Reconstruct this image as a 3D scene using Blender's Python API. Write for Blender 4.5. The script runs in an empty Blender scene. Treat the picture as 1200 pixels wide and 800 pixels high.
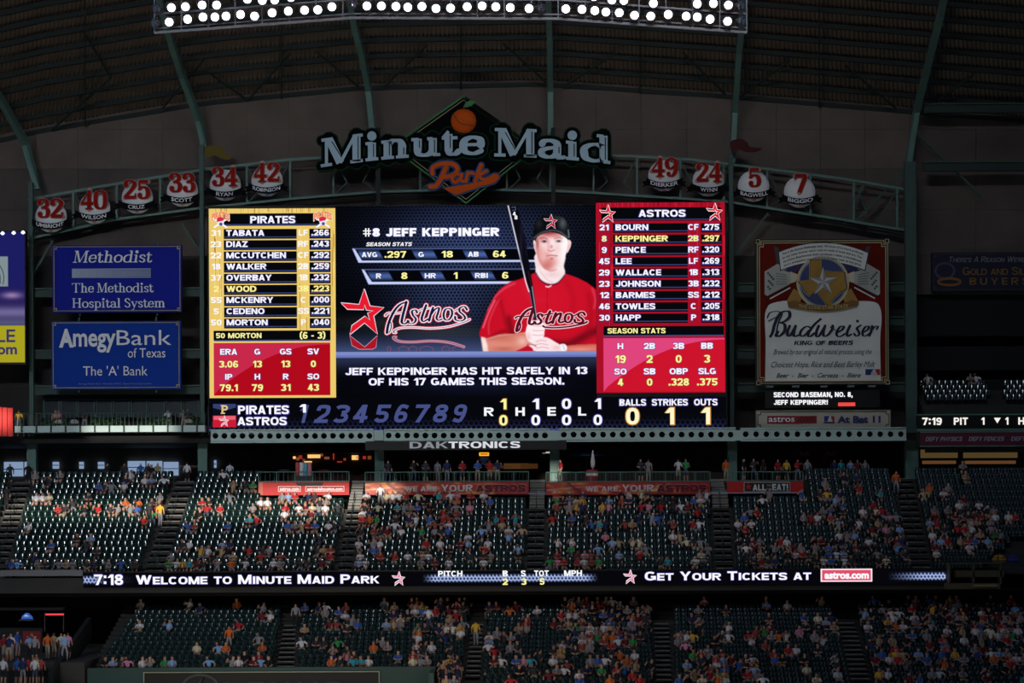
import bpy, bmesh, math, random
import numpy as np
from mathutils import Vector, Matrix
from mathutils.geometry import tessellate_polygon
random.seed(7); np.random.seed(7)
SC = bpy.context.scene
COL = SC.collection

# ------------------------------------------------------------------ camera
F = 2400.0            # focal length in pixels of the 1200 px wide frame
H = 14.0              # eye height above the field
TH = math.radians(0.25)
cam_d = bpy.data.cameras.new('camera'); cam = bpy.data.objects.new('camera', cam_d); COL.objects.link(cam)
cam_d.sensor_width = 36; cam_d.lens = 36 * F / 1200; cam_d.shift_y = 200 / 1200
cam_d.clip_end = 2000
cam.matrix_world = Matrix.Translation((0, 0, H)) @ Matrix.Rotation(math.pi / 2, 4, 'X') @ Matrix.Rotation(-TH, 4, 'Z')
SC.camera = cam
SC.view_settings.view_transform = 'Standard'; SC.view_settings.look = 'None'
SC.view_settings.exposure = 0; SC.view_settings.gamma = 1; SC.view_settings.use_curve_mapping = False

# ------------------------------------------------------------------ sky, sun, lights
world = bpy.data.worlds.new('sky'); SC.world = world; world.use_nodes = True
bg = world.node_tree.nodes['Background']
bg.inputs[0].default_value = (0.42, 0.60, 1.0, 1); bg.inputs[1].default_value = 0.15
sun_d = bpy.data.lights.new('sun', 'SUN'); sun_d.energy = 4.2; sun_d.angle = math.radians(0.4); sun_d.color = (1.0, 0.93, 0.82)
sun = bpy.data.objects.new('sun', sun_d); COL.objects.link(sun)
SUN_EL = 0.105        # tangent of the sun's elevation; it shines in through the added slotted wall
sun.rotation_euler = (math.pi / 2 - math.atan(SUN_EL), 0, 0)
sun.location = (0, -60, 40)
ar_d = bpy.data.lights.new('added_fill_left', 'AREA'); ar_d.shape = 'RECTANGLE'; ar_d.size = 30; ar_d.size_y = 4  # added area light for fill and seat glints, no floodlights stand there
ar_d.energy = 2100; ar_d.spread = math.radians(50); ar_d.color = (0.85, 0.93, 1.0)
ar = bpy.data.objects.new('added_fill_left', ar_d); COL.objects.link(ar)
ar.location = (-42, 38, 52)
ar2_d = bpy.data.lights.new('added_fill_right', 'AREA'); ar2_d.shape = 'RECTANGLE'; ar2_d.size = 26; ar2_d.size_y = 4  # second added fill, brightens the signs at centre and right
ar2_d.energy = 1500; ar2_d.color = (0.9, 0.95, 1.0); ar2_d.spread = math.radians(80)
ar2 = bpy.data.objects.new('added_fill_right', ar2_d); COL.objects.link(ar2); ar2.location = (6, 84, 60)
ar2.rotation_euler = (Vector((12, 157, 32)) - ar2.location).to_track_quat('-Z', 'Y').to_euler()
up_d = bpy.data.lights.new('roof_bounce_fill', 'AREA'); up_d.size = 30; up_d.energy = 3600; up_d.color = (1.0, 0.86, 0.7); up_d.specular_factor = 0.2  # added warm uplight, stands in for light bounced onto the roof
up = bpy.data.objects.new('roof_bounce_fill', up_d); COL.objects.link(up); up.location = (-10, 117, 1.5)
up.rotation_euler = (Vector((-6, 146, 52)) - up.location).to_track_quat('-Z', 'Y').to_euler()
ar.rotation_euler = (Vector((-33, 152, 20)) - ar.location).to_track_quat('-Z', 'Y').to_euler()

# ------------------------------------------------------------------ helpers
def P(px, py, Y):
    u, v = px - 600.0, 600.0 - py
    c, s = math.cos(TH), math.sin(TH)
    return Vector(((u * c + v * s) * Y / F, Y, H + (-u * s + v * c) * Y / F))

def lin(h):
    if isinstance(h, str): h = tuple(int(h[i:i + 2], 16) / 255 for i in (0, 2, 4))
    return tuple((c / 12.92 if c <= 0.04045 else ((c + 0.055) / 1.055) ** 2.4) for c in h)

MATS = {}
def E(h, k=1.0):
    key = ('E', h, k)
    if key not in MATS:
        m = bpy.data.materials.new('glow_' + h); m.use_nodes = True; nt = m.node_tree
        nt.nodes.remove(nt.nodes['Principled BSDF'])
        e = nt.nodes.new('ShaderNodeEmission'); e.inputs[0].default_value = (*lin(h), 1); e.inputs[1].default_value = k
        nt.links.new(e.outputs[0], nt.nodes['Material Output'].inputs[0])
        m.cycles.emission_sampling = 'NONE' if k <= 1.01 else 'AUTO'
        MATS[key] = m
    return MATS[key]

def D(h, rough=0.6, noise=0.0, scale=2.0, spec=0.4, metal=0.0):
    key = ('D', h, rough, noise, scale, spec, metal)
    if key not in MATS:
        m = bpy.data.materials.new('paint_' + h); m.use_nodes = True; nt = m.node_tree
        b = nt.nodes['Principled BSDF']; b.inputs['Base Color'].default_value = (*lin(h), 1)
        b.inputs['Roughness'].default_value = rough; b.inputs['Metallic'].default_value = metal
        b.inputs['Specular IOR Level'].default_value = spec
        if noise > 0:
            tc = nt.nodes.new('ShaderNodeTexCoord'); n = nt.nodes.new('ShaderNodeTexNoise'); n.inputs['Scale'].default_value = scale
            n.inputs['Detail'].default_value = 6
            cr = nt.nodes.new('ShaderNodeValToRGB'); c = lin(h)
            cr.color_ramp.elements[0].position = 0.3; cr.color_ramp.elements[1].position = 0.7
            cr.color_ramp.elements[0].color = (*[x * (1 - noise) for x in c], 1)
            cr.color_ramp.elements[1].color = (*[min(1, x * (1 + noise)) for x in c], 1)
            nt.links.new(tc.outputs['Object'], n.inputs['Vector']); nt.links.new(n.outputs[0], cr.inputs[0])
            nt.links.new(cr.outputs[0], b.inputs['Base Color'])
        MATS[key] = m
    return MATS[key]

def vcol_mat(name, emit=True):
    m = bpy.data.materials.new(name); m.use_nodes = True; nt = m.node_tree
    a = nt.nodes.new('ShaderNodeVertexColor'); a.layer_name = 'picture'
    if emit:
        nt.nodes.remove(nt.nodes['Principled BSDF'])
        e = nt.nodes.new('ShaderNodeEmission'); nt.links.new(a.outputs[0], e.inputs[0])
        nt.links.new(e.outputs[0], nt.nodes['Material Output'].inputs[0]); m.cycles.emission_sampling = 'NONE'
    else:
        nt.links.new(a.outputs[0], nt.nodes['Principled BSDF'].inputs['Base Color'])
    return m

def tag(o, label=None, cat=None, group=None, kind=None):
    if label: o['label'] = label
    if cat: o['category'] = cat
    if group: o['group'] = group
    if kind: o['kind'] = kind
    return o

def empty(name, loc, label=None, cat=None, group=None, kind=None):
    o = bpy.data.objects.new(name, None); COL.objects.link(o); o.location = loc; o.empty_display_size = 0.2
    return tag(o, label, cat, group, kind)

class MB:
    def __init__(s, origin=(0, 0, 0)):
        s.v = []; s.f = []; s.m = []; s.mats = []; s.o = Vector(origin)
    def mi(s, mat):
        for i, m in enumerate(s.mats):
            if m is mat: return i
        s.mats.append(mat); return len(s.mats) - 1
    def add(s, vs, fs, mat):
        n = len(s.v); k = s.mi(mat)
        s.v += [tuple(v) for v in vs]; s.f += [tuple(n + i for i in f) for f in fs]; s.m += [k] * len(fs)
    def box(s, a, b, mat):
        x0, x1 = sorted((a[0], b[0])); y0, y1 = sorted((a[1], b[1])); z0, z1 = sorted((a[2], b[2]))
        vs = [(x, y, z) for x in (x0, x1) for y in (y0, y1) for z in (z0, z1)]
        s.add(vs, [(0, 1, 3, 2), (4, 6, 7, 5), (0, 4, 5, 1), (2, 3, 7, 6), (0, 2, 6, 4), (1, 5, 7, 3)], mat)
    def bar(s, pts, w, h, mat):          # rectangular bar along a polyline
        pts = [Vector(p) for p in pts]; vs = []; fs = []
        for i, p in enumerate(pts):
            t = (pts[min(i + 1, len(pts) - 1)] - pts[max(i - 1, 0)]).normalized()
            up = Vector((0, 0, 1)) if abs(t.z) < 0.9 else Vector((0, 1, 0))
            a = t.cross(up).normalized(); b = a.cross(t).normalized()
            for sx, sy in ((-1, -1), (1, -1), (1, 1), (-1, 1)): vs.append(p + a * sx * w / 2 + b * sy * h / 2)
        for i in range(len(pts) - 1):
            for k in range(4): fs.append((i * 4 + k, i * 4 + (k + 1) % 4, i * 4 + 4 + (k + 1) % 4, i * 4 + 4 + k))
        n = len(pts) * 4; fs += [(3, 2, 1, 0), (n - 4, n - 3, n - 2, n - 1)]
        s.add(vs, fs, mat)
    def tube(s, pts, r, mat, n=6):
        pts = [Vector(p) for p in pts]; vs = []; fs = []
        for i, p in enumerate(pts):
            t = (pts[min(i + 1, len(pts) - 1)] - pts[max(i - 1, 0)]).normalized()
            up = Vector((0, 0, 1)) if abs(t.z) < 0.9 else Vector((0, 1, 0))
            a = t.cross(up).normalized(); b = a.cross(t).normalized()
            for k in range(n):
                an = 2 * math.pi * k / n; vs.append(p + a * math.cos(an) * r + b * math.sin(an) * r)
        for i in range(len(pts) - 1):
            for k in range(n): fs.append((i * n + k, i * n + (k + 1) % n, (i + 1) * n + (k + 1) % n, (i + 1) * n + k))
        fs += [tuple(reversed(range(n))), tuple(range((len(pts) - 1) * n, len(pts) * n))]
        s.add(vs, fs, mat)
    def lathe(s, c, prof, mat, n=12, axis='Z'):   # prof: (radius, height)
        vs = []; fs = []
        for r, h in prof:
            for k in range(n):
                an = 2 * math.pi * k / n; x, y = r * math.cos(an), r * math.sin(an)
                p = (x, y, h) if axis == 'Z' else (x, h, y)
                vs.append((c[0] + p[0], c[1] + p[1], c[2] + p[2]))
        for i in range(len(prof) - 1):
            for k in range(n): fs.append((i * n + k, i * n + (k + 1) % n, (i + 1) * n + (k + 1) % n, (i + 1) * n + k))
        if prof[0][0] > 1e-4: fs.append(tuple(reversed(range(n))))
        if prof[-1][0] > 1e-4: fs.append(tuple(range((len(prof) - 1) * n, len(prof) * n)))
        s.add(vs, fs, mat)
    def mesh(s, name):
        me = bpy.data.meshes.new(name)
        me.from_pydata([(a - s.o[0], b - s.o[1], c - s.o[2]) for a, b, c in s.v], [], s.f)
        for m in s.mats: me.materials.append(m)
        me.polygons.foreach_set('material_index', s.m); me.update()
        return me
    def build(s, name, parent=None, label=None, cat=None, group=None, kind=None):
        o = bpy.data.objects.new(name, s.mesh(name)); COL.objects.link(o)
        if parent is not None: o.parent = parent
        else: o.location = s.o
        return tag(o, label, cat, group, kind)

def smooth(pts, n=6, closed=False):
    pts = [np.array(p, float) for p in pts]; out = []; N = len(pts)
    for i in range(N if closed else N - 1):
        if closed: p0, p1, p2, p3 = pts[(i - 1) % N], pts[i], pts[(i + 1) % N], pts[(i + 2) % N]
        else: p0, p1, p2, p3 = pts[max(i - 1, 0)], pts[i], pts[i + 1], pts[min(i + 2, N - 1)]
        for k in range(n):
            t = k / n
            out.append(tuple(0.5 * (2 * p1 + (p2 - p0) * t + (2 * p0 - 5 * p1 + 4 * p2 - p3) * t * t + (3 * p1 - p0 - 3 * p2 + p3) * t ** 3)))
    if not closed: out.append(tuple(pts[-1]))
    return out

# ---- 2D text through the built-in font
TXT = {}
def text2d(st, bold=0.0, shear=0.0, small=False, ls=1.0, nl=1.0):
    key = (st, bold, shear, small, ls, nl)
    if key in TXT: return TXT[key]
    cu = bpy.data.curves.new('t', 'FONT'); cu.body = st; cu.size = 1; cu.offset = bold; cu.shear = shear; cu.resolution_u = 3
    cu.space_character = ls; cu.space_line = nl; cu.align_x = 'CENTER' if '\n' in st else 'LEFT'
    cu.fill_mode = 'FRONT' if False else 'BOTH'
    if small:
        cu.small_caps_scale = 0.76
        for i in range(len(st)): cu.body_format[i].use_small_caps = True
    ob = bpy.data.objects.new('t', cu); COL.objects.link(ob)
    bpy.context.view_layer.update()
    me = bpy.data.meshes.new_from_object(ob.evaluated_get(bpy.context.evaluated_depsgraph_get()))
    v = np.array([(a.co.x, a.co.y) for a in me.vertices]); f = [tuple(p.vertices) for p in me.polygons]
    bpy.data.objects.remove(ob); bpy.data.curves.remove(cu); bpy.data.meshes.remove(me)
    mn = v.min(0); mx = v.max(0); asp = (mx - mn)[0] / (mx - mn)[1]; v = (v - mn) / (mx - mn)
    TXT[key] = (v, f, asp); return TXT[key]

# ---- flat print and cut-out lettering, drawn in photograph pixels on a vertical face at its real place
class Sign:
    def __init__(s, name, label, cat, cx, cy, Y, group=None, root=None):
        s.cx, s.cy, s.Y, s.s = cx, cy, Y, Y / F
        s.root = root or empty(name, P(cx, cy, Y), label, cat, group)
    def part(s, name, parent=None): return Part(s, name, parent or s.root)

class Part:
    def __init__(s, sign, name, parent): s.g = sign; s.name = name; s.par = parent; s.mb = MB(); s.fn = None; s.jn = 0
    def jit(s, mat=None):
        if mat is not None and mat.name.startswith('glow_'): return 0.0
        s.jn = (s.jn + 1) % 11; return s.jn * .08      # keeps coplanar strokes a hair apart
    def L(s, x, y, lay):
        if s.fn: x, y = s.fn(x, y)
        return ((x - s.g.cx) * s.g.s, -lay * 0.03, (s.g.cy - y) * s.g.s)
    def poly(s, pts, mat, lay=1, depth=0):
        pts = [tuple(p) for p in pts]; lay = lay + s.jit(mat)
        A = sum(pts[i][0] * pts[(i + 1) % len(pts)][1] - pts[(i + 1) % len(pts)][0] * pts[i][1] for i in range(len(pts)))
        if A > 0: pts = pts[::-1]         # y is down: this winds the front to the camera
        vs = [s.L(x, y, lay) for x, y in pts]
        tr = tessellate_polygon([[Vector((x, -y, 0)) for x, y in pts]])
        n = len(vs); fs = [tuple(t) for t in tr]
        if depth:
            vs += [(a, b + depth, c) for a, b, c in vs]
            for i in range(n): j = (i + 1) % n; fs.append((i, i + n, j + n, j))
            fs.append(tuple(range(2 * n - 1, n - 1, -1))) if n < 12 else None
        s.mb.add(vs, fs, mat); return s
    def rect(s, x0, y0, x1, y1, mat, lay=1, depth=0, sk=0):
        return s.poly([(x0, y0), (x1, y0), (x1 + sk, y1), (x0 + sk, y1)], mat, lay, depth)
    def frame(s, x0, y0, x1, y1, w, mat, lay=1, depth=0):
        s.rect(x0, y0, x1, y0 + w, mat, lay, depth); s.rect(x0, y1 - w, x1, y1, mat, lay, depth)
        s.rect(x0, y0 + w, x0 + w, y1 - w, mat, lay, depth); s.rect(x1 - w, y0 + w, x1, y1 - w, mat, lay, depth); return s
    def notch(s, x0, y0, x1, y1, n, w, mat, lay=1, depth=0):   # frame line with stepped corners
        ring = [(x0 + n, y0), (x1 - n, y0), (x1 - n, y0 + n), (x1, y0 + n), (x1, y1 - n), (x1 - n, y1 - n), (x1 - n, y1), (x0 + n, y1), (x0 + n, y1 - n), (x0, y1 - n), (x0, y0 + n), (x0 + n, y0 + n), (x0 + n, y0)]
        for a, b in zip(ring[:-1], ring[1:]):
            s.rect(min(a[0], b[0]) - w / 2, min(a[1], b[1]) - w / 2, max(a[0], b[0]) + w / 2, max(a[1], b[1]) + w / 2, mat, lay, depth)
        return s
    def disc(s, x, y, r, mat, lay=1, depth=0, n=18, ry=None):
        ry = ry or r
        return s.poly([(x + r * math.cos(2 * math.pi * k / n), y + ry * math.sin(2 * math.pi * k / n)) for k in range(n)], mat, lay, depth)
    def stroke(s, pts, w, mat, lay=1, depth=0, nib=None, caps=True):
        """ribbon of width w along pts; nib=(thin) makes it thick on downstrokes, thin across"""
        pts = [tuple(p) for p in pts]; P2 = [pts[0]]
        for p in pts[1:]:
            if math.hypot(p[0] - P2[-1][0], p[1] - P2[-1][1]) > 0.05: P2.append(p)
        if len(P2) < 2: return s
        vs = []; ws = []
        for i, p in enumerate(P2):
            a = P2[max(i - 1, 0)]; b = P2[min(i + 1, len(P2) - 1)]
            tx, ty = b[0] - a[0], b[1] - a[1]; l = math.hypot(tx, ty) or 1; tx /= l; ty /= l
            ww = w if nib is None else nib + (w - nib) * abs(ty) ** 1.3
            ws.append(ww); vs.append((p[0] - ty * ww / 2, p[1] + tx * ww / 2)); vs.append((p[0] + ty * ww / 2, p[1] - tx * ww / 2))
        lay_ = lay + s.jit(mat); q = [s.L(x, y, lay_) for x, y in vs]; n = len(q); fs = []
        for i in range(0, n - 2, 2): fs.append((i, i + 1, i + 3, i + 2))
        if depth:
            q += [(a, b + depth, c) for a, b, c in q]
            for i in range(0, n - 2, 2): fs += [(i, i + 2, i + 2 + n, i + n), (i + 1, i + 1 + n, i + 3 + n, i + 3)]
        s.mb.add(q, fs, mat)
        if caps:
            for p, ww in ((P2[0], ws[0]), (P2[-1], ws[-1])): s.disc(p[0], p[1], ww / 2, mat, lay, depth, 10)
        return s
    def text(s, st, x0, y0, x1, y1, mat, lay=2, bold=0.025, shear=0.0, small=False, ls=1.0, nl=1.0, fn=None, depth=0):
        v, f, _a = text2d(st, bold, shear, small, ls, nl)
        q = []
        for a, b in v:
            x, y = x0 + a * (x1 - x0), y1 - b * (y1 - y0)
            if fn: x, y = fn(x, y)
            q.append(s.L(x, y, lay))
        s.mb.add(q, f, mat); return s
    def tw(s, st, x, y0, y1, mat, lay=2, bold=0.045, ext=1.2, al='l', fringe=None, **k):   # natural width times ext
        w = text2d(st, bold, k.get('shear', 0), k.get('small', False), k.get('ls', 1.0))[2] * (y1 - y0) * ext
        x0 = x if al == 'l' else (x - w / 2 if al == 'c' else x - w)
        s.text(st, x0, y0, x0 + w, y1, mat, lay, bold, **k)
        if fringe: s.text(st, x0 - .6, y0 - .6, x0 + w + .6, y1 + .6, fringe, lay - .5, bold + .03, **k)
        return s
    def build(s, label=None, kind=None, split=None):
        if split is None: split = 'letter' in s.name or 'text' in s.name or 'figures' in s.name or s.name in ('team_names', 'inning_numbers', 'star_mark', 'cap_and_bat_marks')
        if split and s.name not in ('name_letters', 'script_letters', 'jersey_lettering'):
            # words and lines that stand apart become parts of their own (same name, Blender's suffix)
            V = np.array(s.mb.v); n = len(V); par = list(range(n))
            def find(i):
                while par[i] != i: par[i] = par[par[i]]; i = par[i]
                return i
            for f in s.mb.f:
                a = find(f[0])
                for j in f[1:]: par[find(j)] = a
            comps = {}
            for i in range(n): comps.setdefault(find(i), []).append(i)
            bb = [[V[c][:, 0].min(), V[c][:, 0].max(), V[c][:, 2].min(), V[c][:, 2].max(), set([k])] for k, c in comps.items()]
            gap = 3.2 * s.g.s; vg = .5 * s.g.s; done = False
            bb.sort(key=lambda b: b[0])
            while not done:
                done = True; out = []
                for b in bb:
                    for o in out:
                        if b[0] < o[1] + gap and o[0] < b[1] + gap and b[2] < o[3] + vg and o[2] < b[3] + vg:
                            o[0] = min(o[0], b[0]); o[1] = max(o[1], b[1]); o[2] = min(o[2], b[2]); o[3] = max(o[3], b[3]); o[4] |= b[4]; done = False; break
                    else: out.append(b)
                bb = out
            if len(bb) > 1:
                r = None
                own = {k: gi for gi, b in enumerate(bb) for k in b[4]}
                mbs = [MB() for _ in bb]; mp = [{} for _ in bb]
                for f, mi in zip(s.mb.f, s.mb.m):
                    gi = own[find(f[0])]; m = mbs[gi]; q = []
                    for i in f:
                        if i not in mp[gi]: mp[gi][i] = len(m.v); m.v.append(s.mb.v[i])
                        q.append(mp[gi][i])
                    m.f.append(tuple(q)); m.m.append(m.mi(s.mb.mats[mi]))
                for m in mbs: r = m.build(s.name, s.par, label, kind=kind)
                return r
        return s.mb.build(s.name, s.par, label, kind=kind)

def outline_pts(p, w):   # closed ring for stroking
    return list(p) + [p[0], p[1]]

# ---- serif letters: strokes in a unit cap height, y up
def _n(x): return [('V', x, 0, .65), ('H', x - .17, x + .02, .63), ('H', x - .17, x + .17, .02)]
SER = {
 'M': (1.14, [('v', .13, 0, 1), ('D', .2, .98, .5, .03), ('d', .5, .03, .88, .98), ('V', .93, 0, 1), ('H', -.02, .28, .02), ('H', 0, .3, .98), ('H', .76, 1.1, .02), ('H', .84, 1.1, .98)]),
 'i': (.42, _n(.2) + [('B', .2, .9, .11)]),
 'n': (.8, _n(.2) + [('C', [(.2, .5), (.34, .64), (.5, .62), (.58, .46), (.58, .3)]), ('V', .58, 0, .42), ('H', .42, .76, .02)]),
 'm': (1.18, _n(.2) + [('C', [(.2, .5), (.34, .64), (.5, .62), (.58, .46), (.58, .3)]), ('V', .58, 0, .42), ('H', .42, .74, .02), ('C', [(.58, .5), (.72, .64), (.88, .62), (.96, .46), (.96, .3)]), ('V', .96, 0, .42), ('H', .8, 1.12, .02)]),
 'u': (.82, [('V', .2, .2, .65), ('H', .03, .22, .63), ('C', [(.2, .3), (.22, .1), (.36, .02), (.5, .06), (.6, .2)]), ('V', .6, 0, .65), ('H', .45, .6, .63), ('H', .6, .8, .02)]),
 't': (.5, [('V', .2, .14, .78), ('H', .02, .44, .63), ('C', [(.2, .22), (.24, .05), (.36, .02), (.47, .12)]), ('d', .05, .64, .2, .88)]),
 'e': (.66, [('d', .1, .36, .56, .36), ('C', [(.56, .36), (.53, .56), (.34, .64), (.15, .54), (.09, .33), (.15, .1), (.36, .02), (.58, .13)])]),
 'a': (.7, [('C', [(.1, .5), (.18, .61), (.34, .64), (.48, .55), (.5, .35)]), ('V', .5, .08, .48), ('C', [(.5, .38), (.3, .36), (.12, .26), (.11, .1), (.24, .02), (.38, .05), (.5, .18)]), ('C', [(.5, .14), (.57, .02), (.68, .05)])]),
 'd': (.8, [('V', .6, 0, 1), ('H', .42, .6, .98), ('H', .6, .78, .02), ('C', [(.6, .54), (.45, .64), (.25, .6), (.11, .46), (.09, .28), (.15, .09), (.33, .02), (.5, .06), (.6, .18)])]),
 'h': (.8, [('V', .2, 0, 1), ('H', .03, .2, .98), ('H', .03, .37, .02), ('C', [(.2, .5), (.34, .64), (.5, .62), (.58, .46), (.58, .3)]), ('V', .58, 0, .42), ('H', .42, .76, .02)]),
 'l': (.42, [('V', .2, 0, 1), ('H', .03, .2, .98), ('H', .03, .37, .02)]),
 'o': (.72, [('C', [(.35, .64), (.14, .53), (.08, .33), (.14, .12), (.35, .02), (.56, .12), (.62, .33), (.56, .53), (.35, .64)])]),
 's': (.54, [('C', [(.45, .52), (.3, .64), (.13, .57), (.13, .42), (.28, .34), (.43, .24), (.43, .08), (.28, .02), (.08, .12)])]),
 'S': (.7, [('C', [(.56, .8), (.38, .98), (.15, .88), (.14, .68), (.33, .54), (.54, .38), (.54, .13), (.33, .02), (.09, .18)])]),
 'T': (.94, [('V', .45, 0, 1), ('H', .02, .88, .97), ('H', .28, .62, .02), ('v', .04, .8, 1), ('v', .86, .8, 1)]),
 'H': (1.04, [('V', .2, 0, 1), ('V', .8, 0, 1), ('H', .2, .8, .5), ('H', .03, .37, .02), ('H', .63, .97, .02), ('H', .03, .37, .98), ('H', .63, .97, .98)]),
 'p': (.78, [('V', .2, -.3, .65), ('H', .03, .2, .63), ('H', .03, .37, -.28), ('C', [(.2, .5), (.35, .64), (.55, .58), (.66, .38), (.63, .14), (.48, .02), (.32, .04), (.2, .15)])]),
 'y': (.72, [('D', .12, .64, .37, .06), ('d', .6, .64, .37, .06), ('d', .37, .06, .25, -.25), ('H', .08, .25, -.26), ('H', 0, .27, .63), ('H', .48, .74, .63)]),
 ' ': (.34, []),
 '0': (.68, [('C', [(.32, .97), (.12, .85), (.07, .5), (.12, .15), (.32, .03), (.52, .15), (.57, .5), (.52, .85), (.32, .97)])]),
 '2': (.66, [('B', .13, .74, .1), ('C', [(.1, .76), (.16, .93), (.34, .97), (.52, .85), (.52, .68), (.35, .42), (.1, .12)]), ('K', .06, .6, .08), ('v', .58, .05, .26)]),
 '3': (.64, [('B', .13, .78, .1), ('C', [(.1, .8), (.18, .94), (.35, .96), (.48, .82), (.46, .64), (.26, .53)]), ('C', [(.26, .53), (.46, .48), (.54, .3), (.47, .08), (.28, .03), (.12, .12)]), ('B', .14, .2, .1)]),
 '4': (.7, [('V', .44, 0, 1), ('d', .44, .95, .04, .34), ('K', .02, .66, .3), ('H', .26, .62, .02)]),
 '5': (.64, [('v', .12, .5, .98), ('K', .12, .54, .92), ('C', [(.12, .52), (.28, .62), (.46, .56), (.54, .34), (.48, .1), (.28, .03), (.12, .12)]), ('B', .14, .2, .1)]),
 '7': (.62, [('K', .04, .58, .92), ('v', .06, .74, .98), ('D', .54, .88, .24, .02)]),
 '9': (.66, [('C', [(.32, .97), (.12, .85), (.09, .68), (.14, .5), (.3, .42), (.48, .54)]), ('C', [(.32, .97), (.5, .86), (.56, .6), (.52, .25), (.36, .04), (.18, .06)]), ('B', .17, .15, .09)]),
}
def serif_width(st): return sum(SER[c][0] for c in st)
def serif(part, st, x0, x1, yb, cap, T, t, mat, lay=2, depth=0, fn=None, outs=(), groove=None):
    """x0..x1 fit, baseline yb; outs: [(extra width, material, layer)] drawn beneath"""
    k = (x1 - x0) / serif_width(st); x = x0
    q = fn or (lambda a, b: (a, b))
    jobs = [(0, mat, lay, depth)] + [(w, m, l, depth) for w, m, l in outs]
    for ch in st:
        wd, strokes = SER[ch]
        def X(a): return x + a * k
        def Yp(b): return yb - b * cap
        for s in strokes:
            for ex, m, l, dp in jobs:
                if s[0] in 'Vv':
                    w = (T if s[0] == 'V' else t) * k
                    a = s[1]; pts = [(X(a), Yp(s[2])), (X(a), Yp(s[3]))]
                    P_ = [q(*p) for p in pts]
                    part.stroke(P_, w + ex, m, l, dp, caps=ex > 0)
                elif s[0] in 'Dd':
                    w = (T if s[0] == 'D' else t) * k
                    part.stroke([q(X(s[1]), Yp(s[2])), q(X(s[3]), Yp(s[4]))], w + ex, m, l, dp, caps=ex > 0)
                elif s[0] == 'H': part.stroke([q(X(s[1]), Yp(s[3])), q(X(s[2]), Yp(s[3]))], t * k + ex, m, l, dp, caps=ex > 0)
                elif s[0] == 'K': part.stroke([q(X(s[1]), Yp(s[3])), q(X(s[2]), Yp(s[3]))], T * .75 * k + ex, m, l, dp, caps=ex > 0)
                elif s[0] == 'B':
                    c = q(X(s[1]), Yp(s[2])); part.disc(c[0], c[1], s[3] * k * 1.15 + ex / 2, m, l, dp, 12)
                elif s[0] == 'C':
                    part.stroke([q(X(a), Yp(b)) for a, b in smooth(s[1], 5)], T * k + ex, m, l, dp, nib=t * k + ex, caps=True)
            if groove and s[0] in 'VD':
                w = T * k; g = .22 * w
                if s[0] == 'V': pts = [(X(s[1]) + g, Yp(s[2] + .1)), (X(s[1]) + g, Yp(s[3] - .06))]
                else: pts = [(X(s[1]) + g * 1.6, Yp(s[2] - .1)), (X(s[3]) + g * .8, Yp(s[4] + .2))]
                part.stroke([q(*p) for p in pts], .13 * w, groove, lay + 1, 0, caps=False)
        x += wd * k

STAR = [(232, 60), (280, 205), (398, 218), (310, 288), (343, 442), (235, 345), (108, 445), (128, 372), (240, 292), (280, 325), (264, 265), (310, 245), (252, 236), (236, 190), (228, 232), (90, 228), (36, 178), (190, 192)]
def star(part, cx, cy, size, red, white, lay=2, ow=None, rot=0):
    k = size / 385.0; c, s = math.cos(rot), math.sin(rot)
    pts = [((x - 217) * k, (y - 252) * k) for x, y in STAR]
    pts = [(cx + a * c - b * s, cy + a * s + b * c) for a, b in pts]
    part.stroke(outline_pts(pts, 1), ow or size * .045, white, lay, caps=False)
    part.poly(pts, red, lay + 1)
    return pts
def star5(part, cx, cy, r, mat, lay=2, ri=.4, depth=0, rot=0):
    part.poly([(cx + (r if i % 2 == 0 else r * ri) * math.sin(rot + i * math.pi / 5), cy - (r if i % 2 == 0 else r * ri) * math.cos(rot + i * math.pi / 5)) for i in range(10)], mat, lay, depth)

AST = [  # connected script word, traced strokes (width, points)
 (26, [(425, 432), (432, 385), (450, 325), (490, 245), (540, 192), (595, 172)]),
 (26, [(592, 172), (575, 235), (558, 300), (552, 345), (578, 357), (612, 335)]),
 (14, [(412, 285), (440, 265), (500, 268), (560, 260)]),
 (12, [(440, 330), (458, 345), (462, 385), (445, 430), (425, 432)]),
 (22, [(682, 262), (668, 240), (640, 250), (648, 285), (672, 318), (655, 350), (615, 352), (602, 332)]),
 (24, [(760, 200), (738, 260), (722, 312), (735, 338), (775, 318)]),
 (12, [(690, 250), (735, 232), (790, 226)]),
 (24, [(818, 222), (800, 275), (785, 330)]),
 (22, [(795, 290), (830, 240), (868, 222), (862, 262), (848, 305), (862, 328), (895, 318)]),
 (22, [(960, 230), (925, 235), (908, 280), (920, 322), (955, 322), (980, 280), (975, 240), (955, 228)]),
 (12, [(975, 245), (1000, 250), (1030, 232)]),
 (22, [(1108, 240), (1085, 212), (1048, 225), (1045, 255), (1078, 285), (1090, 315), (1055, 335), (1012, 325), (1006, 300)]),
]
SWASH = [(1130, 322), (1080, 345), (950, 383), (800, 396), (650, 388), (545, 392), (495, 410), (482, 430), (502, 432)]
def script(part, strokes, fn, cols, k, nibr=.45, lay=2):
    """cols: [(material, extra width)] from the outside in"""
    for j, (m, ex) in enumerate(cols):
        for w, pts in strokes:
            part.stroke([fn(*p) for p in smooth(pts, 5)], w * k + ex, m, lay + j, nib=w * k * nibr + ex)

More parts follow.
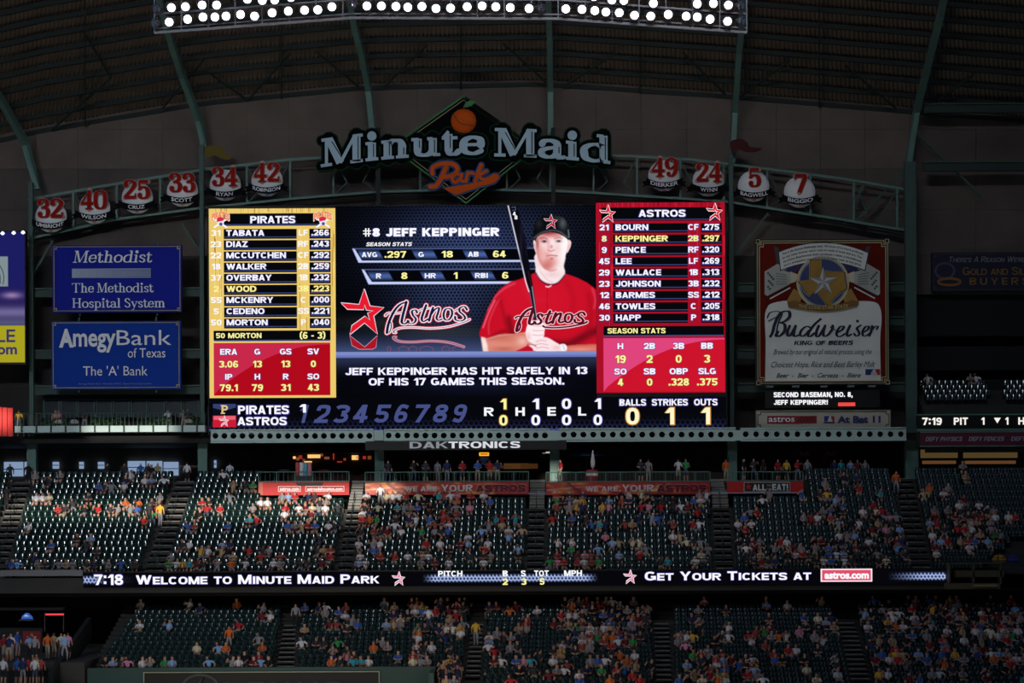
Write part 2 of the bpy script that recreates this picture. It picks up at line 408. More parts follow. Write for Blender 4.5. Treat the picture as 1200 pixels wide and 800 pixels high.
# ---- heavy block capitals built from bars and bowls (w = glyph width in cap heights)
def _glyph(ch, t):
    h = t * .8; a = t / 2; lo, hi = h / 2, 1 - h / 2
    W = {'I': t + .04, '1': .56, 'M': 1.18, 'W': 1.4, 'J': .72, 'E': .78, 'F': .74, 'L': .74, '.': t + .04, ',': t + .04, ':': t + .04, '!': t + .04, "'": t * .8, '-': .4, '(': .36, ')': .36, ' ': .42, 'S': .88, 'T': .86, 'B': .9, 'P': .86, 'R': .94, 'Q': 1.0, 'O': 1.0, 'G': .98, 'C': .96, 'D': .96, '#': .9, 'Z': .84, 'Y': .96, '&': 1.0, '/': .5}
    w = W.get(ch, .8 if ch.isdigit() else .94); b = w - a
    def bowl(x, yc, ry): return [('h', a, x, yc + ry), ('h', a, x, yc - ry), ('a', x, yc, b - x, ry, 90, -90)]
    g = {
    'A': [('d', a, 0, w / 2 - .01, 1), ('d', b, 0, w / 2 + .01, 1), ('h', w * .25, w * .75, .27)],
    'B': [('v', a, 0, 1)] + bowl(w * .55, .755, .245 - h / 2) + bowl(w * .55, .27, .27 - h / 2),
    'C': [('a', w / 2, .5, w / 2 - a, .5 - h / 2, 40, 320)],
    'D': [('v', a, 0, 1)] + bowl(w * .42, .5, .5 - h / 2),
    'E': [('v', a, 0, 1), ('h', a, w, hi), ('h', a, w - .04, .5), ('h', a, w, lo)],
    'F': [('v', a, 0, 1), ('h', a, w, hi), ('h', a, w - .06, .48)],
    'G': [('a', w / 2, .5, w / 2 - a, .5 - h / 2, 42, 325), ('h', w * .55, w, .42), ('v', b, .08, .5)],
    'H': [('v', a, 0, 1), ('v', b, 0, 1), ('h', a, b, .5)],
    'I': [('v', w / 2, 0, 1)],
    'J': [('v', b, .32, 1), ('a', w / 2, .32, w / 2 - a, .32 - h / 2, 185, 360)],
    'K': [('v', a, 0, 1), ('d', t * .9, .42, b, 1), ('d', w * .42, .56, b, 0)],
    'L': [('v', a, 0, 1), ('h', a, w, lo)],
    'M': [('v', a, 0, 1), ('v', b, 0, 1), ('d', a + .04, 1, w / 2, 0), ('d', b - .04, 1, w / 2, 0)],
    'N': [('v', a, 0, 1), ('v', b, 0, 1), ('d', a + .02, 1, b - .02, 0)],
    'O': [('a', w / 2, .5, w / 2 - a, .5 - h / 2, 0, 360)],
    'P': [('v', a, 0, 1)] + bowl(w * .52, .69, .31 - h / 2),
    'Q': [('a', w / 2, .5, w / 2 - a, .5 - h / 2, 0, 360), ('d', w * .55, .3, b, 0)],
    'R': [('v', a, 0, 1)] + bowl(w * .52, .71, .29 - h / 2) + [('d', w * .5, .44, b, 0)],
    'S': [('c', [(b - .01, .74), (w * .8, .88), (w * .5, hi), (w * .2, .88), (a, .73), (w * .24, .58), (w * .5, .52), (w * .78, .43), (b, .27), (w * .8, .12), (w * .48, lo), (w * .18, .12), (a - .02, .27)])],
    'T': [('v', w / 2, 0, 1), ('h', 0, w, hi)],
    'U': [('v', a, .38, 1), ('v', b, .38, 1), ('a', w / 2, .4, w / 2 - a, .4 - h / 2, 180, 360)],
    'V': [('d', a, 1, w / 2, 0), ('d', b, 1, w / 2, 0)],
    'W': [('d', a, 1, w * .3, 0), ('d', w * .5, 1, w * .3, 0), ('d', w * .5, 1, w * .7, 0), ('d', b, 1, w * .7, 0)],
    'X': [('d', a, 1, b, 0), ('d', b, 1, a, 0)],
    'Y': [('d', a, 1, w / 2, .4), ('d', b, 1, w / 2, .4), ('v', w / 2, 0, .45)],
    'Z': [('h', 0, w, hi), ('h', 0, w, lo), ('d', a, 0, b, 1)],
    '0': [('a', w / 2, .5, w / 2 - a, .5 - h / 2, 0, 360)],
    '1': [('v', w - a, 0, 1), ('d', a, .68, w - a - .06, .98)],
    '2': [('c', [(a, .68), (w * .2, .88), (w * .5, hi), (w * .8, .87), (b, .69), (w * .8, .5), (w * .45, .3), (w * .2, .1)]), ('h', 0, w, lo)],
    '3': [('a', w * .46, .74, w * .54 - a, .26 - h / 2, 160, -90), ('a', w * .46, .28, w * .54 - a, .28 - h / 2, 90, -160)],
    '4': [('v', w * .66, 0, 1), ('h', 0, w, .28), ('d', a, .26, w * .6, 1)],
    '5': [('h', a, w, hi), ('v', a + .02, .46, 1), ('a', w * .46, .32, w * .54 - a, .32 - h / 2, 125, -160)],
    '6': [('a', w / 2, .31, w / 2 - a, .31 - h / 2, 0, 360), ('c', [(a, .33), (a + .02, .6), (w * .35, .9), (w * .62, hi), (w * .9, .84)])],
    '7': [('h', 0, w, hi), ('d', b, .95, w * .36, 0)],
    '8': [('a', w / 2, .745, w * .46 - a, .255 - h / 2, 0, 360), ('a', w / 2, .28, w / 2 - a, .28 - h / 2, 0, 360)],
    '9': [('a', w / 2, .69, w / 2 - a, .31 - h / 2, 0, 360), ('c', [(b, .67), (b - .02, .4), (w * .65, .1), (w * .38, lo), (w * .1, .16)])],
    '.': [('v', w / 2, 0, t)], ',': [('v', w / 2, 0, t), ('d', w * .3, -.18, w * .6, .05)], ':': [('v', w / 2, .1, .1 + t), ('v', w / 2, .9 - t, .9)],
    '!': [('v', w / 2, .32, 1), ('v', w / 2, 0, t * .8)], "'": [('v', w / 2, .65, 1)], '-': [('h', 0, w, .42)],
    '(': [('c', [(w, 1.08), (w * .3, .8), (w * .3, .2), (w, -.08)])], ')': [('c', [(0, 1.08), (w * .7, .8), (w * .7, .2), (0, -.08)])],
    '#': [('v', w * .34, 0, 1), ('v', w * .7, 0, 1), ('h', 0, w, .33), ('h', 0, w, .68)], '/': [('d', 0, 0, w, 1)], ' ': [],
    }
    return w, g.get(ch, [])
def sans_width(st, t, gap=.1): return sum(_glyph(c_, t)[0] for c_ in st) + gap * (len(st) - 1)
def sans(p, st, x0, y0, x1, y1, mat, lay=2, t=.25, gap=.1, shear=0.0, grow=0.0, depth=0, fn=None):
    """fit st between x0..x1, caps between y0..y1; grow thickens every bar by that many px"""
    Hh = y1 - y0; tot = sans_width(st, t, gap); kx = (x1 - x0) / tot; h = t * .8; x = 0.0
    def M(gx, gy):
        X_, Y_ = x0 + (x + gx) * kx + shear * gy * Hh, y1 - gy * Hh
        return fn(X_, Y_) if fn else (X_, Y_)
    gx_, gy_ = grow / kx, grow / Hh
    for ch in st:
        w, items = _glyph(ch, t)
        for it in items:
            k = it[0]
            if k == 'v': q = [(it[1] - t / 2 - gx_, it[2] - gy_), (it[1] + t / 2 + gx_, it[2] - gy_), (it[1] + t / 2 + gx_, it[3] + gy_), (it[1] - t / 2 - gx_, it[3] + gy_)]
            elif k == 'h': q = [(it[1] - gx_, it[3] - h / 2 - gy_), (it[2] + gx_, it[3] - h / 2 - gy_), (it[2] + gx_, it[3] + h / 2 + gy_), (it[1] - gx_, it[3] + h / 2 + gy_)]
            elif k == 'd':
                _, xa, ya, xb, yb = it; tt = t / 2 * 1.02 + gx_
                q = [(xa - tt, ya), (xa + tt, ya), (xb + tt, yb), (xb - tt, yb)]
            else: q = None
            if q: p.poly([M(*v) for v in q], mat, lay, depth); continue
            if k == 'a':
                _, cx, cy, rx, ry, d0, d1 = it; n = max(6, int(abs(d1 - d0) / 22)); pts = []
                for j in range(n + 1):
                    an = math.radians(d0 + (d1 - d0) * j / n); c_, s_ = math.cos(an), math.sin(an); e_ = 2 / 2.5
                    pts.append((cx + rx * math.copysign(abs(c_) ** e_, c_), cy + ry * math.copysign(abs(s_) ** e_, s_)))
            else: pts = smooth(it[1], 3)
            inn = []; out = []
            for j, (ax, ay) in enumerate(pts):
                b0, b1 = pts[max(j - 1, 0)], pts[min(j + 1, len(pts) - 1)]
                if k == 'a' and abs(it[6] - it[5]) == 360 and j in (0, len(pts) - 1): b0, b1 = pts[-2], pts[1]
                dx, dy = b1[0] - b0[0], b1[1] - b0[1]; l = math.hypot(dx, dy) or 1; dx /= l; dy /= l
                wx = t / 2 + gx_; wy = h / 2 + gy_
                inn.append((ax - dy * wx, ay + dx * wy)); out.append((ax + dy * wx, ay - dx * wy))
            vs = []
            for u_, v_ in zip(inn, out):
                for z_ in (u_, v_): X_, Y_ = M(*z_); vs.append(p.L(X_, Y_, lay + p.jit(mat)))
            m = len(vs); fs = [(j, j + 1, j + 3, j + 2) for j in range(0, m - 2, 2)]
            if depth:
                vs += [(a_, b_ + depth, c2) for a_, b_, c2 in vs]
                for j in range(0, m - 2, 2): fs += [(j, j + 2, j + 2 + m, j + m), (j + 1, j + 1 + m, j + 3 + m, j + 3)]
            p.mb.add(vs, fs, mat)
        x += w + gap
    return p
def _psans(s, st, x0, y0, x1, y1, mat, lay=2, bold=None, shear=0.0, ls=None, t=.25, **k):
    if lay == 2.2 or lay == 2 and bold and bold >= .07: k['grow'] = .35     # bloom of lit letters, painted as a coloured fringe
    return sans(s, st, x0, y0, x1, y1, mat, lay, t, shear=shear, **k)
Part.sans = _psans
def _ptws(s, st, x, y0, y1, mat, lay=2, bold=0, ext=1.2, al='l', fringe=None, t=.25, **k):
    w = sans_width(st, t) * (y1 - y0) * ext * .86; x0 = x if al == 'l' else (x - w / 2 if al == 'c' else x - w)
    if fringe: sans(s, st, x0 - .3, y0 - .2, x0 + w + .3, y1 + .2, fringe, lay - .5, t, grow=.4)
    return sans(s, st, x0, y0, x0 + w, y1, mat, lay, t)
Part.tw = _ptws
def smallcaps(p, st, x0, x1, yb, cap, mat, lay=2, sm=.78, t=.22, fringe=None, shear=0):
    words = [(i, w) for i, w in enumerate(st.split(' '))]; segs = []
    for i, w in words:
        if i: segs.append((None, .45))
        if w == w.lower(): segs.append((w.upper(), sm))       # little words stay small
        else: segs.append((w[0], 1)); segs.append((w[1:].upper(), sm)) if len(w) > 1 else None
    def sw(s_): return s_[1] if s_[0] is None else sans_width(s_[0], t) * s_[1] + .12
    k = (x1 - x0) / sum(sw(s_) for s_ in segs); x = x0
    for s_ in segs:
        if s_[0]:
            a, b = x, x + (sw(s_) - .12) * k
            if fringe: sans(p, s_[0], a - .3, yb - cap * s_[1] - .3, b + .3, yb + .3, fringe, lay - .5, t, grow=.35)
            sans(p, s_[0], a, yb - cap * s_[1], b, yb, mat, lay, t / (1 if s_[1] == 1 else .93), shear=shear)
        x += sw(s_) * k

# ================================================================== SETTING
def Z(py, Y): return H + (600 - py) / F * Y
def X(px, Y): return (px - 600) / F * Y
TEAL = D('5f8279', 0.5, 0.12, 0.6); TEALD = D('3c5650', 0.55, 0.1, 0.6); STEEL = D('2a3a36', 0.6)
CONC = D('55534f', 0.85, 0.2, 0.5); CONCD = D('3a3937', 0.9, 0.2, 0.4)
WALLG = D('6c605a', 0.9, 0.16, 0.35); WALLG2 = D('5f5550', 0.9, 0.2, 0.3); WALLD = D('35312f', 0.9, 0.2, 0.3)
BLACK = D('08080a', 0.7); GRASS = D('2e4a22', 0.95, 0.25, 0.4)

m = MB(); m.box((-110, -30, -0.5), (110, 172, 0), GRASS); m.build('floor', kind='structure')

# unseen wall added behind the photographer; its slots shape the patches of low sun
holes = [(-39, -10.6, 32.0, 33.9), (-18.6, -8.2, 33.9, 35.0), (-32.0, -25.4, 39.2, 40.1), (-39.5, -37.2, 39.6, 41.2), (2.6, 3.7, 35.6, 37.0)]
xs = sorted({-110, 110} | {h[0] for h in holes} | {h[1] for h in holes}); zs = sorted({0, 78} | {h[2] for h in holes} | {h[3] for h in holes})
m = MB()
for i in range(len(xs) - 1):
    for j in range(len(zs) - 1):
        cx, cz = (xs[i] + xs[i + 1]) / 2, (zs[j] + zs[j + 1]) / 2
        if not any(h[0] < cx < h[1] and h[2] < cz < h[3] for h in holes):
            m.box((xs[i], -31, zs[j]), (xs[i + 1], -30.4, zs[j + 1]), CONC)
m.build('sun_mask_wall', kind='structure')
m = MB(); m.box((18, -30, 62), (110, 128, 63), CONCD); m.build('shade_slab', kind='structure')  # unseen slab added overhead to shade the right side

# back wall of fabric and sheet panels, bay by bay
YW = 159.5
def y0(x): return float(np.interp(x, [-200, 0, 45, 240, 430, 640, 860, 1065, 1200, 1400], [200, 165, 154, 121, 103, 99, 114, 131, 142, 160]))
wall = empty('wall_back', (0, YW, H), kind='structure')
m = MB(wall.location); m.box((-75, YW + .5, Z(518, YW)), (75, YW + 1.0, 58), BLACK); m.build('backing', wall)
bays = [-170, 42, 240, 437, 645, 858, 1065, 1380]
wp = None
rowsy = [None, 152, 198, 246, 300, 345, 400, 455, 518]
for i in range(7):
    n = 4
    for j in range(8):
        for k in range(n):
            a = bays[i] + (bays[i + 1] - bays[i]) * k / n + .12; b = bays[i] + (bays[i + 1] - bays[i]) * (k + 1) / n - .12
            ya = (y0(a) - 6, y0(b) - 6) if rowsy[j] is None else (rowsy[j], rowsy[j]); yb = rowsy[j + 1] - .25
            if j == 0 and yb < ya[0] + 2: yb = ya[0] + 3
            ya = tuple(min(t, yb - 1) for t in ya)
            if j >= 4 and not (i in (1, 6, 0, 5)): continue
            if i == 6 and rowsy[j + 1] > 345: continue
            m = MB(wall.location); pr = 0.05 * ((k + j) % 2)
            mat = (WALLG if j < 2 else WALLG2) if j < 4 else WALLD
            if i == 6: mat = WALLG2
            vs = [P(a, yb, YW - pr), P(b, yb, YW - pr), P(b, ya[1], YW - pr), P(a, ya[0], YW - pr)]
            vs += [v + Vector((0, .35, 0)) for v in vs]
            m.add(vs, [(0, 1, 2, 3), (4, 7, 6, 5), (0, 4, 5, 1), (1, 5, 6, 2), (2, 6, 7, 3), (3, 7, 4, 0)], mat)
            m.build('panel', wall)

# roof: corrugated deck between purlins, carried by teal ribs
ceil_ = empty('ceiling', (0, 150, H + 36), kind='structure')
DECK = D('8a8074', 0.8, 0.15, 0.5)
NR = 13
def roofP(px, k): 
    Y = YW - 1.9 * k
    return P(px, y0(px) - 18.5 * k, Y)
m = MB(ceil_.location); nx = 620; vs = []; fs = []
pxs = np.linspace(-190, 1390, nx)
for k in range(NR):
    for i, px in enumerate(pxs):
        v = roofP(px, k); vs.append((v.x, v.y, v.z + .35 + (0.16 if i % 2 else 0)))
for k in range(NR - 1):
    for i in range(nx - 1): fs.append((k * nx + i, k * nx + i + 1, (k + 1) * nx + i + 1, (k + 1) * nx + i))
m.add(vs, fs, DECK); m.build('corrugated_deck', ceil_, kind='stuff')
for k in range(NR):
    m = MB(ceil_.location); m.bar([roofP(px, k) + Vector((0, 0, 0)) for px in np.linspace(-190, 1390, 40)], .28, .34, D('1c2624', .7)); m.build('purlin', ceil_)
# light bracing under the deck
for (xa, ka, xb, kb) in [(60, .3, 130, 3), (130, 3, 100, 6), (190, .5, 240, 3.2), (240, 2.5, 290, .3), (290, .3, 340, 3), (420, .5, 370, 3), (450, .4, 500, 3), (640, .5, 590, 3), (660, .3, 720, 2.6), (850, .5, 800, 3), (865, .3, 925, 3), (1050, .5, 990, 3), (1080, .4, 1140, 3), (100, .2, 100, 8), (330, .2, 330, 8), (540, .2, 540, 8), (750, .2, 750, 8), (960, .2, 960, 8)]:
    def rp(px, k):
        return P(px, y0(px) - 18.5 * k, YW - 1.9 * k) + Vector((0, 0, -.45))
    m = MB(ceil_.location); m.bar([rp(xa, ka), rp(xb, kb)], .12, .12, STEEL); m.build('brace', ceil_)
ribs = [[(44, 222), (30, 168), (2, 118), (-34, 66)], [(241, 178), (233, 140), (213, 88), (200, 48), (189, 8), (182, -24)],
        [(437, 160), (432, 105), (423, 60), (415, 30), (407, -20)], [(645, 160), (645, 105), (644, 40), (642, -20)],
        [(858, 192), (861, 130), (866, 60), (870, 20), (873, -20)], [(1064, 196), (1074, 130), (1090, 66), (1103, 14), (1110, -20)]]
rib_names = ['leftmost', 'second', 'third', 'fourth', 'fifth', 'sixth']
for pts, nm in zip(ribs, rib_names):
    ww = []
    for x, y in pts:
        k = (y0(x) - y) / 18.5; Y = YW - 2.0 - max(0, 1.9 * k)
        ww.append(P(x, y, Y))
    m = MB(ww[0]); m.bar(ww, .42, .6, TEAL)
    m.build('roof_rib', None, f'teal steel roof rib curving up from the {nm} column', 'beam', 'teal roof ribs')
# columns
YC = 156.6
colx = [38, 238, 445, 650, 858, 1068]
for i, (x, nm) in enumerate(zip(colx, rib_names)):
    top = [214, 170, 150, 150, 185, 190][i]
    e = P(x, 566, YC); e.z = 16.15
    col = empty('steel_column', e, f'teal steel column, {nm} of six, standing on the concourse', 'column', 'teal columns')
    w = .36 if i < 5 else .5
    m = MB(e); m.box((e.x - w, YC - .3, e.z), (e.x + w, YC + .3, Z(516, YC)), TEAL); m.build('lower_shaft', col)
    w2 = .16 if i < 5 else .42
    m = MB(e); t = P(x, top, YC); m.box((e.x - w2, YC - .2, Z(516, YC)), (e.x + w2, YC + .2, t.z), TEALD if i not in (2, 3) else D('222c29', .7)); m.build('upper_shaft', col)  # two middle shafts take a darker colour, their dimness painted in
    m = MB(e); m.box((e.x - w - .12, YC - .4, e.z), (e.x + w + .12, YC + .4, e.z + .12), TEALD); m.build('base_plate', col)
# side frames between columns behind the left and right signs
fr = 0
for x0_, x1_, ys in ((42, 240, (344, 416, 458)), (864, 1062, (338, 378, 416, 455)), (1082, 1240, (196, 128))):
    for y in ys:
        m = MB(P((x0_ + x1_) / 2, y, 157)); a, b = P(x0_, y, 157), P(x1_, y, 157)
        m.box((a.x, 156.8, a.z - .3), (b.x, 157.2, a.z + .3), STEEL if x0_ > 1070 else D('2e443f', .6)); m.box((a.x, 156.6, a.z + .3), (b.x, 157.3, a.z + .4), TEALD)
        m.build('trim_%d' % (fr + 1), kind='structure'); fr += 1
# braces at the sides
bracing = empty('wall_bracing', (0, 157, H), kind='structure')
for a, b in (((30, 284), (46, 262)), ((40, 320), (62, 282)), ((212, 262), (238, 300)), ((860, 300), (900, 250)), ((1000, 262), (1060, 200)), ((990, 262), (1015, 210)), ((1068, 150), (1150, 230))):
    m = MB(P(*a, 157.6)); m.bar([P(*a, 157.6), P(*b, 157.6)], .16, .16, TEALD); m.o = bracing.location; m.build('diagonal_brace', bracing)

# ------------------------------------------------------------------ upper (mezzanine) tier
UB = [((-90, -62), (-17, 14)), ((5, 37), (165, 205)), ((189, 228), (393, 411)), ((411, 428), (616, 620)), ((637, 640), (838, 832)), ((860, 853), (1070, 1047)), ((1092, 1070), (1300, 1262))]
LB = [((108, 140), (320, 328)), ((345, 347), (543, 549)), ((563, 566), (767, 765)), ((787, 785), (994, 984)), ((1018, 1006), (1232, 1212))]
def uY(r): return 139 + .83 * r
def uz(r): return H - 3.475 + .417 * r - .85
def lY(r): return 130 + .85 * r
def lz(r): return H - 9.53 + .247 * r - .85
def edge(b, Y, Y0, px0_Y, Y1, px1_Y):
    xa = X(b[0], px0_Y); xb = X(b[1], px1_Y); t = (Y - Y0) / (Y1 - Y0); return xa + (xb - xa) * t
def ue(b, r): return edge(b, uY(r), 139, 139, 152, 152)
def le(b, r): return edge(b, lY(r), 130, 130, 137, 137)
DK0 = X(308, 150); DK1 = X(942, 150)
m = MB()
for r in range(0, 17):
    Y = uY(r); z = uz(r)
    segs = [(-60, 60)] if r < 12 else [(-60, DK0), (DK1, 60)]
    for a, b in segs: m.box((a, Y - .42, z - .75), (b, Y + .41, z), CONCD)
m.box((-60, 138.0, uz(0) - 1.0), (60, 138.6, uz(0) + .02), CONCD)
m.build('upper_seating_tier', kind='structure')
m = MB()    # soffit and slabs
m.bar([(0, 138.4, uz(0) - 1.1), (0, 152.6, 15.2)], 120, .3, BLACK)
m.box((-60, 152.6, 15.6), (60, 171, 16.15), CONCD)
for a, b in ((308, 410), (428, 620), (640, 832), (852, 942)):
    m.box((X(a, 149.6), 149.2, 15.6), (X(b, 149.6), 152.6, 16.15), CONCD)
m.build('concourse_floor', kind='structure')
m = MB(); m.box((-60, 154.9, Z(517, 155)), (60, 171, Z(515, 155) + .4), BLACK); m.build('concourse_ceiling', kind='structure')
m = MB(); m.box((-60, 168, 15.6), (60, 168.4, 22), D('6a5f54', .9, .3, .6)); m.build('wall_concourse', kind='structure')
# aisle stairs
STEP = D('8a8680', .9, .15, 1.5)
aux = 0
for i in range(len(UB) - 1):
    root = empty('aisle_stairs', (ue(UB[i][1], 0), 139, uz(0)), kind='structure')
    for r in range(0, 17):
        for h in (0, 1):
            Y = uY(r) - .42 + .415 * h; z = uz(r) - (.2085 if h == 0 else 0) + .03
            xa = ue(UB[i][1], r) + .08; xb = ue(UB[i + 1][0], r) - .08
            m = MB(root.location); m.box((xa, Y, z - .15), (xb, Y + .415, z + (.03 if h else .21 * 0)), STEP); m.build('step', root)
    # centre handrail
    m = MB(root.location)
    for r in range(1, 12, 2):
        xc = (ue(UB[i][1], r) + ue(UB[i + 1][0], r)) / 2; Y = uY(r); z = uz(r)
        m.tube([(xc, Y, z), (xc, Y, z + .85), (xc, Y + .9, z + .85 + .45), (xc, Y + .9, z + .5)], .025, STEEL, 4)
    m.build('handrail', root)
for i in range(len(LB) - 1):
    root = empty('aisle_stairs', (le(LB[i][1], 0), 130, lz(0)), kind='structure')
    for r in range(-4 if i > 1 else 0, 12):
        xa = le(LB[i][1], r) + .08; xb = le(LB[i + 1][0], r) - .08
        for h in (0, 1):
            Y = lY(r) - .43 + .425 * h
            m = MB(root.location); m.box((xa, Y, lz(r) - .2), (xb, Y + .425, lz(r) + (.04 if h else -.08) + .02), STEP); m.build('step', root)
# lower tier, field wall
m = MB()
XW = X(510, 129.5)
for r in range(-4, 17):
    a = X(100, 130) if r >= 0 else XW
    m.box((a, lY(r) - .43, lz(r) - .6), (60, lY(r) + .42, lz(r)), CONCD)
m.build('lower_seating_tier', kind='structure')
GW = D('2c4a46', .6, .1, .5)
m = MB(); m.box((X(103, 129.4), 129.0, 0), (XW, 129.5, Z(780, 129.4)), GW); m.box((XW - .3, 126, 0), (XW, 129.5, Z(783, 129.4)), GW)
m.box((XW, 126, 0), (60, 126.3, lz(-4) + .3), GW); m.build('field_wall', kind='structure')
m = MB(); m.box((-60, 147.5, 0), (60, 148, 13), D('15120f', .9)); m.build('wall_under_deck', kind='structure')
# left plaza floor
zlow = Z(772, 130) - 1.3
m = MB(); m.box((-60, 128.7, 0), (X(103, 130), 147.5, Z(772, 130)), CONCD); m.build('plaza_floor', kind='structure')
m = MB(); m.box((-60, 122, 0), (X(103, 130), 128.7, zlow), CONCD); m.build('plaza_step', kind='structure')
m = MB(); m.bar([P(60, 800, 127), P(105, 735, 138)], .3, 1.4, D('17201e', .8)); m.build('stair_wall', kind='structure')
# left balcony with planters
bal = empty('balcony', P(130, 503, 153.5), kind='structure')
PALE = D('b8ccc8', .55, .08, .5)
m = MB(bal.location); a = P(18, 503, 153.5); b = P(240, 502.5, 153.5); m.box((a.x, 153.3, a.z - .24), (b.x, 154.6, a.z + .24), PALE); m.build('edge_beam', bal)
for k in range(13):
    x = a.x + (b.x - a.x) * (k + .5) / 13
    m = MB(bal.location); m.box((x - .06, 153.2, a.z - .26), (x + .06, 153.32, a.z + .26), STEEL); m.build('bracket', bal)
m = MB(bal.location)
for k in range(46):
    x = a.x + (b.x - a.x) * k / 45; m.box((x - .02, 153.5, a.z + .24), (x + .02, 153.54, a.z + 1.2), TEALD)
m.tube([(a.x, 153.52, a.z + 1.2), (b.x, 153.52, a.z + 1.2)], .04, TEALD, 5); m.build('railing', bal)
m = MB(bal.location); m.box((a.x, 156.8, a.z - .2), (b.x, 159, a.z), CONCD); m.build('balcony_floor', bal)
random.seed(3)
m = MB(bal.location); LEAF = D('2f5a2c', .7)
for k in range(700):
    x = random.uniform(a.x + .3, b.x - .3); z = a.z + .3 + random.random() * .55; y = 153.7 + random.random() * .4; s = .12
    if math.sin(x * 1.7) > .55: continue
    q = Vector((random.uniform(-1, 1), random.uniform(-1, 1), random.uniform(-1, 1))).normalized() * s; w = Vector((random.uniform(-1, 1), random.uniform(-1, 1), random.uniform(-1, 1))).normalized() * s * .6
    c = Vector((x, y, z)); m.add([c - q, c + w, c + q, c - w], [(0, 1, 2, 3)], LEAF)
m.build('planting', bal, kind='stuff')
GLS = D('26333c', .15, 0, 1, .8); 
for k in range(9):
    x0_ = 52 + k * 20.5
    m = MB(); q0, q1 = P(x0_, 489, 158.6), P(x0_ + 18, 468, 158.6); m.o = (q0 + q1) / 2
    m.box((q0.x, 158.5, q0.z), (q1.x, 158.7, q1.z), GLS)
    w_ = m.build('window_%d' % (k + 1), kind='structure')
    m = MB((q0 + q1) / 2)
    for xx in (q0.x, q1.x): m.box((xx - .05, 158.35, q0.z), (xx + .05, 158.5, q1.z), TEALD)
    m.box((q0.x, 158.35, q1.z - .05), (q1.x, 158.5, q1.z + .05), TEALD)
    o = m.build('window_frame'); o.parent = w_; 
    o.location = (0, 0, 0)
# daylight windows at the back of the left concourse
k = 10
for (a_, b_, t_, c_) in [(5, 27, 541, 558), (29, 31, 541, 556), (62, 69, 541, 549), (93, 98, 541, 549), (115, 122, 541, 549), (150, 170, 540, 555), (172, 190, 540, 556), (192, 209, 541, 557), (251, 253.5, 539, 548)]:
    q0, q1 = P(a_, c_, 167.8), P(b_, t_, 167.8)
    m = MB((q0 + q1) / 2); m.box((q0.x, 167.7, q0.z), (q1.x, 167.9, q1.z), E('7f95b4'))
    w_ = m.build('window_%d' % k, kind='structure'); k += 1
    m = MB((q0 + q1) / 2); m.box((q0.x, 167.6, (q0.z + q1.z) / 2 - .03), (q1.x, 167.7, (q0.z + q1.z) / 2 + .03), STEEL)
    o = m.build('mullion'); o.parent = w_; o.location = (0, 0, 0)
# upper tiers at the far right behind the strip board
YR = 158
m = MB()
for r in range(9):
    m.box((X(1078, YR), 156 + .85 * r, Z(482, 156) + .42 * r - .6), (62, 156.85 + .85 * r, Z(482, 156) + .42 * r), CONCD)
m.box((X(1078, YR), 164.5, Z(440, 160)), (62, 165, Z(345, 160)), D('3a3634', .9, .3, .3))
m.box((X(1078, YR), 160, Z(447, 160)), (62, 160.4, Z(436, 160)), TEALD)
m.box((X(1078, YR), 160, Z(408, 160)), (62, 160.4, Z(396, 160)), TEALD)
m.box((X(1078, YR), 154.9, Z(532, 155)), (62, 156, Z(525, 155)), CONCD)
m.build('right_stand', kind='structure')

# ------------------------------------------------------------------ seats
SEATC = D('0c221d', .6, 0, 1, .25); SEATP = D('0e261f', .14, 0, 1, 1.0); SEATF = D('1c2422', .5)
def seat_base(openpan=False):
    m = MB()
    n = 5; hs = [(.40, .17), (.6, .21), (.78, .25), (.85, .27)]
    vs = []
    for z, y in hs:
        for i in range(n):
            t = i / (n - 1) * 2 - 1; zz = z - (.05 * t * t if z > .8 else 0)
            vs.append((t * .21, y - .05 * t * t + .02, zz))
    k = len(vs); vs += [(x, y + .05, z - (.015 if i >= 3 * n else 0)) for i, (x, y, z) in enumerate(vs)]
    fs = []
    for j in range(len(hs) - 1):
        for i in range(n - 1):
            a = j * n + i; fs.append((a, a + 1, a + n + 1, a + n)); fs.append((k + a, k + a + n, k + a + n + 1, k + a + 1))
    for i in range(n - 1):
        a = (len(hs) - 1) * n + i; fs.append((a, a + 1, k + a + 1, k + a)); fs.append((i, k + i, k + i + 1, i + 1))
    for j in range(len(hs) - 1):
        a = j * n; fs.append((a, a + n, k + a + n, k + a)); a += n - 1; fs.append((a, k + a, k + a + n, a + n))
    m.add(vs, fs, SEATC)
    if openpan: m.box((-.2, -.2, .38), (.2, .2, .43), SEATC)
    else:
        v = []; g = 5
        for j in range(g):
            for i in range(g):
                a = i / (g - 1) * 2 - 1; b_ = j / (g - 1) * 2 - 1
                v.append((a * .19, .10 + .033 * b_ - .075 * (1 - a * a) + .006 * b_ * b_, .58 + b_ * .2))
        m.add(v, [(j * g + i, j * g + i + 1, (j + 1) * g + i + 1, (j + 1) * g + i) for j in range(g - 1) for i in range(g - 1)], SEATP)
    for x in (-.225, .225):
        m.box((x - .015, -.02, .0), (x + .015, .16, .42), SEATF); m.box((x - .02, -.16, .58), (x + .02, .2, .62), SEATC)
    return m
seat_closed = seat_base(); seat_open = seat_base(True)
seat_me = seat_closed.mesh('stadium_seat')
seat_me.polygons.foreach_set('use_smooth', [seat_closed.mats[k] is SEATP for k in seat_closed.m])

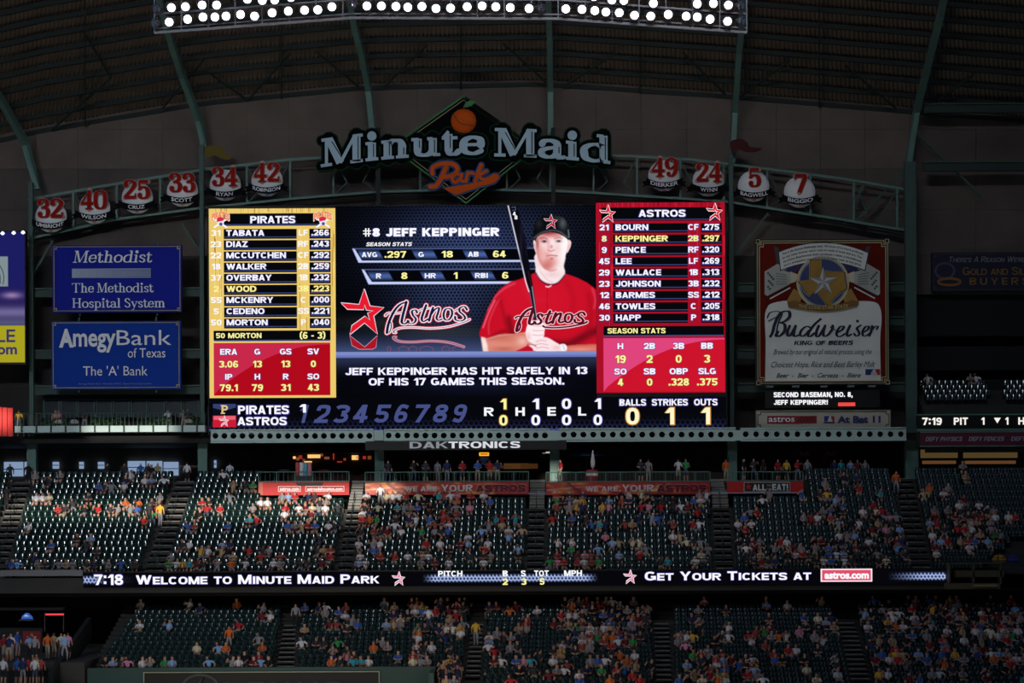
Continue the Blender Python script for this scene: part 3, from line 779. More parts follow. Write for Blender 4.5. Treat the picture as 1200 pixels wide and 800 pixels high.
# ------------------------------------------------------------------ people
SH = {'white': 'd8d8dc', 'grey': '8b8d92', 'dark': '33343a', 'black': '17171b', 'navy': '1f2c58', 'red': 'b3252a', 'maroon': '6e1c28', 'blue': '3564b4', 'light blue': '86aede', 'orange': 'd6672a', 'yellow': 'dcae38', 'green': '2f9450', 'teal': '32a0b0', 'tan': 'b49a76', 'pink': 'd688a8', 'cream': 'd9d1ae', 'brick': '99453c'}
SKIN = [D('c08f78', .6), D('a87660', .6), D('7c5140', .6)]
PANTS = [D('4a5266', .8), D('a79c86', .8), D('25262c', .8), D('8f9096', .8)]
HAIR = [D('2a1d16', .8), D('5a3f28', .8), D('8c8078', .8), D('1d2340', .8), D('c4c4c8', .8), D('7b1f24', .8)]
SHOE = D('37373a', .7)
def shirt(c): return D(SH[c], .8)
def figure(name, J, bones, heads, sub):
    names = list(J); me = bpy.data.meshes.new(name)
    me.from_pydata([J[n][0] for n in names], [(names.index(a), names.index(b)) for a, b, z in bones], [])
    ob = bpy.data.objects.new(name, me); COL.objects.link(ob)
    md = ob.modifiers.new('s', 'SKIN'); md.use_smooth_shade = True; md.branch_smoothing = .4
    sv = me.skin_vertices[0].data
    for i, n in enumerate(names):
        r = J[n][1]; sv[i].radius = r if isinstance(r, tuple) else (r, r)
    sv[names.index('pelvis')].use_root = True
    if sub:
        s = ob.modifiers.new('u', 'SUBSURF'); s.levels = 1
    bpy.context.view_layer.update()
    out = bpy.data.meshes.new_from_object(ob.evaluated_get(bpy.context.evaluated_depsgraph_get()))
    out.name = name; bpy.data.objects.remove(ob)
    out.materials.clear()
    for q in (SKIN[0], shirt('white'), PANTS[0], HAIR[0], SHOE): out.materials.append(q)
    segs = [(Vector(J[a][0]), Vector(J[b][0]), z) for a, b, z in bones]
    hy = J['head'][0]
    for p in out.polygons:
        c = p.center; best = 9; zone = 0
        for a, b, z in segs:
            ab = b - a; t = max(0, min(1, (c - a).dot(ab) / max(ab.length_squared, 1e-9))); d = (c - a - ab * t).length
            if d < best: best, zone = d, z
        if zone == 0 and c.z > hy[2] - .06 and abs(c.x - hy[0]) < .2 and (c.z > hy[2] + .055 or c.y > hy[1] + .03): zone = 3
        p.material_index = zone; p.use_smooth = True
    return out
def seated(lean=0.0, arms='lap', shorts=True, turn=0.0):
    J = {'pelvis': ((0, .06, .56), (.16, .12)), 'waist': ((0, .08 - lean * .2, .74), (.145, .11)), 'chest': ((turn * .05, .1 - lean * .6, .93), (.17, .12)), 'neck': ((turn * .06, .08 - lean * .8, 1.09), .06),
         'head': ((turn * .1, .05 - lean * .95, 1.2), (.085, .1)), 'crown': ((turn * .1, .06 - lean, 1.3), (.075, .085))}
    B = [('pelvis', 'waist', 1), ('waist', 'chest', 1), ('chest', 'neck', 1), ('neck', 'head', 0), ('head', 'crown', 0)]
    for s, n in ((-1, 'l'), (1, 'r')):
        J['sh' + n] = ((s * .19, .1 - lean * .7, 1.0), .07)
        if arms == 'lap' or (arms == 'one' and s > 0): J['el' + n] = ((s * .25, .0 - lean * .5, .78), .05); J['ha' + n] = ((s * .12, -.24, .66), .045)
        elif arms == 'knees': J['el' + n] = ((s * .26, -.12 - lean * .5, .80), .05); J['ha' + n] = ((s * .05, -.38, .78), .045)
        elif arms == 'up' or arms == 'one': J['el' + n] = ((s * .3, -.12, .95), .05); J['ha' + n] = ((s * .16, -.2, 1.18), .045)
        else: J['el' + n] = ((s * .36, .08, .86), .05); J['ha' + n] = ((s * .33, -.1, .68), .045)
        J['hi' + n] = ((s * .1, -.02, .55), .1); J['kn' + n] = ((s * .14, -.42, .53), .075); J['an' + n] = ((s * .13, -.42, .1), .05); J['to' + n] = ((s * .13, -.56, .055), .045)
        B += [('chest', 'sh' + n, 1), ('sh' + n, 'el' + n, 1), ('el' + n, 'ha' + n, 0), ('pelvis', 'hi' + n, 2), ('hi' + n, 'kn' + n, 2), ('kn' + n, 'an' + n, 0 if shorts else 2), ('an' + n, 'to' + n, 4)]
    return J, B
def standing(step=0.0, arm='down', shorts=True, back=False):
    J = {'pelvis': ((0, 0, .95), (.16, .11)), 'waist': ((0, 0, 1.12), (.14, .1)), 'chest': ((0, 0, 1.33), (.18, .12)), 'neck': ((0, .01, 1.52), .06), 'head': ((0, -.01, 1.62), (.085, .1)), 'crown': ((0, 0, 1.72), (.075, .085))}
    B = [('pelvis', 'waist', 1), ('waist', 'chest', 1), ('chest', 'neck', 1), ('neck', 'head', 0), ('head', 'crown', 0)]
    for s, n in ((-1, 'l'), (1, 'r')):
        J['sh' + n] = ((s * .2, 0, 1.42), .07)
        if arm == 'down': J['el' + n] = ((s * .27, .03, 1.14), .05); J['ha' + n] = ((s * .27, -.08, .88), .045)
        elif arm == 'up' and s > 0: J['el' + n] = ((s * .33, -.1, 1.3), .05); J['ha' + n] = ((s * .2, -.26, 1.5), .045)
        else: J['el' + n] = ((s * .28, .02, 1.16), .05); J['ha' + n] = ((s * .12, -.26, 1.1), .045)
        f = step * s
        J['hi' + n] = ((s * .1, 0, .9), .1); J['kn' + n] = ((s * .12, -.05 - f, .5), .07); J['an' + n] = ((s * .12, .02 - f * .8, .09), .05); J['to' + n] = ((s * .13, -.13 - f * .8, .05), .045)
        B += [('chest', 'sh' + n, 1), ('sh' + n, 'el' + n, 1), ('el' + n, 'ha' + n, 0), ('pelvis', 'hi' + n, 2), ('hi' + n, 'kn' + n, 2), ('kn' + n, 'an' + n, 0 if shorts else 2), ('an' + n, 'to' + n, 4)]
    return J, B
SEATED = [seated(), seated(.12, 'knees'), seated(0, 'one', True, 1), seated(.0, 'wide', False, -1), seated(.05, 'up')]
STAND = [standing(), standing(.12, 'up', False), standing(.0, 'front', True), standing(.15, 'down', False)]
pose_name = ['seated with hands in lap', 'leaning on knees', 'one hand raised', 'sprawled wide', 'both hands up']
HI = [figure('person', *s, None, True) for s in SEATED]; LO = [figure('person_simple', *s, None, False) for s in SEATED]
HIS = [figure('person', *s, None, True) for s in STAND]
ORD = ['', 'first', 'second', 'third', 'fourth', 'fifth', 'sixth', 'seventh', 'eighth', 'ninth', 'tenth', 'eleventh', 'twelfth', 'thirteenth', 'fourteenth', 'fifteenth', 'sixteenth', 'seventeenth', 'eighteenth', 'nineteenth', 'twentieth', 'twenty-first', 'twenty-second', 'twenty-third', 'twenty-fourth', 'twenty-fifth', 'twenty-sixth', 'twenty-seventh', 'twenty-eighth', 'twenty-ninth', 'thirtieth', 'thirty-first', 'thirty-second', 'thirty-third', 'thirty-fourth', 'thirty-fifth', 'thirty-sixth', 'thirty-seventh', 'thirty-eighth', 'thirty-ninth', 'fortieth', 'forty-first']
USEC = ['leftmost cut-off upper section', 'first full upper section', 'second full upper section', 'third full upper section', 'fourth full upper section', 'fifth full upper section', 'rightmost upper section']
LSEC = ['first lower section', 'second lower section', 'third lower section', 'fourth lower section', 'fifth lower section']

def person(pose_me, loc, rz, c, label, group=None, sk=None, pa=None, ha=None, name='person'):
    o = bpy.data.objects.new(name, pose_me); COL.objects.link(o)
    o.location = loc; o.rotation_euler = (0, 0, rz)
    for i, mm in ((0, SKIN[sk if sk is not None else random.choice((0, 0, 0, 1, 1, 2))]), (1, shirt(c)), (2, PANTS[pa if pa is not None else random.randrange(4)]), (3, HAIR[ha if ha is not None else random.randrange(6)])):
        o.material_slots[i].link = 'OBJECT'; o.material_slots[i].material = mm
    return tag(o, label, 'person', group)

# every seat place: (tier, section, row, seat number, x, y, z)
places = []
def fill(tier, B, rows, ef, Yf, zf, allow):
    for s, (lb, rb) in enumerate(B):
        for r in rows:
            xa, xb = ef(lb, r) + .32, ef(rb, r) - .32; n = int((xb - xa) / .47)
            xa += ((xb - xa) - n * .47) / 2
            for k in range(n + 1):
                x = xa + k * .47; Y = Yf(r); px = 600 + x * F / Y
                if -6 < px < 1207 and allow(s, r, px): places.append([tier, s, r, k + 1, x, Y, zf(r), px])
fill('u', UB, range(0, 17), ue, uY, uz, lambda s, r, px: (r < 12 or px < 302 or px > 948) and not (s == 6 and r < 5 and px > 1150 + r * 8))
fill('l', LB, range(-4, 14), le, lY, lz, lambda s, r, px: (r >= 0 or px > 514))
# far right little stand
for r in range(1, 6):
    for k in range(40):
        x = X(1082, YR) + .3 + k * .47; Y = 156.3 + .85 * r; px = 600 + x * F / Y
        if px < 1205 and not 1158 < px < 1178: places.append(['r', 0, r, k + 1, x, Y, Z(482, 156) + .42 * r, px])

def py_of(p): return 600 - (p[6] + .85 - H) * F / p[5]
taken = {}
EX = [ # people one can pick out: (px, py, shirt)
 (45, 583, 'white'), (53, 581, 'white'), (60, 580, 'cream'), (65, 594, 'red'), (79, 594, 'dark'), (88, 589, 'dark'), (96, 596, 'black'), (112, 567, 'blue'), (122, 567, 'dark'), (130, 567, 'grey'), (146, 567, 'white'), (151, 553, 'white'), (172, 561, 'white'), (179, 561, 'light blue'), (189, 561, 'white'), (36, 616, 'white'), (64, 637, 'blue'), (92, 629, 'dark'), (109, 629, 'light blue'), (104, 634, 'dark'), (118, 594, 'red'), (127, 595, 'dark'), (136, 594, 'grey'), (146, 587, 'orange'), (152, 594, 'grey'), (158, 595, 'blue'), (160, 587, 'orange'), (176, 584, 'dark'), (177, 600, 'green'), (170, 610, 'red'), (193, 583, 'grey'), (184, 598, 'red'), (45, 555, 'grey'), (55, 560, 'dark'), (68, 557, 'grey'),
 (11, 655, 'blue'), (24, 657, 'light blue'), (41, 658, 'grey'), (56, 657, 'dark'), (68, 657, 'grey'), (77, 656, 'tan'), (85, 657, 'grey'), (98, 658, 'dark'), (112, 657, 'navy'), (124, 657, 'grey'), (139, 657, 'blue'), (155, 657, 'dark'),
 (234, 588, 'red'), (240, 595, 'red'), (244, 585, 'dark'), (257, 594, 'red'), (269, 583, 'grey'), (264, 553, 'white'), (277, 566, 'tan'), (289, 566, 'dark'), (297, 567, 'green'), (217, 616, 'blue'), (226, 616, 'brick'), (291, 608, 'teal'), (299, 608, 'red'), (233, 644, 'yellow'), (246, 644, 'white'), (220, 637, 'white'), (210, 637, 'dark'), (256, 644, 'tan'), (288, 644, 'red'), (295, 594, 'grey'), (202, 651, 'grey'), (208, 657, 'white'), (271, 657, 'orange'), (283, 657, 'white'), (234, 657, 'maroon'), (222, 657, 'teal'),
 (305, 589, 'white'), (314, 586, 'white'), (333, 601, 'white'), (350, 594, 'white'), (359, 594, 'maroon'), (371, 594, 'grey'), (385, 594, 'white'), (398, 594, 'dark'), (338, 615, 'blue'), (344, 616, 'grey'), (361, 615, 'red'), (371, 615, 'blue'), (386, 615, 'white'), (394, 616, 'dark'), (386, 582, 'white'), (331, 582, 'grey'), (340, 582, 'light blue'), (347, 582, 'red'), (358, 582, 'navy'), (366, 582, 'dark'), (379, 644, 'tan'), (386, 644, 'brick'), (304, 644, 'dark'), (314, 644, 'grey'), (316, 656, 'white'), (331, 657, 'grey'), (360, 657, 'dark'), (380, 657, 'maroon'),
 (420, 637, 'white'), (436, 637, 'grey'), (425, 651, 'white'), (413, 657, 'light blue'), (420, 658, 'white'), (442, 651, 'red'), (459, 652, 'red'), (474, 652, 'white'), (506, 656, 'maroon'), (523, 657, 'white'), (566, 657, 'white'), (576, 651, 'grey'), (545, 630, 'white'), (570, 637, 'white'), (495, 623, 'green'), (491, 607, 'white'), (500, 608, 'blue'), (515, 608, 'red'), (523, 608, 'brick'), (595, 622, 'white'), (513, 582, 'teal'), (529, 584, 'white'), (462, 580, 'white'), (431, 581, 'white'), (452, 582, 'cream'), (550, 581, 'red'), (567, 579, 'white'), (478, 594, 'grey'),
 (651, 580, 'red'), (651, 592, 'brick'), (676, 588, 'cream'), (683, 588, 'yellow'), (675, 593, 'yellow'), (715, 586, 'light blue'), (739, 580, 'white'), (748, 581, 'cream'), (763, 594, 'pink'), (757, 594, 'red'), (773, 594, 'red'), (805, 593, 'maroon'), (812, 588, 'blue'), (796, 594, 'white'), (829, 580, 'white'), (821, 580, 'grey'), (667, 610, 'blue'), (690, 616, 'blue'), (699, 614, 'teal'), (707, 614, 'navy'), (733, 615, 'brick'), (741, 615, 'tan'), (765, 608, 'light blue'), (773, 608, 'blue'), (814, 616, 'red'), (823, 615, 'white'), (792, 629, 'white'), (800, 630, 'tan'), (751, 636, 'cream'), (724, 637, 'tan'), (741, 637, 'cream'), (667, 637, 'white'), (666, 644, 'green'), (808, 636, 'cream'), (817, 636, 'grey'), (682, 651, 'pink'), (723, 652, 'light blue'), (752, 651, 'red'), (698, 656, 'green'), (826, 651, 'cream'), (834, 645, 'grey'), (818, 657, 'white'), (784, 657, 'teal'),
 (861, 614, 'white'), (879, 614, 'white'), (872, 608, 'blue'), (877, 602, 'grey'), (937, 580, 'blue'), (970, 579, 'yellow'), (968, 565, 'grey'), (991, 564, 'navy'), (980, 589, 'light blue'), (990, 592, 'blue'), (967, 598, 'grey'), (942, 606, 'grey'), (951, 606, 'red'), (960, 607, 'white'), (975, 607, 'brick'), (979, 614, 'grey'), (1014, 598, 'white'), (1024, 599, 'cream'), (1009, 612, 'white'), (1041, 606, 'pink'), (1050, 606, 'grey'), (1037, 621, 'pink'), (1054, 619, 'light blue'), (988, 628, 'white'), (999, 627, 'light blue'), (923, 635, 'white'), (933, 641, 'maroon'), (942, 643, 'grey'), (951, 643, 'grey'), (907, 641, 'grey'), (1052, 641, 'light blue'), (1030, 580, 'teal'), (977, 650, 'white'), (1028, 649, 'grey'), (962, 657, 'white'), (958, 635, 'maroon'),
 (1090, 577, 'orange'), (1106, 579, 'white'), (1072, 579, 'tan'), (1115, 577, 'grey'), (1126, 593, 'white'), (1134, 587, 'maroon'), (1144, 592, 'white'), (1163, 606, 'white'), (1179, 606, 'white'), (1188, 605, 'red'), (1113, 604, 'grey'), (1124, 613, 'grey'), (1085, 615, 'light blue'), (1099, 613, 'red'), (1096, 628, 'white'), (1130, 625, 'red'), (1142, 619, 'white'), (1160, 619, 'grey'), (1140, 634, 'blue'), (1157, 635, 'light blue'), (1132, 642, 'white'), (1096, 650, 'white'), (1108, 634, 'red'), (1174, 628, 'grey'),
 # lower tier
 (160, 732, 'white'), (200, 733, 'light blue'), (268, 758, 'orange'), (131, 777, 'light blue'), (164, 776, 'white'), (178, 777, 'grey'), (192, 775, 'green'), (205, 777, 'light blue'), (247, 777, 'light blue'), (272, 777, 'grey'), (282, 777, 'white'), (293, 775, 'maroon'),
 (303, 750, 'grey'), (349, 750, 'white'), (355, 738, 'tan'), (397, 753, 'green'), (415, 777, 'teal'), (423, 776, 'teal'), (433, 777, 'white'), (470, 733, 'grey'), (490, 750, 'white'), (488, 761, 'white'), (518, 735, 'white'), (528, 736, 'white'), (446, 754, 'grey'), (492, 740, 'orange'), (485, 770, 'red'), (485, 776, 'cream'), (501, 776, 'grey'), (503, 760, 'white'), (541, 743, 'white'), (557, 750, 'light blue'),
 (570, 756, 'white'), (576, 762, 'red'), (590, 775, 'white'), (574, 777, 'maroon'), (600, 758, 'grey'), (660, 756, 'white'), (693, 754, 'white'), (726, 755, 'white'), (709, 749, 'orange'), (719, 749, 'orange'), (700, 744, 'grey'), (683, 748, 'grey'), (727, 770, 'orange'), (737, 776, 'orange'), (744, 771, 'white'), (709, 774, 'white'), (615, 776, 'pink'), (726, 788, 'red'), (736, 792, 'red'), (675, 793, 'white'),
 (790, 748, 'white'), (815, 748, 'yellow'), (857, 748, 'white'), (882, 750, 'white'), (800, 758, 'pink'), (801, 780, 'light blue'), (836, 780, 'white'), (842, 776, 'red'), (868, 782, 'blue'), (879, 786, 'light blue'), (845, 792, 'yellow'), (836, 791, 'green'), (810, 792, 'tan'), (920, 745, 'white'), (935, 762, 'white'), (973, 775, 'teal'), (980, 777, 'dark'), (903, 771, 'red'), (911, 772, 'blue'), (949, 787, 'cream'), (977, 790, 'white'),
 (1016, 738, 'white'), (1025, 755, 'tan'), (1039, 775, 'white'), (1044, 765, 'red'), (1050, 775, 'red'), (1073, 772, 'light blue'), (1084, 776, 'blue'), (1117, 769, 'yellow'), (1127, 755, 'white'), (1128, 774, 'grey'), (1055, 722, 'white'), (1045, 721, 'white'), (1060, 738, 'white'), (1092, 736, 'grey'), (1105, 744, 'white'), (1139, 742, 'white'), (1156, 743, 'white'), (1166, 748, 'white'), (1173, 743, 'white'), (1195, 740, 'white'), (1162, 770, 'white'), (1171, 771, 'light blue'), (1166, 777, 'orange'), (1105, 782, 'orange'), (1185, 782, 'red'), (1188, 778, 'white'), (1028, 793, 'yellow'), (1038, 793, 'white'), (1090, 793, 'grey'), (1099, 793, 'white'), (1130, 793, 'grey'), (1180, 770, 'grey')]
pp = np.array([(p[7], py_of(p)) for p in places])
for (x, y, c) in EX:
    d = (pp[:, 0] - x) ** 2 + 2.0 * (pp[:, 1] - (y + 1)) ** 2
    for i in np.argsort(d)[:4]:
        if int(i) not in taken: taken[int(i)] = c; break
wts = [('white', 11), ('grey', 13), ('dark', 20), ('black', 14), ('navy', 9), ('red', 9), ('maroon', 9), ('blue', 6), ('light blue', 5), ('orange', 3), ('yellow', 2), ('green', 3), ('teal', 2), ('tan', 7), ('pink', 3), ('cream', 4), ('brick', 6)]
wn = [a for a, b in wts]; wv = [b for a, b in wts]
def dens(t, s, r, px, py):
    if t == 'u':
        if s == 0: return .12
        if s == 1: return .03 + (.25 if 545 < py < 560 and px > 140 else 0)
        if s == 2: return .06 + (.22 if px > 300 and 575 < py < 600 else 0) + (.35 if py > 650 else 0) + (.2 if py > 632 and px < 290 else 0)
        if s == 3: return .62 if (px < 540 and 580 < py < 652) else (.5 if px > 560 and 600 < py < 650 else .28)
        if s == 4:
            if py < 600 and px < 730: return .6
            if py < 590: return .5
            if py > 632 and px < 765: return .55
            if 600 < py < 620: return .2
            return .08
        if s == 5: return .5 if py > 632 else (.32 if px > 985 and py > 600 else .1)
        if s == 6: return .78 if (598 + (px - 1080) * .05 < py < 640 and px < 1165) else (.12 if py > 590 else .03)
    if t == 'r': return .5 if 1100 < px < 1155 and py > 470 else .05
    if t == 'l':
        if s == 0: return .05 + (.5 if py > 772 else 0) + (.1 if px > 290 else 0)
        if s == 1: return .15 + (.4 if py < 742 and px > 390 else 0) + (.35 if py > 768 else 0) + (.25 if px > 480 else 0)
        if s == 2: return .3 + (.25 if px > 650 else 0) + (.3 if py < 755 and px > 650 else 0)
        if s == 3: return .15 + (.45 if 765 < py < 800 and px < 900 else 0) + (.25 if 742 < py < 754 else 0)
        if s == 4: return .18 + (.5 if py < 742 else 0) + (.2 if 765 < py < 780 else 0)
    return .1
random.seed(11)
for i, p in enumerate(places):
    if i in taken: continue
    if random.random() < .55 * dens(p[0], p[1], p[2], p[7], pp[i][1]): taken[i] = random.choices(wn, wv)[0]

order = sorted(taken, key=lambda i: -(F / places[i][5] * (1.22 if places[i][0] == 'u' else 1.0) + random.random() * 2.5 - (9 if pp[i][1] > 803 or places[i][2] > 9 and places[i][0] == 'l' else 0) - (6 if places[i][0] == 'r' else 0)))
NIND = 262
indiv = set(order[:NIND])
def wordy(t, s, r, k, first):
    if t == 'u': return f'{ORD[r + 1]} row up, {ORD[min(k, 41)]} seat, {USEC[s]}'
    if t == 'l': return f'{ORD[r + (1 if s < 2 or r < 0 and False else 5)]} row up' + f', {ORD[min(k, 41)]} seat, {LSEC[s]}'
    return f'{ORD[r + 1]} row, {ORD[min(k, 41)]} seat, small stand at right edge'
BULK = {}
def bulk(kind, V, Fc, M, mats, off, rz=0.0):
    b = BULK.setdefault(kind, {'v': [], 'f': [], 'm': [], 'n': 0, 'mats': []})
    idx = []
    for mm in mats:
        hit = [i for i, q in enumerate(b['mats']) if q is mm]
        if hit: idx.append(hit[0])
        else: b['mats'].append(mm); idx.append(len(b['mats']) - 1)
    c, s = math.cos(rz), math.sin(rz)
    W = V.copy(); W[:, 0] = V[:, 0] * c - V[:, 1] * s; W[:, 1] = V[:, 0] * s + V[:, 1] * c
    b['v'].append(W + np.array(off)); b['f'].append([tuple(i + b['n'] for i in f) for f in Fc]); b['m'] += [idx[i] for i in M]; b['n'] += len(V)
def arr(me):
    return np.array([tuple(v.co) for v in me.vertices]), [tuple(p.vertices) for p in me.polygons], [p.material_index for p in me.polygons]
LOA = [arr(me) for me in LO]
SCa = (np.array(seat_closed.v), seat_closed.f, seat_closed.m); SOa = (np.array(seat_open.v), seat_open.f, seat_open.m)
pnames = 'spectators in the upper and lower sections'
for i, c in taken.items():
    t, s, r, k, x, Y, z, px = places[i]
    pose = random.choices(range(5), (5, 4, 3, 3, 1))[0]; rz = random.uniform(-.35, .35)
    if i in indiv:
        sh_words = {'dark': 'a dark grey', 'black': 'a black', 'brick': 'a brick-red', 'orange': 'an orange'}.get(c, 'a ' + c)
        person(HI[pose], (x, Y, z), rz, c, f'person in {sh_words} shirt, {wordy(t, s, r, k, 0)}', pnames)
    else:
        bulk('crowd', *LOA[pose], [random.choice(SKIN[:2]), shirt(c), random.choice(PANTS), random.choice(HAIR), SHOE], (x, Y, z), rz)
    bulk('seats_' + t, *SOa, seat_open.mats, (x, Y, z))
empt = [i for i in range(len(places)) if i not in taken]
empt.sort(key=lambda i: -(F / places[i][5] * (1.2 if places[i][0] == 'u' else 1.0)) - (.0 if places[i][0] != 'r' else -9))
own = set(empt[:290])
for i in empt:
    t, s, r, k, x, Y, z, px = places[i]
    if i in own:
        o = bpy.data.objects.new('stadium_seat', seat_me); COL.objects.link(o); o.location = (x, Y, z)
        tag(o, f'empty dark green folded seat, {wordy(t, s, r, k, 0)}', 'seat', 'empty green stadium seats')
    else: bulk('seats_' + t, *SCa, seat_closed.mats, (x, Y, z))
names = {'crowd': ('distant_crowd', 'the rest of the seated crowd in the stands', 'crowd'), 'seats_u': ('seat_rows', 'rows of dark green folding seats in the upper sections', 'seats'),
         'seats_l': ('seat_rows', 'rows of dark green folding seats in the shaded lower sections', 'seats'), 'seats_r': ('seat_rows', 'dark seat rows in the small stand at the right edge', 'seats')}
for kd, b in BULK.items():
    V = np.concatenate(b['v']); fs = [f for l in b['f'] for f in l]
    me = bpy.data.meshes.new(names[kd][0]); me.from_pydata(V.tolist(), [], fs)
    for mm in b['mats']: me.materials.append(mm)
    me.polygons.foreach_set('material_index', b['m'])
    me.polygons.foreach_set('use_smooth', [kd == 'crowd' or b['mats'][q] is SEATP for q in b['m']])
    me.update()
    o = bpy.data.objects.new(names[kd][0], me); COL.objects.link(o); tag(o, names[kd][1], names[kd][2], kind='stuff')
print('people', len(taken), 'places', len(places))

# ================================================================== MAIN SCOREBOARD
WH = E('fafaff'); YE = E('fdf6a0'); BK = E('07080c'); NV = E('1a2340'); BL = E('39477c'); FR = E('4a3f9a'); FY = E('8a5a20'); GOLD = E('ecca6c')  # the fringe colours here paint bloom round the lit letters
sb = Sign('scoreboard', 'huge video scoreboard with two team lineups and a batter in red', 'scoreboard', 548, 375, 154)
c = sb.part('cabinet')
c.rect(243.5, 240, 852, 508, D('0b0c0e', .6), 0, 1.4); c.build()
# ---- line-up tables
def table(name, label, x0, x1, y0_, y1_, border, streak, head, rows, bars, geo, bottom):
    p = sb.part(name); p.rect(x0, y0_, x1, y1_, border, 1)
    random.seed(len(rows[0][1]))
    for k in range(64):    # brushed streaks along the border
        xx = random.uniform(x0, x1 - 1.2); w = random.uniform(.3, 1.0); ya = y0_; yb = y0_ + random.uniform(3, 6)
        if x0 + 4 < xx < x1 - 6: p.rect(xx, ya, xx + w, yb, streak[k % 2], 1.2)
    for k in range(26):
        side = random.choice(geo['strips']); xx = random.uniform(side[0], side[1]); yy = random.uniform(y0_ + 20, bars - 12)
        p.rect(xx, yy, xx + random.uniform(.4, 1.1), yy + random.uniform(20, 60), streak[k % 2], 1.2)
    p.rect(*geo['head'], BK, 1.5); p.rect(geo['head'][0], geo['head'][3] - 2, geo['head'][2], geo['head'][3] - 1, BL, 1.7)
    hx0, hx1, hy0, hy1 = geo['title']; p.sans(head, hx0, hy0, hx1, hy1, WH, 2.5, .05, ls=1.1); p.sans(head, hx0 - .6, hy0 - .6, hx1 + .6, hy1 + .6, FR, 2, .08, ls=1.1)
    for i, (num, nm, pos, avg, hl) in enumerate(rows):
        y = geo['y'] + i * geo['dy']; col = YE if hl else WH
        p.rect(geo['b0'], y, geo['b1'], y + geo['bh'], BK, 1.5); p.rect(geo['a0'], y, geo['a1'], y + geo['bh'], BK, 1.5)
        p.rect(geo['b0'] + 1, y + geo['bh'] - 2.6, geo['b1'], y + geo['bh'] - 1.6, BL, 1.7); p.rect(geo['a0'] + 1, y + geo['bh'] - 2.6, geo['a1'] - 1, y + geo['bh'] - 1.6, BL, 1.7)
        ty = y + 1.2; th = ty + 6.8
        p.tw(num, geo['nx'], ty, th, col, 2.5, ext=1.25, al='c', fringe=FR if geo['fr'] else None)
        p.tw(nm, geo['b0'] + 3, ty, th, col, 2.5, ext=1.28, fringe=FR if not hl else FY)
        p.tw(pos, geo['px'], ty, th, col, 2.5, ext=1.15, al='c', fringe=FR if geo['fr'] else None)
        p.sans(avg, geo['v0'], ty, geo['v1'], th, col, 2.5, .04); p.sans(avg, geo['v0'] - .5, ty - .5, geo['v1'] + .5, th + .5, FR if not hl else FY, 2, .07)
    bottom(p); return p.build(label)
def red_panel(p, x0, x1, y0_, y1_, redd, pinkk, cols, lab, val, ly, rib):
    p.rect(x0, y0_, x1, y1_, redd, 1.5)
    arc = [(x0, y0_), (x1, y0_), (x1, y0_ + 2)] + [(x1 - (x1 - x0) * t, y0_ + 2 + (y1_ - y0_ - 4) * t ** 2.1) for t in np.linspace(.05, .97, 16)] + [(x0, y1_)]
    p.poly(arc, pinkk, 1.8)
    for r_ in range(2):
        for k in range(4):
            a, b = ly[r_ * 2]; p.tw(lab[r_][k], cols[k], a, b, WH, 2.8, ext=1.2, al='c', fringe=FR)
            a, b = ly[r_ * 2 + 1]; p.tw(val[r_][k], cols[k], a, b, YE, 2.8, ext=1.12, al='c', fringe=FY)
def guest_bottom(p):
    p.rect(250.3, 386.2, 387.3, 397.6, BK, 1.5); p.rect(251, 397, 387, 398.6, BL, 1.7)
    p.sans('50 MORTON', 253.3, 389, 306.5, 395, YE, 2.5, .05); p.sans('(6 - 3)', 351.6, 388.2, 381, 396, YE, 2.5, .04)
    red_panel(p, 250.4, 386.9, 400.6, 462.2, E('b00a1c'), E('c8284a'), (267.9, 301.5, 334.7, 367.1), (('ERA', 'G', 'GS', 'SV'), ('IP', 'H', 'R', 'SO')), (('3.06', '13', '13', '0'), ('79.1', '79', '31', '43')),
              ((407.6, 414.3), (421.6, 429.3), (436.9, 443.5), (449.1, 457)), 0)
    # team marks in the corners: orange word over a small head in a red scarf with crossed bats
    for cx in (259, 379):
        p.text('PIRATES', cx - 10.5, 246.5, cx + 10.5, 255, E('f08a50'), 2.6, .05, fn=lambda x, y, c=cx: (x, y + .05 * (x - c) ** 2 * .6)); p.text('PIRATES', cx - 11.2, 246, cx + 11.2, 255.6, E('f6dcd0'), 2.2, .09, fn=lambda x, y, c=cx: (x, y + .05 * (x - c) ** 2 * .6))
        p.stroke([(cx - 8, 255), (cx + 7, 265)], 2, WH, 2.3); p.stroke([(cx + 8, 255), (cx - 7, 265)], 2, WH, 2.3)
        p.disc(cx, 259.5, 4.2, E('e8e8f4'), 2.6, n=12); p.poly([(cx - 4.5, 259), (cx - 4, 254.5), (cx, 252.8), (cx + 4, 254.5), (cx + 3, 257.5)], E('d8284a'), 2.8); p.disc(cx + .5, 261.5, 2, E('3a50a0'), 2.9, n=8)
G = dict(strips=((246, 262), (349, 362), (388, 392.5), (250, 261)), head=(262, 249, 377, 263.5), title=(294, 346.5, 252.3, 260.5), y=267.2, dy=13.1, bh=11.6, b0=262.7, b1=348.2, a0=363, a1=387.8, nx=253.6, px=355.8, v0=365.5, v1=386, fr=False)
table('guest_lineup', 'gold-bordered lineup table of the visiting team', 245.3, 393.5, 243.2, 465, GOLD, (E('b88a34'), E('f2d684')), 'PIRATES',
      [('31', 'TABATA', 'LF', '.266', 0), ('23', 'DIAZ', 'RF', '.243', 0), ('22', 'MCCUTCHEN', 'CF', '.292', 0), ('18', 'WALKER', '2B', '.259', 0), ('37', 'OVERBAY', '1B', '.232', 0), ('2', 'WOOD', '3B', '.223', 1), ('55', 'MCKENRY', 'C', '.000', 0), ('5', 'CEDENO', 'SS', '.221', 0), ('50', 'MORTON', 'P', '.040', 0)], 384, G, guest_bottom)
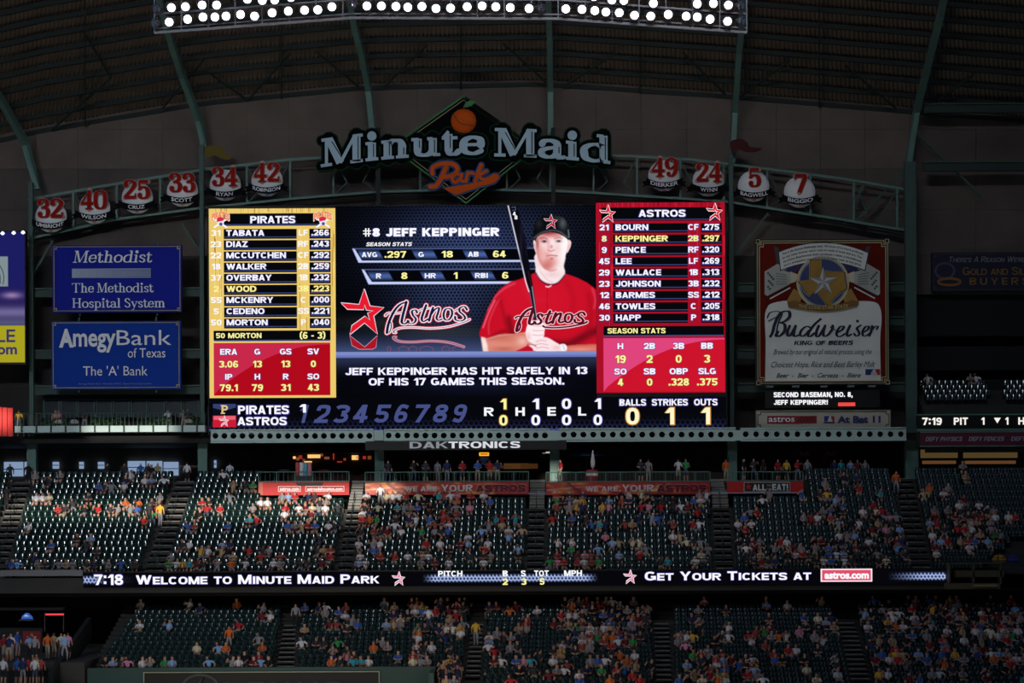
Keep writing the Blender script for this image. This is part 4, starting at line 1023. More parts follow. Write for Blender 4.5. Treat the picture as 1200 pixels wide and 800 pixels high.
def home_bottom(p):
    p.rect(707.2, 383, 848, 393.5, BK, 1.5); p.rect(707.2, 393.4, 848, 395, BL, 1.7); p.sans('SEASON STATS', 711.9, 385.3, 779.8, 391.4, YE, 2.5, .05)
    red_panel(p, 707, 849, 397, 459.7, E('cc142c'), E('e0447c'), (726.8, 760.9, 795, 828.3), (('H', '2B', '3B', 'BB'), ('SO', 'SB', 'OBP', 'SLG')), (('19', '2', '0', '3'), ('4', '0', '.328', '.375')),
              ((402.8, 409.8), (417, 426), (432.5, 439.5), (444.4, 452.7)), 0)
    star(p, 712.3, 251, 20, E('e02038'), WH, 2.2, 1.4); star(p, 837.5, 249.5, 20, E('e02038'), WH, 2.2, 1.4)
G2 = dict(strips=((700, 704), (714, 718), (807, 821), (846.5, 848.5)), head=(705, 244, 845, 259.5), title=(749, 803.7, 247, 255), y=262.6, dy=13.22, bh=11.0, b0=718.7, b1=806.2, a0=821.7, a1=846.4, nx=708.4, px=812.8, v0=823.4, v1=843, fr=True)
table('home_lineup', 'red-bordered lineup table of the home team', 698.9, 849.8, 238.2, 461, E('a80f26'), (E('d8203a'), E('7c0a1a')), 'ASTROS',
      [('21', 'BOURN', 'CF', '.275', 0), ('8', 'KEPPINGER', '2B', '.297', 1), ('9', 'PENCE', 'RF', '.320', 0), ('45', 'LEE', 'LF', '.269', 0), ('29', 'WALLACE', '1B', '.313', 0), ('23', 'JOHNSON', '3B', '.232', 0), ('12', 'BARMES', 'SS', '.212', 0), ('46', 'TOWLES', 'C', '.205', 0), ('30', 'HAPP', 'P', '.318', 0)], 381, G2, home_bottom)

# ---- the moving picture between the tables, painted cell by cell like the lamps of the screen
class Canvas:
    def __init__(s, x0, y0_, x1, y1_, st):
        s.x0, s.y0, s.st = x0, y0_, st; s.w = int(round((x1 - x0) / st)) + 1; s.h = int(round((y1_ - y0_) / st)) + 1
        s.xx, s.yy = np.meshgrid(x0 + np.arange(s.w) * st, y0_ + np.arange(s.h) * st); s.a = np.zeros((s.h, s.w, 3))
    def mask(s, pts, blur=0.35):
        pts = np.array(pts); inside = np.zeros((s.h, s.w), bool); j = len(pts) - 1
        for i in range(len(pts)):
            xi, yi = pts[i]; xj, yj = pts[j]
            if abs(yi - yj) > 1e-9:
                cnd = ((yi > s.yy) != (yj > s.yy)) & (s.xx < (xj - xi) * (s.yy - yi) / (yj - yi) + xi); inside ^= cnd
            j = i
        return s.blur(inside.astype(float), blur)
    def blur(s, m, b):
        sg = b / s.st
        if sg < .3: return m
        r = int(3 * sg) + 1; k = np.exp(-.5 * (np.arange(-r, r + 1) / sg) ** 2); k /= k.sum()
        q = np.zeros_like(m); pm = np.pad(m, ((0, 0), (r, r)), mode='edge')
        for i, kk in enumerate(k): q += kk * pm[:, i:i + s.w]
        pm = np.pad(q, ((r, r), (0, 0)), mode='edge'); q = np.zeros_like(m)
        for i, kk in enumerate(k): q += kk * pm[i:i + s.h, :]
        return q
    def put(s, m, col, k=1.0):
        col = np.array([int(col[i:i + 2], 16) / 255 for i in (0, 2, 4)]) if isinstance(col, str) else col
        m = (m * k)[..., None]; s.a = s.a * (1 - m) + col * m
    def poly(s, pts, col, k=1.0, blur=.35, sm=0, clip=None):
        if sm: pts = smooth(pts, sm, True)
        m = s.mask(pts, blur)
        if clip is not None: m = m * clip
        s.put(m, col, k); return m
    def line(s, pts, w, col, k=1.0, blur=.3, clip=None, sm=5):
        pts = smooth(pts, sm) if sm else pts; m = np.zeros((s.h, s.w))
        for a, b in zip(pts[:-1], pts[1:]):
            ax, ay = a; dx, dy = b[0] - ax, b[1] - ay; L = dx * dx + dy * dy + 1e-9
            t = np.clip(((s.xx - ax) * dx + (s.yy - ay) * dy) / L, 0, 1); d = np.hypot(s.xx - ax - t * dx, s.yy - ay - t * dy)
            m = np.maximum(m, np.clip((w / 2 + .25 - d) / .5, 0, 1))
        m = s.blur(m, blur)
        if clip is not None: m = m * clip
        s.put(m, col, k)
    def spot(s, x, y, rx, ry, col, k=1.0, clip=None):
        m = np.exp(-(((s.xx - x) / rx) ** 2 + ((s.yy - y) / ry) ** 2))
        if clip is not None: m = m * clip
        s.put(m, col, k)
    def emit(s, sign, name, mat, lay, parent=None):
        v = np.stack([(s.xx - sign.cx) * sign.s, np.full_like(s.xx, -lay * .03), (sign.cy - s.yy) * sign.s], -1).reshape(-1, 3)
        i = np.arange(s.w - 1)[None, :] + np.arange(s.h - 1)[:, None] * s.w; i = i.ravel()
        f = np.stack([i, i + s.w, i + s.w + 1, i + 1], -1)
        me = bpy.data.meshes.new(name); me.vertices.add(len(v)); me.vertices.foreach_set('co', v.ravel())
        me.loops.add(f.size); me.loops.foreach_set('vertex_index', f.ravel().astype(np.int32))
        me.polygons.add(len(f)); me.polygons.foreach_set('loop_start', (np.arange(len(f)) * 4).astype(np.int32))
        me.update(calc_edges=True); me.materials.append(mat)
        a = np.clip(s.a, 0, 1).reshape(-1, 3); a = np.where(a <= .04045, a / 12.92, ((a + .055) / 1.055) ** 2.4)
        ca = me.color_attributes.new('picture', 'FLOAT_COLOR', 'POINT'); ca.data.foreach_set('color', np.concatenate([a, np.ones((len(a), 1))], 1).ravel())
        o = bpy.data.objects.new(name, me); COL.objects.link(o); o.parent = parent or sign.root; return o
def hexlines(xx, yy, s):   # distance-to-edge of a hexagon grid of width s
    r3 = math.sqrt(3); ux, uy = xx / s, yy / s
    def cell(a, b): return a - np.round(a), (b / r3 - np.round(b / r3)) * r3
    ax, ay = cell(ux, uy); bx, by = cell(ux - .5, uy - r3 / 2)
    sel = (ax ** 2 + ay ** 2) < (bx ** 2 + by ** 2); px = np.where(sel, ax, bx); py = np.where(sel, ay, by)
    return .5 - np.maximum(np.abs(px), np.abs(px) * .5 + np.abs(py) * r3 / 2)
cv = Canvas(393.6, 241, 698.8, 466, .5)
xx, yy = cv.xx, cv.yy
cv.put(np.ones_like(xx), '040509')
cv.spot(548, 285, 95, 52, '18234a', .8); cv.spot(520, 370, 60, 40, '1a2448', .7)
e = np.clip((.17 - hexlines(xx, yy, 4.3)) / .12, 0, 1)
hm = np.clip(np.exp(-((xx - 545) / 95) ** 2 - ((yy - 290) / 50) ** 2) * .95 + np.exp(-((xx - 525) / 60) ** 2 - ((yy - 355) / 34) ** 2) * .55 + np.exp(-((xx - 660) / 60) ** 2 - ((yy - 262) / 30) ** 2) * .18, 0, 1)
cv.put(e * hm, '6478a8', .62)
cv.put(np.clip((yy - 384) / 28, 0, 1) * (yy < 412), '4a5a8c', .85); cv.spot(440, 378, 50, 9, '2a2e2a', .6); cv.spot(520, 388, 60, 8, '30342f', .6)
# stat bars
for (xa, ya, xb, yb, xe) in ((413, 290.5, 420.5, 307.5, 632), (424, 315, 432, 332.6, 632)):
    cv.poly([(xa, ya), (xe, ya), (xe, yb), (xb, yb)], '05060c')
    cv.poly([(xa, ya), (xe, ya), (xe, ya + 1.3), (xa + 1, ya + 1.3)], '5a6aa0', .9)
    cv.poly([(xa, ya), (xa + 3.4, ya + 1), (xb + 4, yb - 3), (xe, yb - 2.8), (xe, yb), (xb, yb)], 'c8d4ff')
for xs_, ya in (((419, 482.5, 542), 292.5), ((430.5, 492, 551), 317.5)):
    for q in xs_:
        m_ = cv.mask([(q, ya), (q + 25, ya), (q + 31, ya + 11), (q + 6, ya + 11)]); cv.put(m_ * np.exp(-((yy - ya - 5.5) / 5) ** 2), '4a66a8', .95)
cv.rectm = lambda a, b, c_, d: ((xx >= a) & (xx <= c_) & (yy >= b) & (yy <= d)).astype(float)
# the batter: jersey, arms, neck, head, cap, bat
JER = [(629, 319), (619, 323.5), (609, 327.5), (598.5, 330.5), (588, 337), (580, 346), (571.5, 362.5), (565, 380), (561.5, 390.5), (562.5, 394.8), (570.5, 396.2), (585.7, 391.8), (600, 392), (604, 412), (699, 412), (699, 340), (688, 331.5), (677, 326), (662.6, 321), (655, 330), (644, 333)]
jm = cv.poly(JER, 'c80f26', 1, .5)
cv.spot(640, 350, 40, 28, 'dc1830', .5, jm); cv.spot(600, 352, 14, 30, 'd81630', .4, jm)
cv.line([(571, 364), (577, 352), (590, 339), (604, 332)], 1.6, 'f0607c', .75, .8, jm); cv.line([(566, 384), (573, 366), (580, 352)], 1.4, 'f890a8', .8, .6, jm); cv.line([(573, 392), (573, 378), (580, 360), (586, 350)], 1.2, 'f07088', .6, .7, jm)
cv.line([(586, 350), (590, 368), (594, 385)], 3, '8c0a18', .6, 1.6, jm); cv.line([(596, 372), (600, 390), (606, 400)], 5, '5c0610', .75, 2.2, jm); cv.line([(576, 395), (590, 388), (602, 392)], 3, '780812', .7, 1.5, jm)
cv.line([(640, 402), (665, 404), (682, 396), (698, 388)], 7, '4a0810', .8, 3, jm); cv.line([(690, 345), (693, 370), (688, 395)], 4, '900a1c', .6, 2.5, jm); cv.line([(694, 338), (698, 352), (696, 362)], 2, 'ee6078', .6, 1, jm)
cv.line([(642, 336), (641, 356), (643, 366)], .8, '980a1c', .7, .4, jm); cv.line([(612, 330), (622, 350), (640, 352)], 3, 'e4283e', .35, 2.2, jm); cv.line([(664, 330), (672, 350), (670, 368)], 4, 'a80a1e', .5, 2.5, jm)
neck = cv.poly([(629, 296), (628, 315), (628, 320), (632, 327), (640, 332), (649, 333), (657, 329), (662.5, 321), (661, 312), (661, 298)], 'fbe8ea', 1, .5, 3)
cv.spot(634, 306, 6, 8, 'f0c0c4', .6, neck); cv.spot(648, 322, 10, 4, 'e8b8bc', .5, neck); cv.line([(633, 318), (641, 328), (648, 331)], 1, 'd89ca0', .5, .6, neck)
cv.line([(628, 320), (634, 329), (644, 334), (654, 332), (662, 323)], 1.5, '5a1020', .9, .35); cv.line([(628.5, 318.5), (634.5, 327.8), (644, 332.3), (653, 330.6), (661.4, 321.5)], .8, 'b8c0dc', .8, .3)
cv.line([(640, 336), (643, 336.6), (646, 335)], 1.6, 'f4e8f0', .9, .3)
head = [(629, 281), (628.5, 292), (630, 301), (633, 309), (638, 315.5), (645, 319), (651, 318.5), (657, 313), (661.5, 304), (664.5, 293), (665.5, 282), (660, 270), (645, 268), (633, 272)]
for pts in ([(625.5, 282), (628.5, 284), (630, 298), (627.5, 295), (625.8, 289)], [(665, 282), (669.3, 283), (669.4, 288), (667, 294), (664, 297)]): cv.poly(pts, 'f6d4d4', 1, .4, 3)
cv.line([(627, 286), (628.5, 293)], .8, 'c07070', .6, .4); cv.line([(667, 287), (666, 292)], .8, 'e09a96', .7, .4)
hm_ = cv.poly(head, 'f6ccd0', 1, .45, 4)
cv.put(hm_ * np.clip((xx - 644) / 16, 0, 1), 'fffafa', .95); cv.spot(648, 287, 3, 10, 'fff4f4', .6, hm_); cv.spot(637, 288, 5, 6, 'ffe8ea', .55, hm_)
cv.spot(631, 300, 4, 14, 'dc8c84', .85, hm_); cv.spot(630, 285, 2, 8, '9c4a44', .8, hm_)
cv.spot(644, 273, 16, 4.2, 'a83838', .95, hm_); cv.spot(652, 277, 8, 2.4, 'd88480', .7, hm_); cv.spot(634, 279, 5, 2.5, 'cc706c', .7, hm_)
cv.line([(633.5, 280), (638, 279), (642, 280.6)], 1.2, 'a04a48', .7, .4, hm_); cv.line([(650, 280.4), (655, 279), (659, 280.2)], 1.1, 'b05a58', .7, .4, hm_)
cv.spot(638.2, 283.2, 3.4, 1.6, '5a2c34', .9, hm_); cv.spot(655, 283, 3.2, 1.5, '5e323c', .9, hm_); cv.spot(638.4, 283.3, 1, .9, '141420', .9, hm_); cv.spot(655.2, 283, 1, .9, '181824', .9, hm_)
cv.line([(643.5, 283), (642.6, 289), (643, 292)], 1.2, 'e09896', .7, .6, hm_); cv.spot(646.5, 289.5, 2.0, 2.2, 'd87470', .7, hm_); cv.line([(642.5, 293.3), (646, 294.8), (650.5, 293)], 1.1, 'b86460', .8, .5, hm_)
cv.line([(640.5, 300.3), (646, 299.6), (653.5, 300.2)], 1.1, 'b04c50', .9, .35, hm_); cv.line([(641, 302), (646.5, 302.6), (652, 302)], 1, 'e8a0a0', .6, .4, hm_); cv.spot(641, 298, 4, 2.2, 'e09890', .5, hm_)
cv.spot(646.8, 303.8, 1.5, 1.1, '9c2c24', .8, hm_); cv.spot(644, 307, 9, 6, 'd88078', .75, hm_); cv.spot(641, 312, 7, 5, 'cc7068', .85, hm_); cv.spot(636, 296, 5, 7, 'e8a8a4', .5, hm_); cv.spot(654, 292, 4, 7, 'f4c4c0', .5, hm_); cv.line([(634, 306), (639, 314), (646, 317.5), (652, 316.5)], 1.6, 'd07870', .6, .9, hm_)
CAP = [(625.3, 281.6), (625.6, 270), (628.5, 260.5), (635, 254.2), (645, 252.2), (655, 253.2), (662.5, 257.5), (666.5, 266), (667.8, 276), (667, 281.6), (662, 277.8), (655, 274.2), (645, 272.4), (636, 274.4), (630, 277.8)]
cm = cv.poly(CAP, '0c0d10', 1, .4, 3)
cv.spot(660, 262, 5, 8, '5a6468', .8, cm); cv.line([(666.6, 270), (667.2, 279)], 1.4, 'a8bcc0', .8, .6, cm); cv.spot(652, 256, 8, 3, '34383c', .7, cm); cv.spot(632, 262, 4, 6, '22262a', .8, cm)
cv.line([(626, 279.5), (633, 274), (645, 270.6), (656, 272), (665.5, 278.6)], 1.5, '6c7480', .75, .5, cm); cv.line([(628, 276), (636, 271), (646, 268.8), (658, 270.5), (665.5, 275)], 1.2, '1c2024', .9, .5, cm)
# arms and hands
a1_ = cv.poly([(563.5, 394), (570, 396.3), (586, 391.6), (602, 391.2), (616.5, 389), (621, 396), (622, 403), (612, 408), (603, 412), (566, 412)], 'e08c7c', 1, .5)
cv.poly([(563.5, 395), (568.5, 396), (571, 404), (572, 412), (566, 412)], 'fff0ee', .9, .8); cv.spot(590, 397, 16, 4, 'c86858', .6, a1_); cv.spot(612, 400, 6, 5, 'f6c8c0', .7, a1_); cv.spot(590, 409, 14, 3, 'b85848', .6, a1_); cv.line([(572, 399), (590, 395), (614, 392)], .8, '9c4438', .5, .7, a1_)
a2_ = cv.poly([(660, 406), (672, 404.6), (699, 403.6), (699, 412), (660, 412)], 'd8705e', 1, .5); cv.spot(680, 410, 16, 2.5, 'f0a890', .6, a2_); cv.line([(664, 405.6), (698, 404.4)], 1, 'a04438', .6, .5, a2_)
# bat
BAT = [(595.4, 241), (607, 241), (610, 256), (616.4, 281), (621.5, 316), (625, 338), (629.8, 376), (631, 392), (625, 392), (626, 374), (621, 344), (609.4, 302)]
bm = cv.poly(BAT, '0b0b14', 1, .4)
cv.line([(596, 241), (609.6, 300), (616.4, 331), (620, 342)], 1.5, 'f0ecfa', .95, .3, sm=0); cv.line([(620.5, 340), (626, 372)], .9, '8890b0', .7, .4, sm=0); cv.line([(623.6, 336), (629, 374)], .9, 'd8dcf4', .85, .3, sm=0); cv.line([(619, 318), (623, 336)], .8, '702030', .7, .5, sm=0)
cv.line([(611, 262), (618, 300)], .6, '3a2034', .8, .5, sm=0); cv.spot(611, 290, 1.6, 28, '20223a', .7, bm)
cv.line([(600, 243.5), (604.5, 242.5), (605, 246), (601, 247)], .6, '8890c8', .8, .2, sm=0)
up_h = cv.poly([(616, 391), (617.5, 382), (621, 376.6), (628, 375.5), (635, 376), (637.8, 379), (644, 376), (641, 382), (638.4, 386), (637.5, 394), (634, 399), (626, 402.5), (619, 400)], 'fdeef2', 1, .45, 3)
for y_ in (382.5, 388, 393.3): cv.line([(624, y_ - .8), (630, y_), (637, y_ - .6)], .8, 'e0949c', .8, .35, up_h)
cv.spot(619, 395, 3, 5, 'f0b8b8', .7, up_h); cv.spot(640, 380, 2.5, 2, 'f0b0b0', .7, up_h)
lo_h = cv.poly([(619, 404.5), (623, 402), (628, 398), (635, 395.6), (642, 396), (649, 400), (656, 404), (660, 405.5), (660, 412), (628, 412), (624, 408.5)], 'fbe6ea', 1, .45, 3)
for pts in ([(628, 401), (634, 399), (640, 400)], [(627, 404.6), (634, 403), (642, 404.4)], [(628, 408.4), (636, 407), (643, 408.6)]): cv.line(pts, .8, 'd88890', .75, .35, lo_h)
cv.spot(652, 408, 5, 3, 'eebcb8', .7, lo_h)
cv.poly([(656.5, 404), (661, 403.4), (664, 406), (663.4, 411.5), (658, 411.6)], 'f6f4fa', 1, .35, 3); cv.line([(659, 404), (662, 411)], .7, '9098a8', .7, .3)
cv.line([(618, 404), (624, 404), (628, 406)], 1.2, '7a1a1c', .7, .6)
# glowing divider and the message field
dm = ((yy >= 411.6) & (yy <= 418.6)).astype(float); cv.put(dm, '8c9cdc', .9); cv.put(dm * np.clip((yy - 414.5) / 5, 0, 1), '4858a0', .8)
mm_ = (yy > 418.6).astype(float); cv.put(mm_, '05060c'); cv.put(mm_ * np.exp(-((yy - 419) / 13) ** 2), '303a5c', .75); cv.put(mm_ * np.exp(-((yy - 452) / 10) ** 2) * np.exp(-((xx - 560) / 80) ** 2), '10142a', .8)
SCRM = vcol_mat('video_picture')
screen = cv.emit(sb, 'video_screen', SCRM, 1.6); screen['label'] = 'video picture of a batter in a red jersey holding a black bat'
p = sb.part('player_name', screen)
p.sans('8 JEFF KEPPINGER', 437, 267, 585.5, 276.7, WH, 2.6, .06, t=.31); p.sans('8 JEFF KEPPINGER', 436.6, 266.8, 585.9, 277, FR, 2.2, .09, t=.31); p.sans('#', 426, 267, 435.4, 276.7, WH, 2.6, .06, t=.15)
p.build(); p = sb.part('season_figures', screen); p.sans('SEASON STATS', 429.4, 283.6, 482.6, 288, WH, 2.5, .05, shear=.25)
for st, a, b, y_, col in (('AVG', 424.4, 442.4, 0, WH), ('.297', 451, 476.4, 0, YE), ('G', 490.7, 497, 0, WH), ('18', 517.5, 531.2, 0, YE), ('AB', 548.8, 561.3, 0, WH), ('64', 578, 593, 0, YE),
                          ('R', 441, 446.9, 1, WH), ('8', 470.5, 477.7, 1, YE), ('HR', 498, 511, 1, WH), ('1', 531.5, 536.5, 1, YE), ('RBI', 556.9, 572, 1, WH), ('6', 588.6, 596, 1, YE)):
    ya, yb = ((294, 301.6) if col is YE else (295, 300.8)); ya += y_ * 25; yb += y_ * 25
    p.sans(st, a, ya, b, yb, col, 2.6, .045)
p.build(); p = sb.part('message_text', screen); p.sans('JEFF KEPPINGER HAS HIT SAFELY IN 13', 404.5, 430.4, 688, 438.8, WH, 2.6, .05); p.sans('OF HIS 17 GAMES THIS SEASON.', 431.8, 442.6, 661, 451, WH, 2.6, .05)
p.sans('JEFF KEPPINGER HAS HIT SAFELY IN 13', 404.2, 430.2, 688.3, 439, FR, 2.2, .08); p.sans('OF HIS 17 GAMES THIS SEASON.', 431.5, 442.4, 661.3, 451.2, FR, 2.2, .08)
p.build(); p = sb.part('cap_and_bat_marks', screen); p.sans('4', 601.4, 248.5, 605, 253, WH, 2.6, .05); p.sans('8', 603.4, 252.8, 607, 257.4, WH, 2.6, .05)
star(p, 645.6, 260, 17, E('c0142c'), E('dfe2f4'), 2.4, 1.1)
p.build()
p = sb.part('team_mark', screen)
K = 1 / 7.27
f1 = lambda x, y: (395 + x * K, 330 + y * K)
ring = [f1(*q) for q in STAR]
p.stroke(outline_pts(ring, 1), 2.0, E('e8dce8'), 2.2, caps=False); p.poly(ring, E('e81c30'), 2.6)
script(p, AST, f1, [(E('c81830'), 3.6), (E('f0e4ee'), 2.0), (E('16183a'), -.4)], K, .45, 2.2)
script(p, [(20, SWASH)], f1, [(E('c81830'), 2.6), (E('f0e4ee'), 1.2), (E('2a2c4c'), -1.2)], K, .6, 2.2)
# mirror image in the glossy floor of the picture
fm = lambda x, y: (395 + x * K, 330 + (900 - y) * K)
ring = [fm(*q) for q in STAR if q[1] > 285]; ring = [fm(235, 345), fm(343, 442), fm(330, 345), fm(300, 330), fm(262, 330), fm(190, 330), fm(128, 362), fm(108, 445)]
ring = [(x, min(y, 411.4)) for x, y in ring]
p.stroke(outline_pts(ring, 1), 1.2, E('b8a8b8'), 2.2, caps=False); p.poly(ring, E('b01428'), 2.5)
script(p, [(20, [q for q in SWASH if q[1] > 340])], fm, [(E('944058'), 2.2), (E('c090a0'), 1.0), (E('48507c'), -1.2)], K, .6, 2.1)
for a, b in ((425, 460), (520, 610), (610, 680), (700, 820), (890, 960), (980, 1080)):
    p.stroke([(395 + (a + 8) * K, 411), (395 + a * K, 407.5), (395 + (a + b) / 2 * K, 405.2), (395 + b * K, 407.5), (395 + (b - 8) * K, 411)], .8, E('8a4a64'), 2.0, caps=False)
p.build()
p = sb.part('jersey_lettering', screen)
f2 = lambda x, y: (603 + (x - 405) * .1172 + 0.0, 361.5 + (y - 172) * .1015 + (0 if x < 700 else 1))
script(p, AST, f2, [(E('f0d0d8'), 2.4), (E('5a0a20'), .7)], .115, .5, 1.9)
script(p, [(28, [(1130, 322), (1080, 345), (950, 375), (800, 388), (690, 378)])], f2, [(E('f0d0d8'), 1.7), (E('5a0a20'), -.2)], .115, .6, 1.9)
o = p.build()
# hands and bat stand in front of the jersey letters: a second small patch of picture
hv = Canvas(609, 356, 646, 403, .5)
ix = int(round((609 - 393.6) / .5)); iy = int(round((356 - 241) / .5)); hv.x0 = cv.xx[0, ix]; hv.xx = cv.xx[iy:iy + hv.h, ix:ix + hv.w]; hv.yy = cv.yy[iy:iy + hv.h, ix:ix + hv.w]; hv.a = cv.a[iy:iy + hv.h, ix:ix + hv.w]
full = np.clip(cv.mask(BAT, 0) + cv.mask(smooth([(616, 391), (617.5, 382), (621, 376.6), (628, 375.5), (635, 376), (637.8, 379), (644, 376), (641, 382), (638.4, 386), (637.5, 394), (634, 399), (626, 402.5), (619, 400)], 3, True), 0), 0, 1)[iy:iy + hv.h, ix:ix + hv.w]
ob = hv.emit(sb, 'hands_and_bat', SCRM, 2.5, screen)
me = ob.data; keep = full.ravel() > .5

b_ = bmesh.new(); b_.from_mesh(me); b_.verts.ensure_lookup_table(); bmesh.ops.delete(b_, geom=[v for v in b_.verts if not keep[v.index]], context='VERTS'); b_.to_mesh(me); b_.free()
del cv
# ---- line score strip
lv = Canvas(244.5, 466, 851, 507, 1.0)
lv.put(np.ones_like(lv.xx), '06070c'); e = np.clip((.2 - hexlines(lv.xx, lv.yy, 11.8 / 2)) / .15, 0, 1)
lv.put(e * np.exp(-((lv.yy - 503.5) / 3.4) ** 2), '6470d0', .9); lv.put(np.exp(-((lv.yy - 497) / 6) ** 2) * e, '20264c', .7)
strip = lv.emit(sb, 'line_score', SCRM, 1.0)
p = sb.part('team_names', strip)
p.rect(249.3, 471.9, 276.1, 484.5, E('0a0c18'), 1.6); p.poly([(249.3, 471.9), (276.1, 471.9), (276.1, 476), (263, 480), (249.3, 476.5)], E('34406e'), 1.8); p.sans('P', 259.3, 473.4, 266.8, 483.4, E('e0c080'), 2.4, .03); p.rect(258.4, 482.2, 263.4, 483.6, E('e0c080'), 2.4); p.rect(258.4, 473.2, 262, 474.6, E('e0c080'), 2.4)
p.rect(249, 485.5, 276.4, 499.3, E('c81c34'), 1.6); p.rect(250, 486.2, 275.4, 490.5, E('e86478'), 1.8); star(p, 262, 492, 12.5, E('e8a0ac'), WH, 2.2, .9)
p.sans('PIRATES', 278.7, 474.1, 338.2, 484, WH, 2.6, .06); p.sans('PIRATES', 278, 473.4, 339, 484.7, FR, 2.2, .09); p.sans('ASTROS', 278, 487.6, 335.6, 497, WH, 2.6, .06); p.sans('ASTROS', 277.4, 487, 336.2, 497.7, FR, 2.2, .09)
p.sans('1', 350.3, 472.7, 358.3, 482.5, WH, 2.8, .06)
p.build(); p = sb.part('inning_numbers', strip)
for i, (a, b) in enumerate(((347.5, 361), (367, 387.5), (389.5, 410.5), (412, 433), (437.5, 457.6), (460, 479.5), (482.5, 503.5), (505.6, 526), (528.4, 547.6))):
    p.sans(str(i + 1), a, 473.6, b - 4.5, 494.6, E('454f86'), 2.3, .04, shear=.25, t=.24)
p.build(); p = sb.part('run_figures', strip)
for st, a, b in (('R', 566.8, 578), ('H', 603.6, 614.5), ('E', 641, 651), ('L', 677, 686.5)): p.sans(st, a, 477.4, b, 487.4, WH, 2.6, .06)
for st, a, b, c_ in (('10', 584.6, 594.2, YE), ('10', 622.2, 632.4, WH), ('00', 658, 668.8, WH), ('10', 695, 705, WH)):
    for k in (0, 1):
        ya, yb = ((467.4, 479.6), (486.4, 498.6))[k]; aa, bb = (a + 1.2, b - 1.2) if st[k] == '1' else (a, b)
        p.sans(st[k], aa, ya, bb, yb, c_, 2.6, .05); p.sans(st[k], aa - .6, ya - .6, bb + .6, yb + .6, FR if c_ is WH else FY, 2.2, .08)
p.build(); p = sb.part('count_figures', strip)
for st, a, b in (('BALLS', 725.5, 756.5), ('STRIKES', 763.5, 805.5), ('OUTS', 812.9, 840.2)): p.sans(st, a, 468.6, b, 476, WH, 2.6, .06); p.sans(st, a - .5, 468, b + .5, 476.6, FR, 2.2, .09)
YW2 = E('fdf8c8')
for st, a, b in (('0', 733, 748.4), ('1', 779, 789.5), ('1', 821, 831.5)): p.sans(st, a, 478.6, b, 498.2, YW2, 2.6, .06); p.sans(st, a - .8, 477.9, b + .8, 499, E('c07a20'), 2.2, .085)
p.build()

# ---- perforated beam carrying the board, in lengths between the columns
bm_ = empty('perforated_beam', P(650, 511, 154.2), 'long teal steel beam with round holes carrying the scoreboard', 'beam')
HOLM = D('b4ccc6', .5, .06, .4)
def perf(x0, x1, yc, n):
    Y = 153.9; hh = 6.2; m = MB(bm_.location)
    dx = (x1 - x0) / n
    for k in range(n):
        cx = x0 + dx * (k + .5); ring = []; sq = []
        for j in range(12):
            an = 2 * math.pi * j / 12 + math.pi / 12; cc, ss = math.cos(an), math.sin(an); ring.append(P(cx + 3.5 * cc, yc + 3.5 * ss, Y))
            t = 1 / max(abs(cc) / (dx / 2), abs(ss) / hh); sq.append(P(cx + cc * t, yc + ss * t, Y))
        vs = ring + sq + [v + Vector((0, .25, 0)) for v in ring]
        m.add(vs, [(j, (j + 1) % 12, 12 + (j + 1) % 12, 12 + j) for j in range(12)] + [(j, 24 + j, 24 + (j + 1) % 12, (j + 1) % 12) for j in range(12)], HOLM)
        # corner triangles of the plate cell
        for sx in (-1, 1):
            for sy in (-1, 1):
                cr = P(cx + sx * dx / 2, yc + sy * hh, Y); near = sorted(range(12), key=lambda j: (sq[j] - cr).length)[:2]
                m.add([sq[near[0]], sq[near[1]], cr], [(0, 1, 2)], HOLM)
    a, b = P(x0, yc - hh, Y), P(x1, yc + hh, Y)
    m.box((a.x, Y - .12, a.z - .02), (b.x, Y + .3, a.z + .08), HOLM); m.box((a.x, Y - .12, b.z - .1), (b.x, Y + .3, b.z + .02), HOLM)
    m.build('beam_length', bm_)
perf(247, 438, 510.5, 18); perf(450, 644, 510, 18); perf(655, 862, 509, 18); perf(868, 1062, 508.5, 16)
for xc in (444, 649.5, 865):
    m = MB(bm_.location); a, b = P(xc - 5.5, 504, 153.9), P(xc + 5.5, 516, 153.9); m.box((a.x, 153.8, a.z), (b.x, 154.1, b.z), HOLM); m.build('splice_plate', bm_)
m = MB(bm_.location); a, b = P(240, 518, 155.2), P(1062, 503, 155.2); m.box((a.x, 155.1, a.z), (b.x, 155.3, b.z + .2), BLACK); m.build('web', bm_)
dk = Sign('maker_sign', 'long dark strip sign with wide silver letters under the scoreboard', 'sign', 545, 521, 153.7)
p = dk.part('panel'); p.rect(428, 516.5, 664, 527, D('0c0d0e', .5), 0, .2); p.build()
p = dk.part('lettering'); p.sans('DAK', 480, 517.2, 525, 525, E('84868e'), 2, .02); p.sans('TRONICS', 525.5, 517.2, 609.5, 525, E('d4d6de'), 2, .05); p.build()

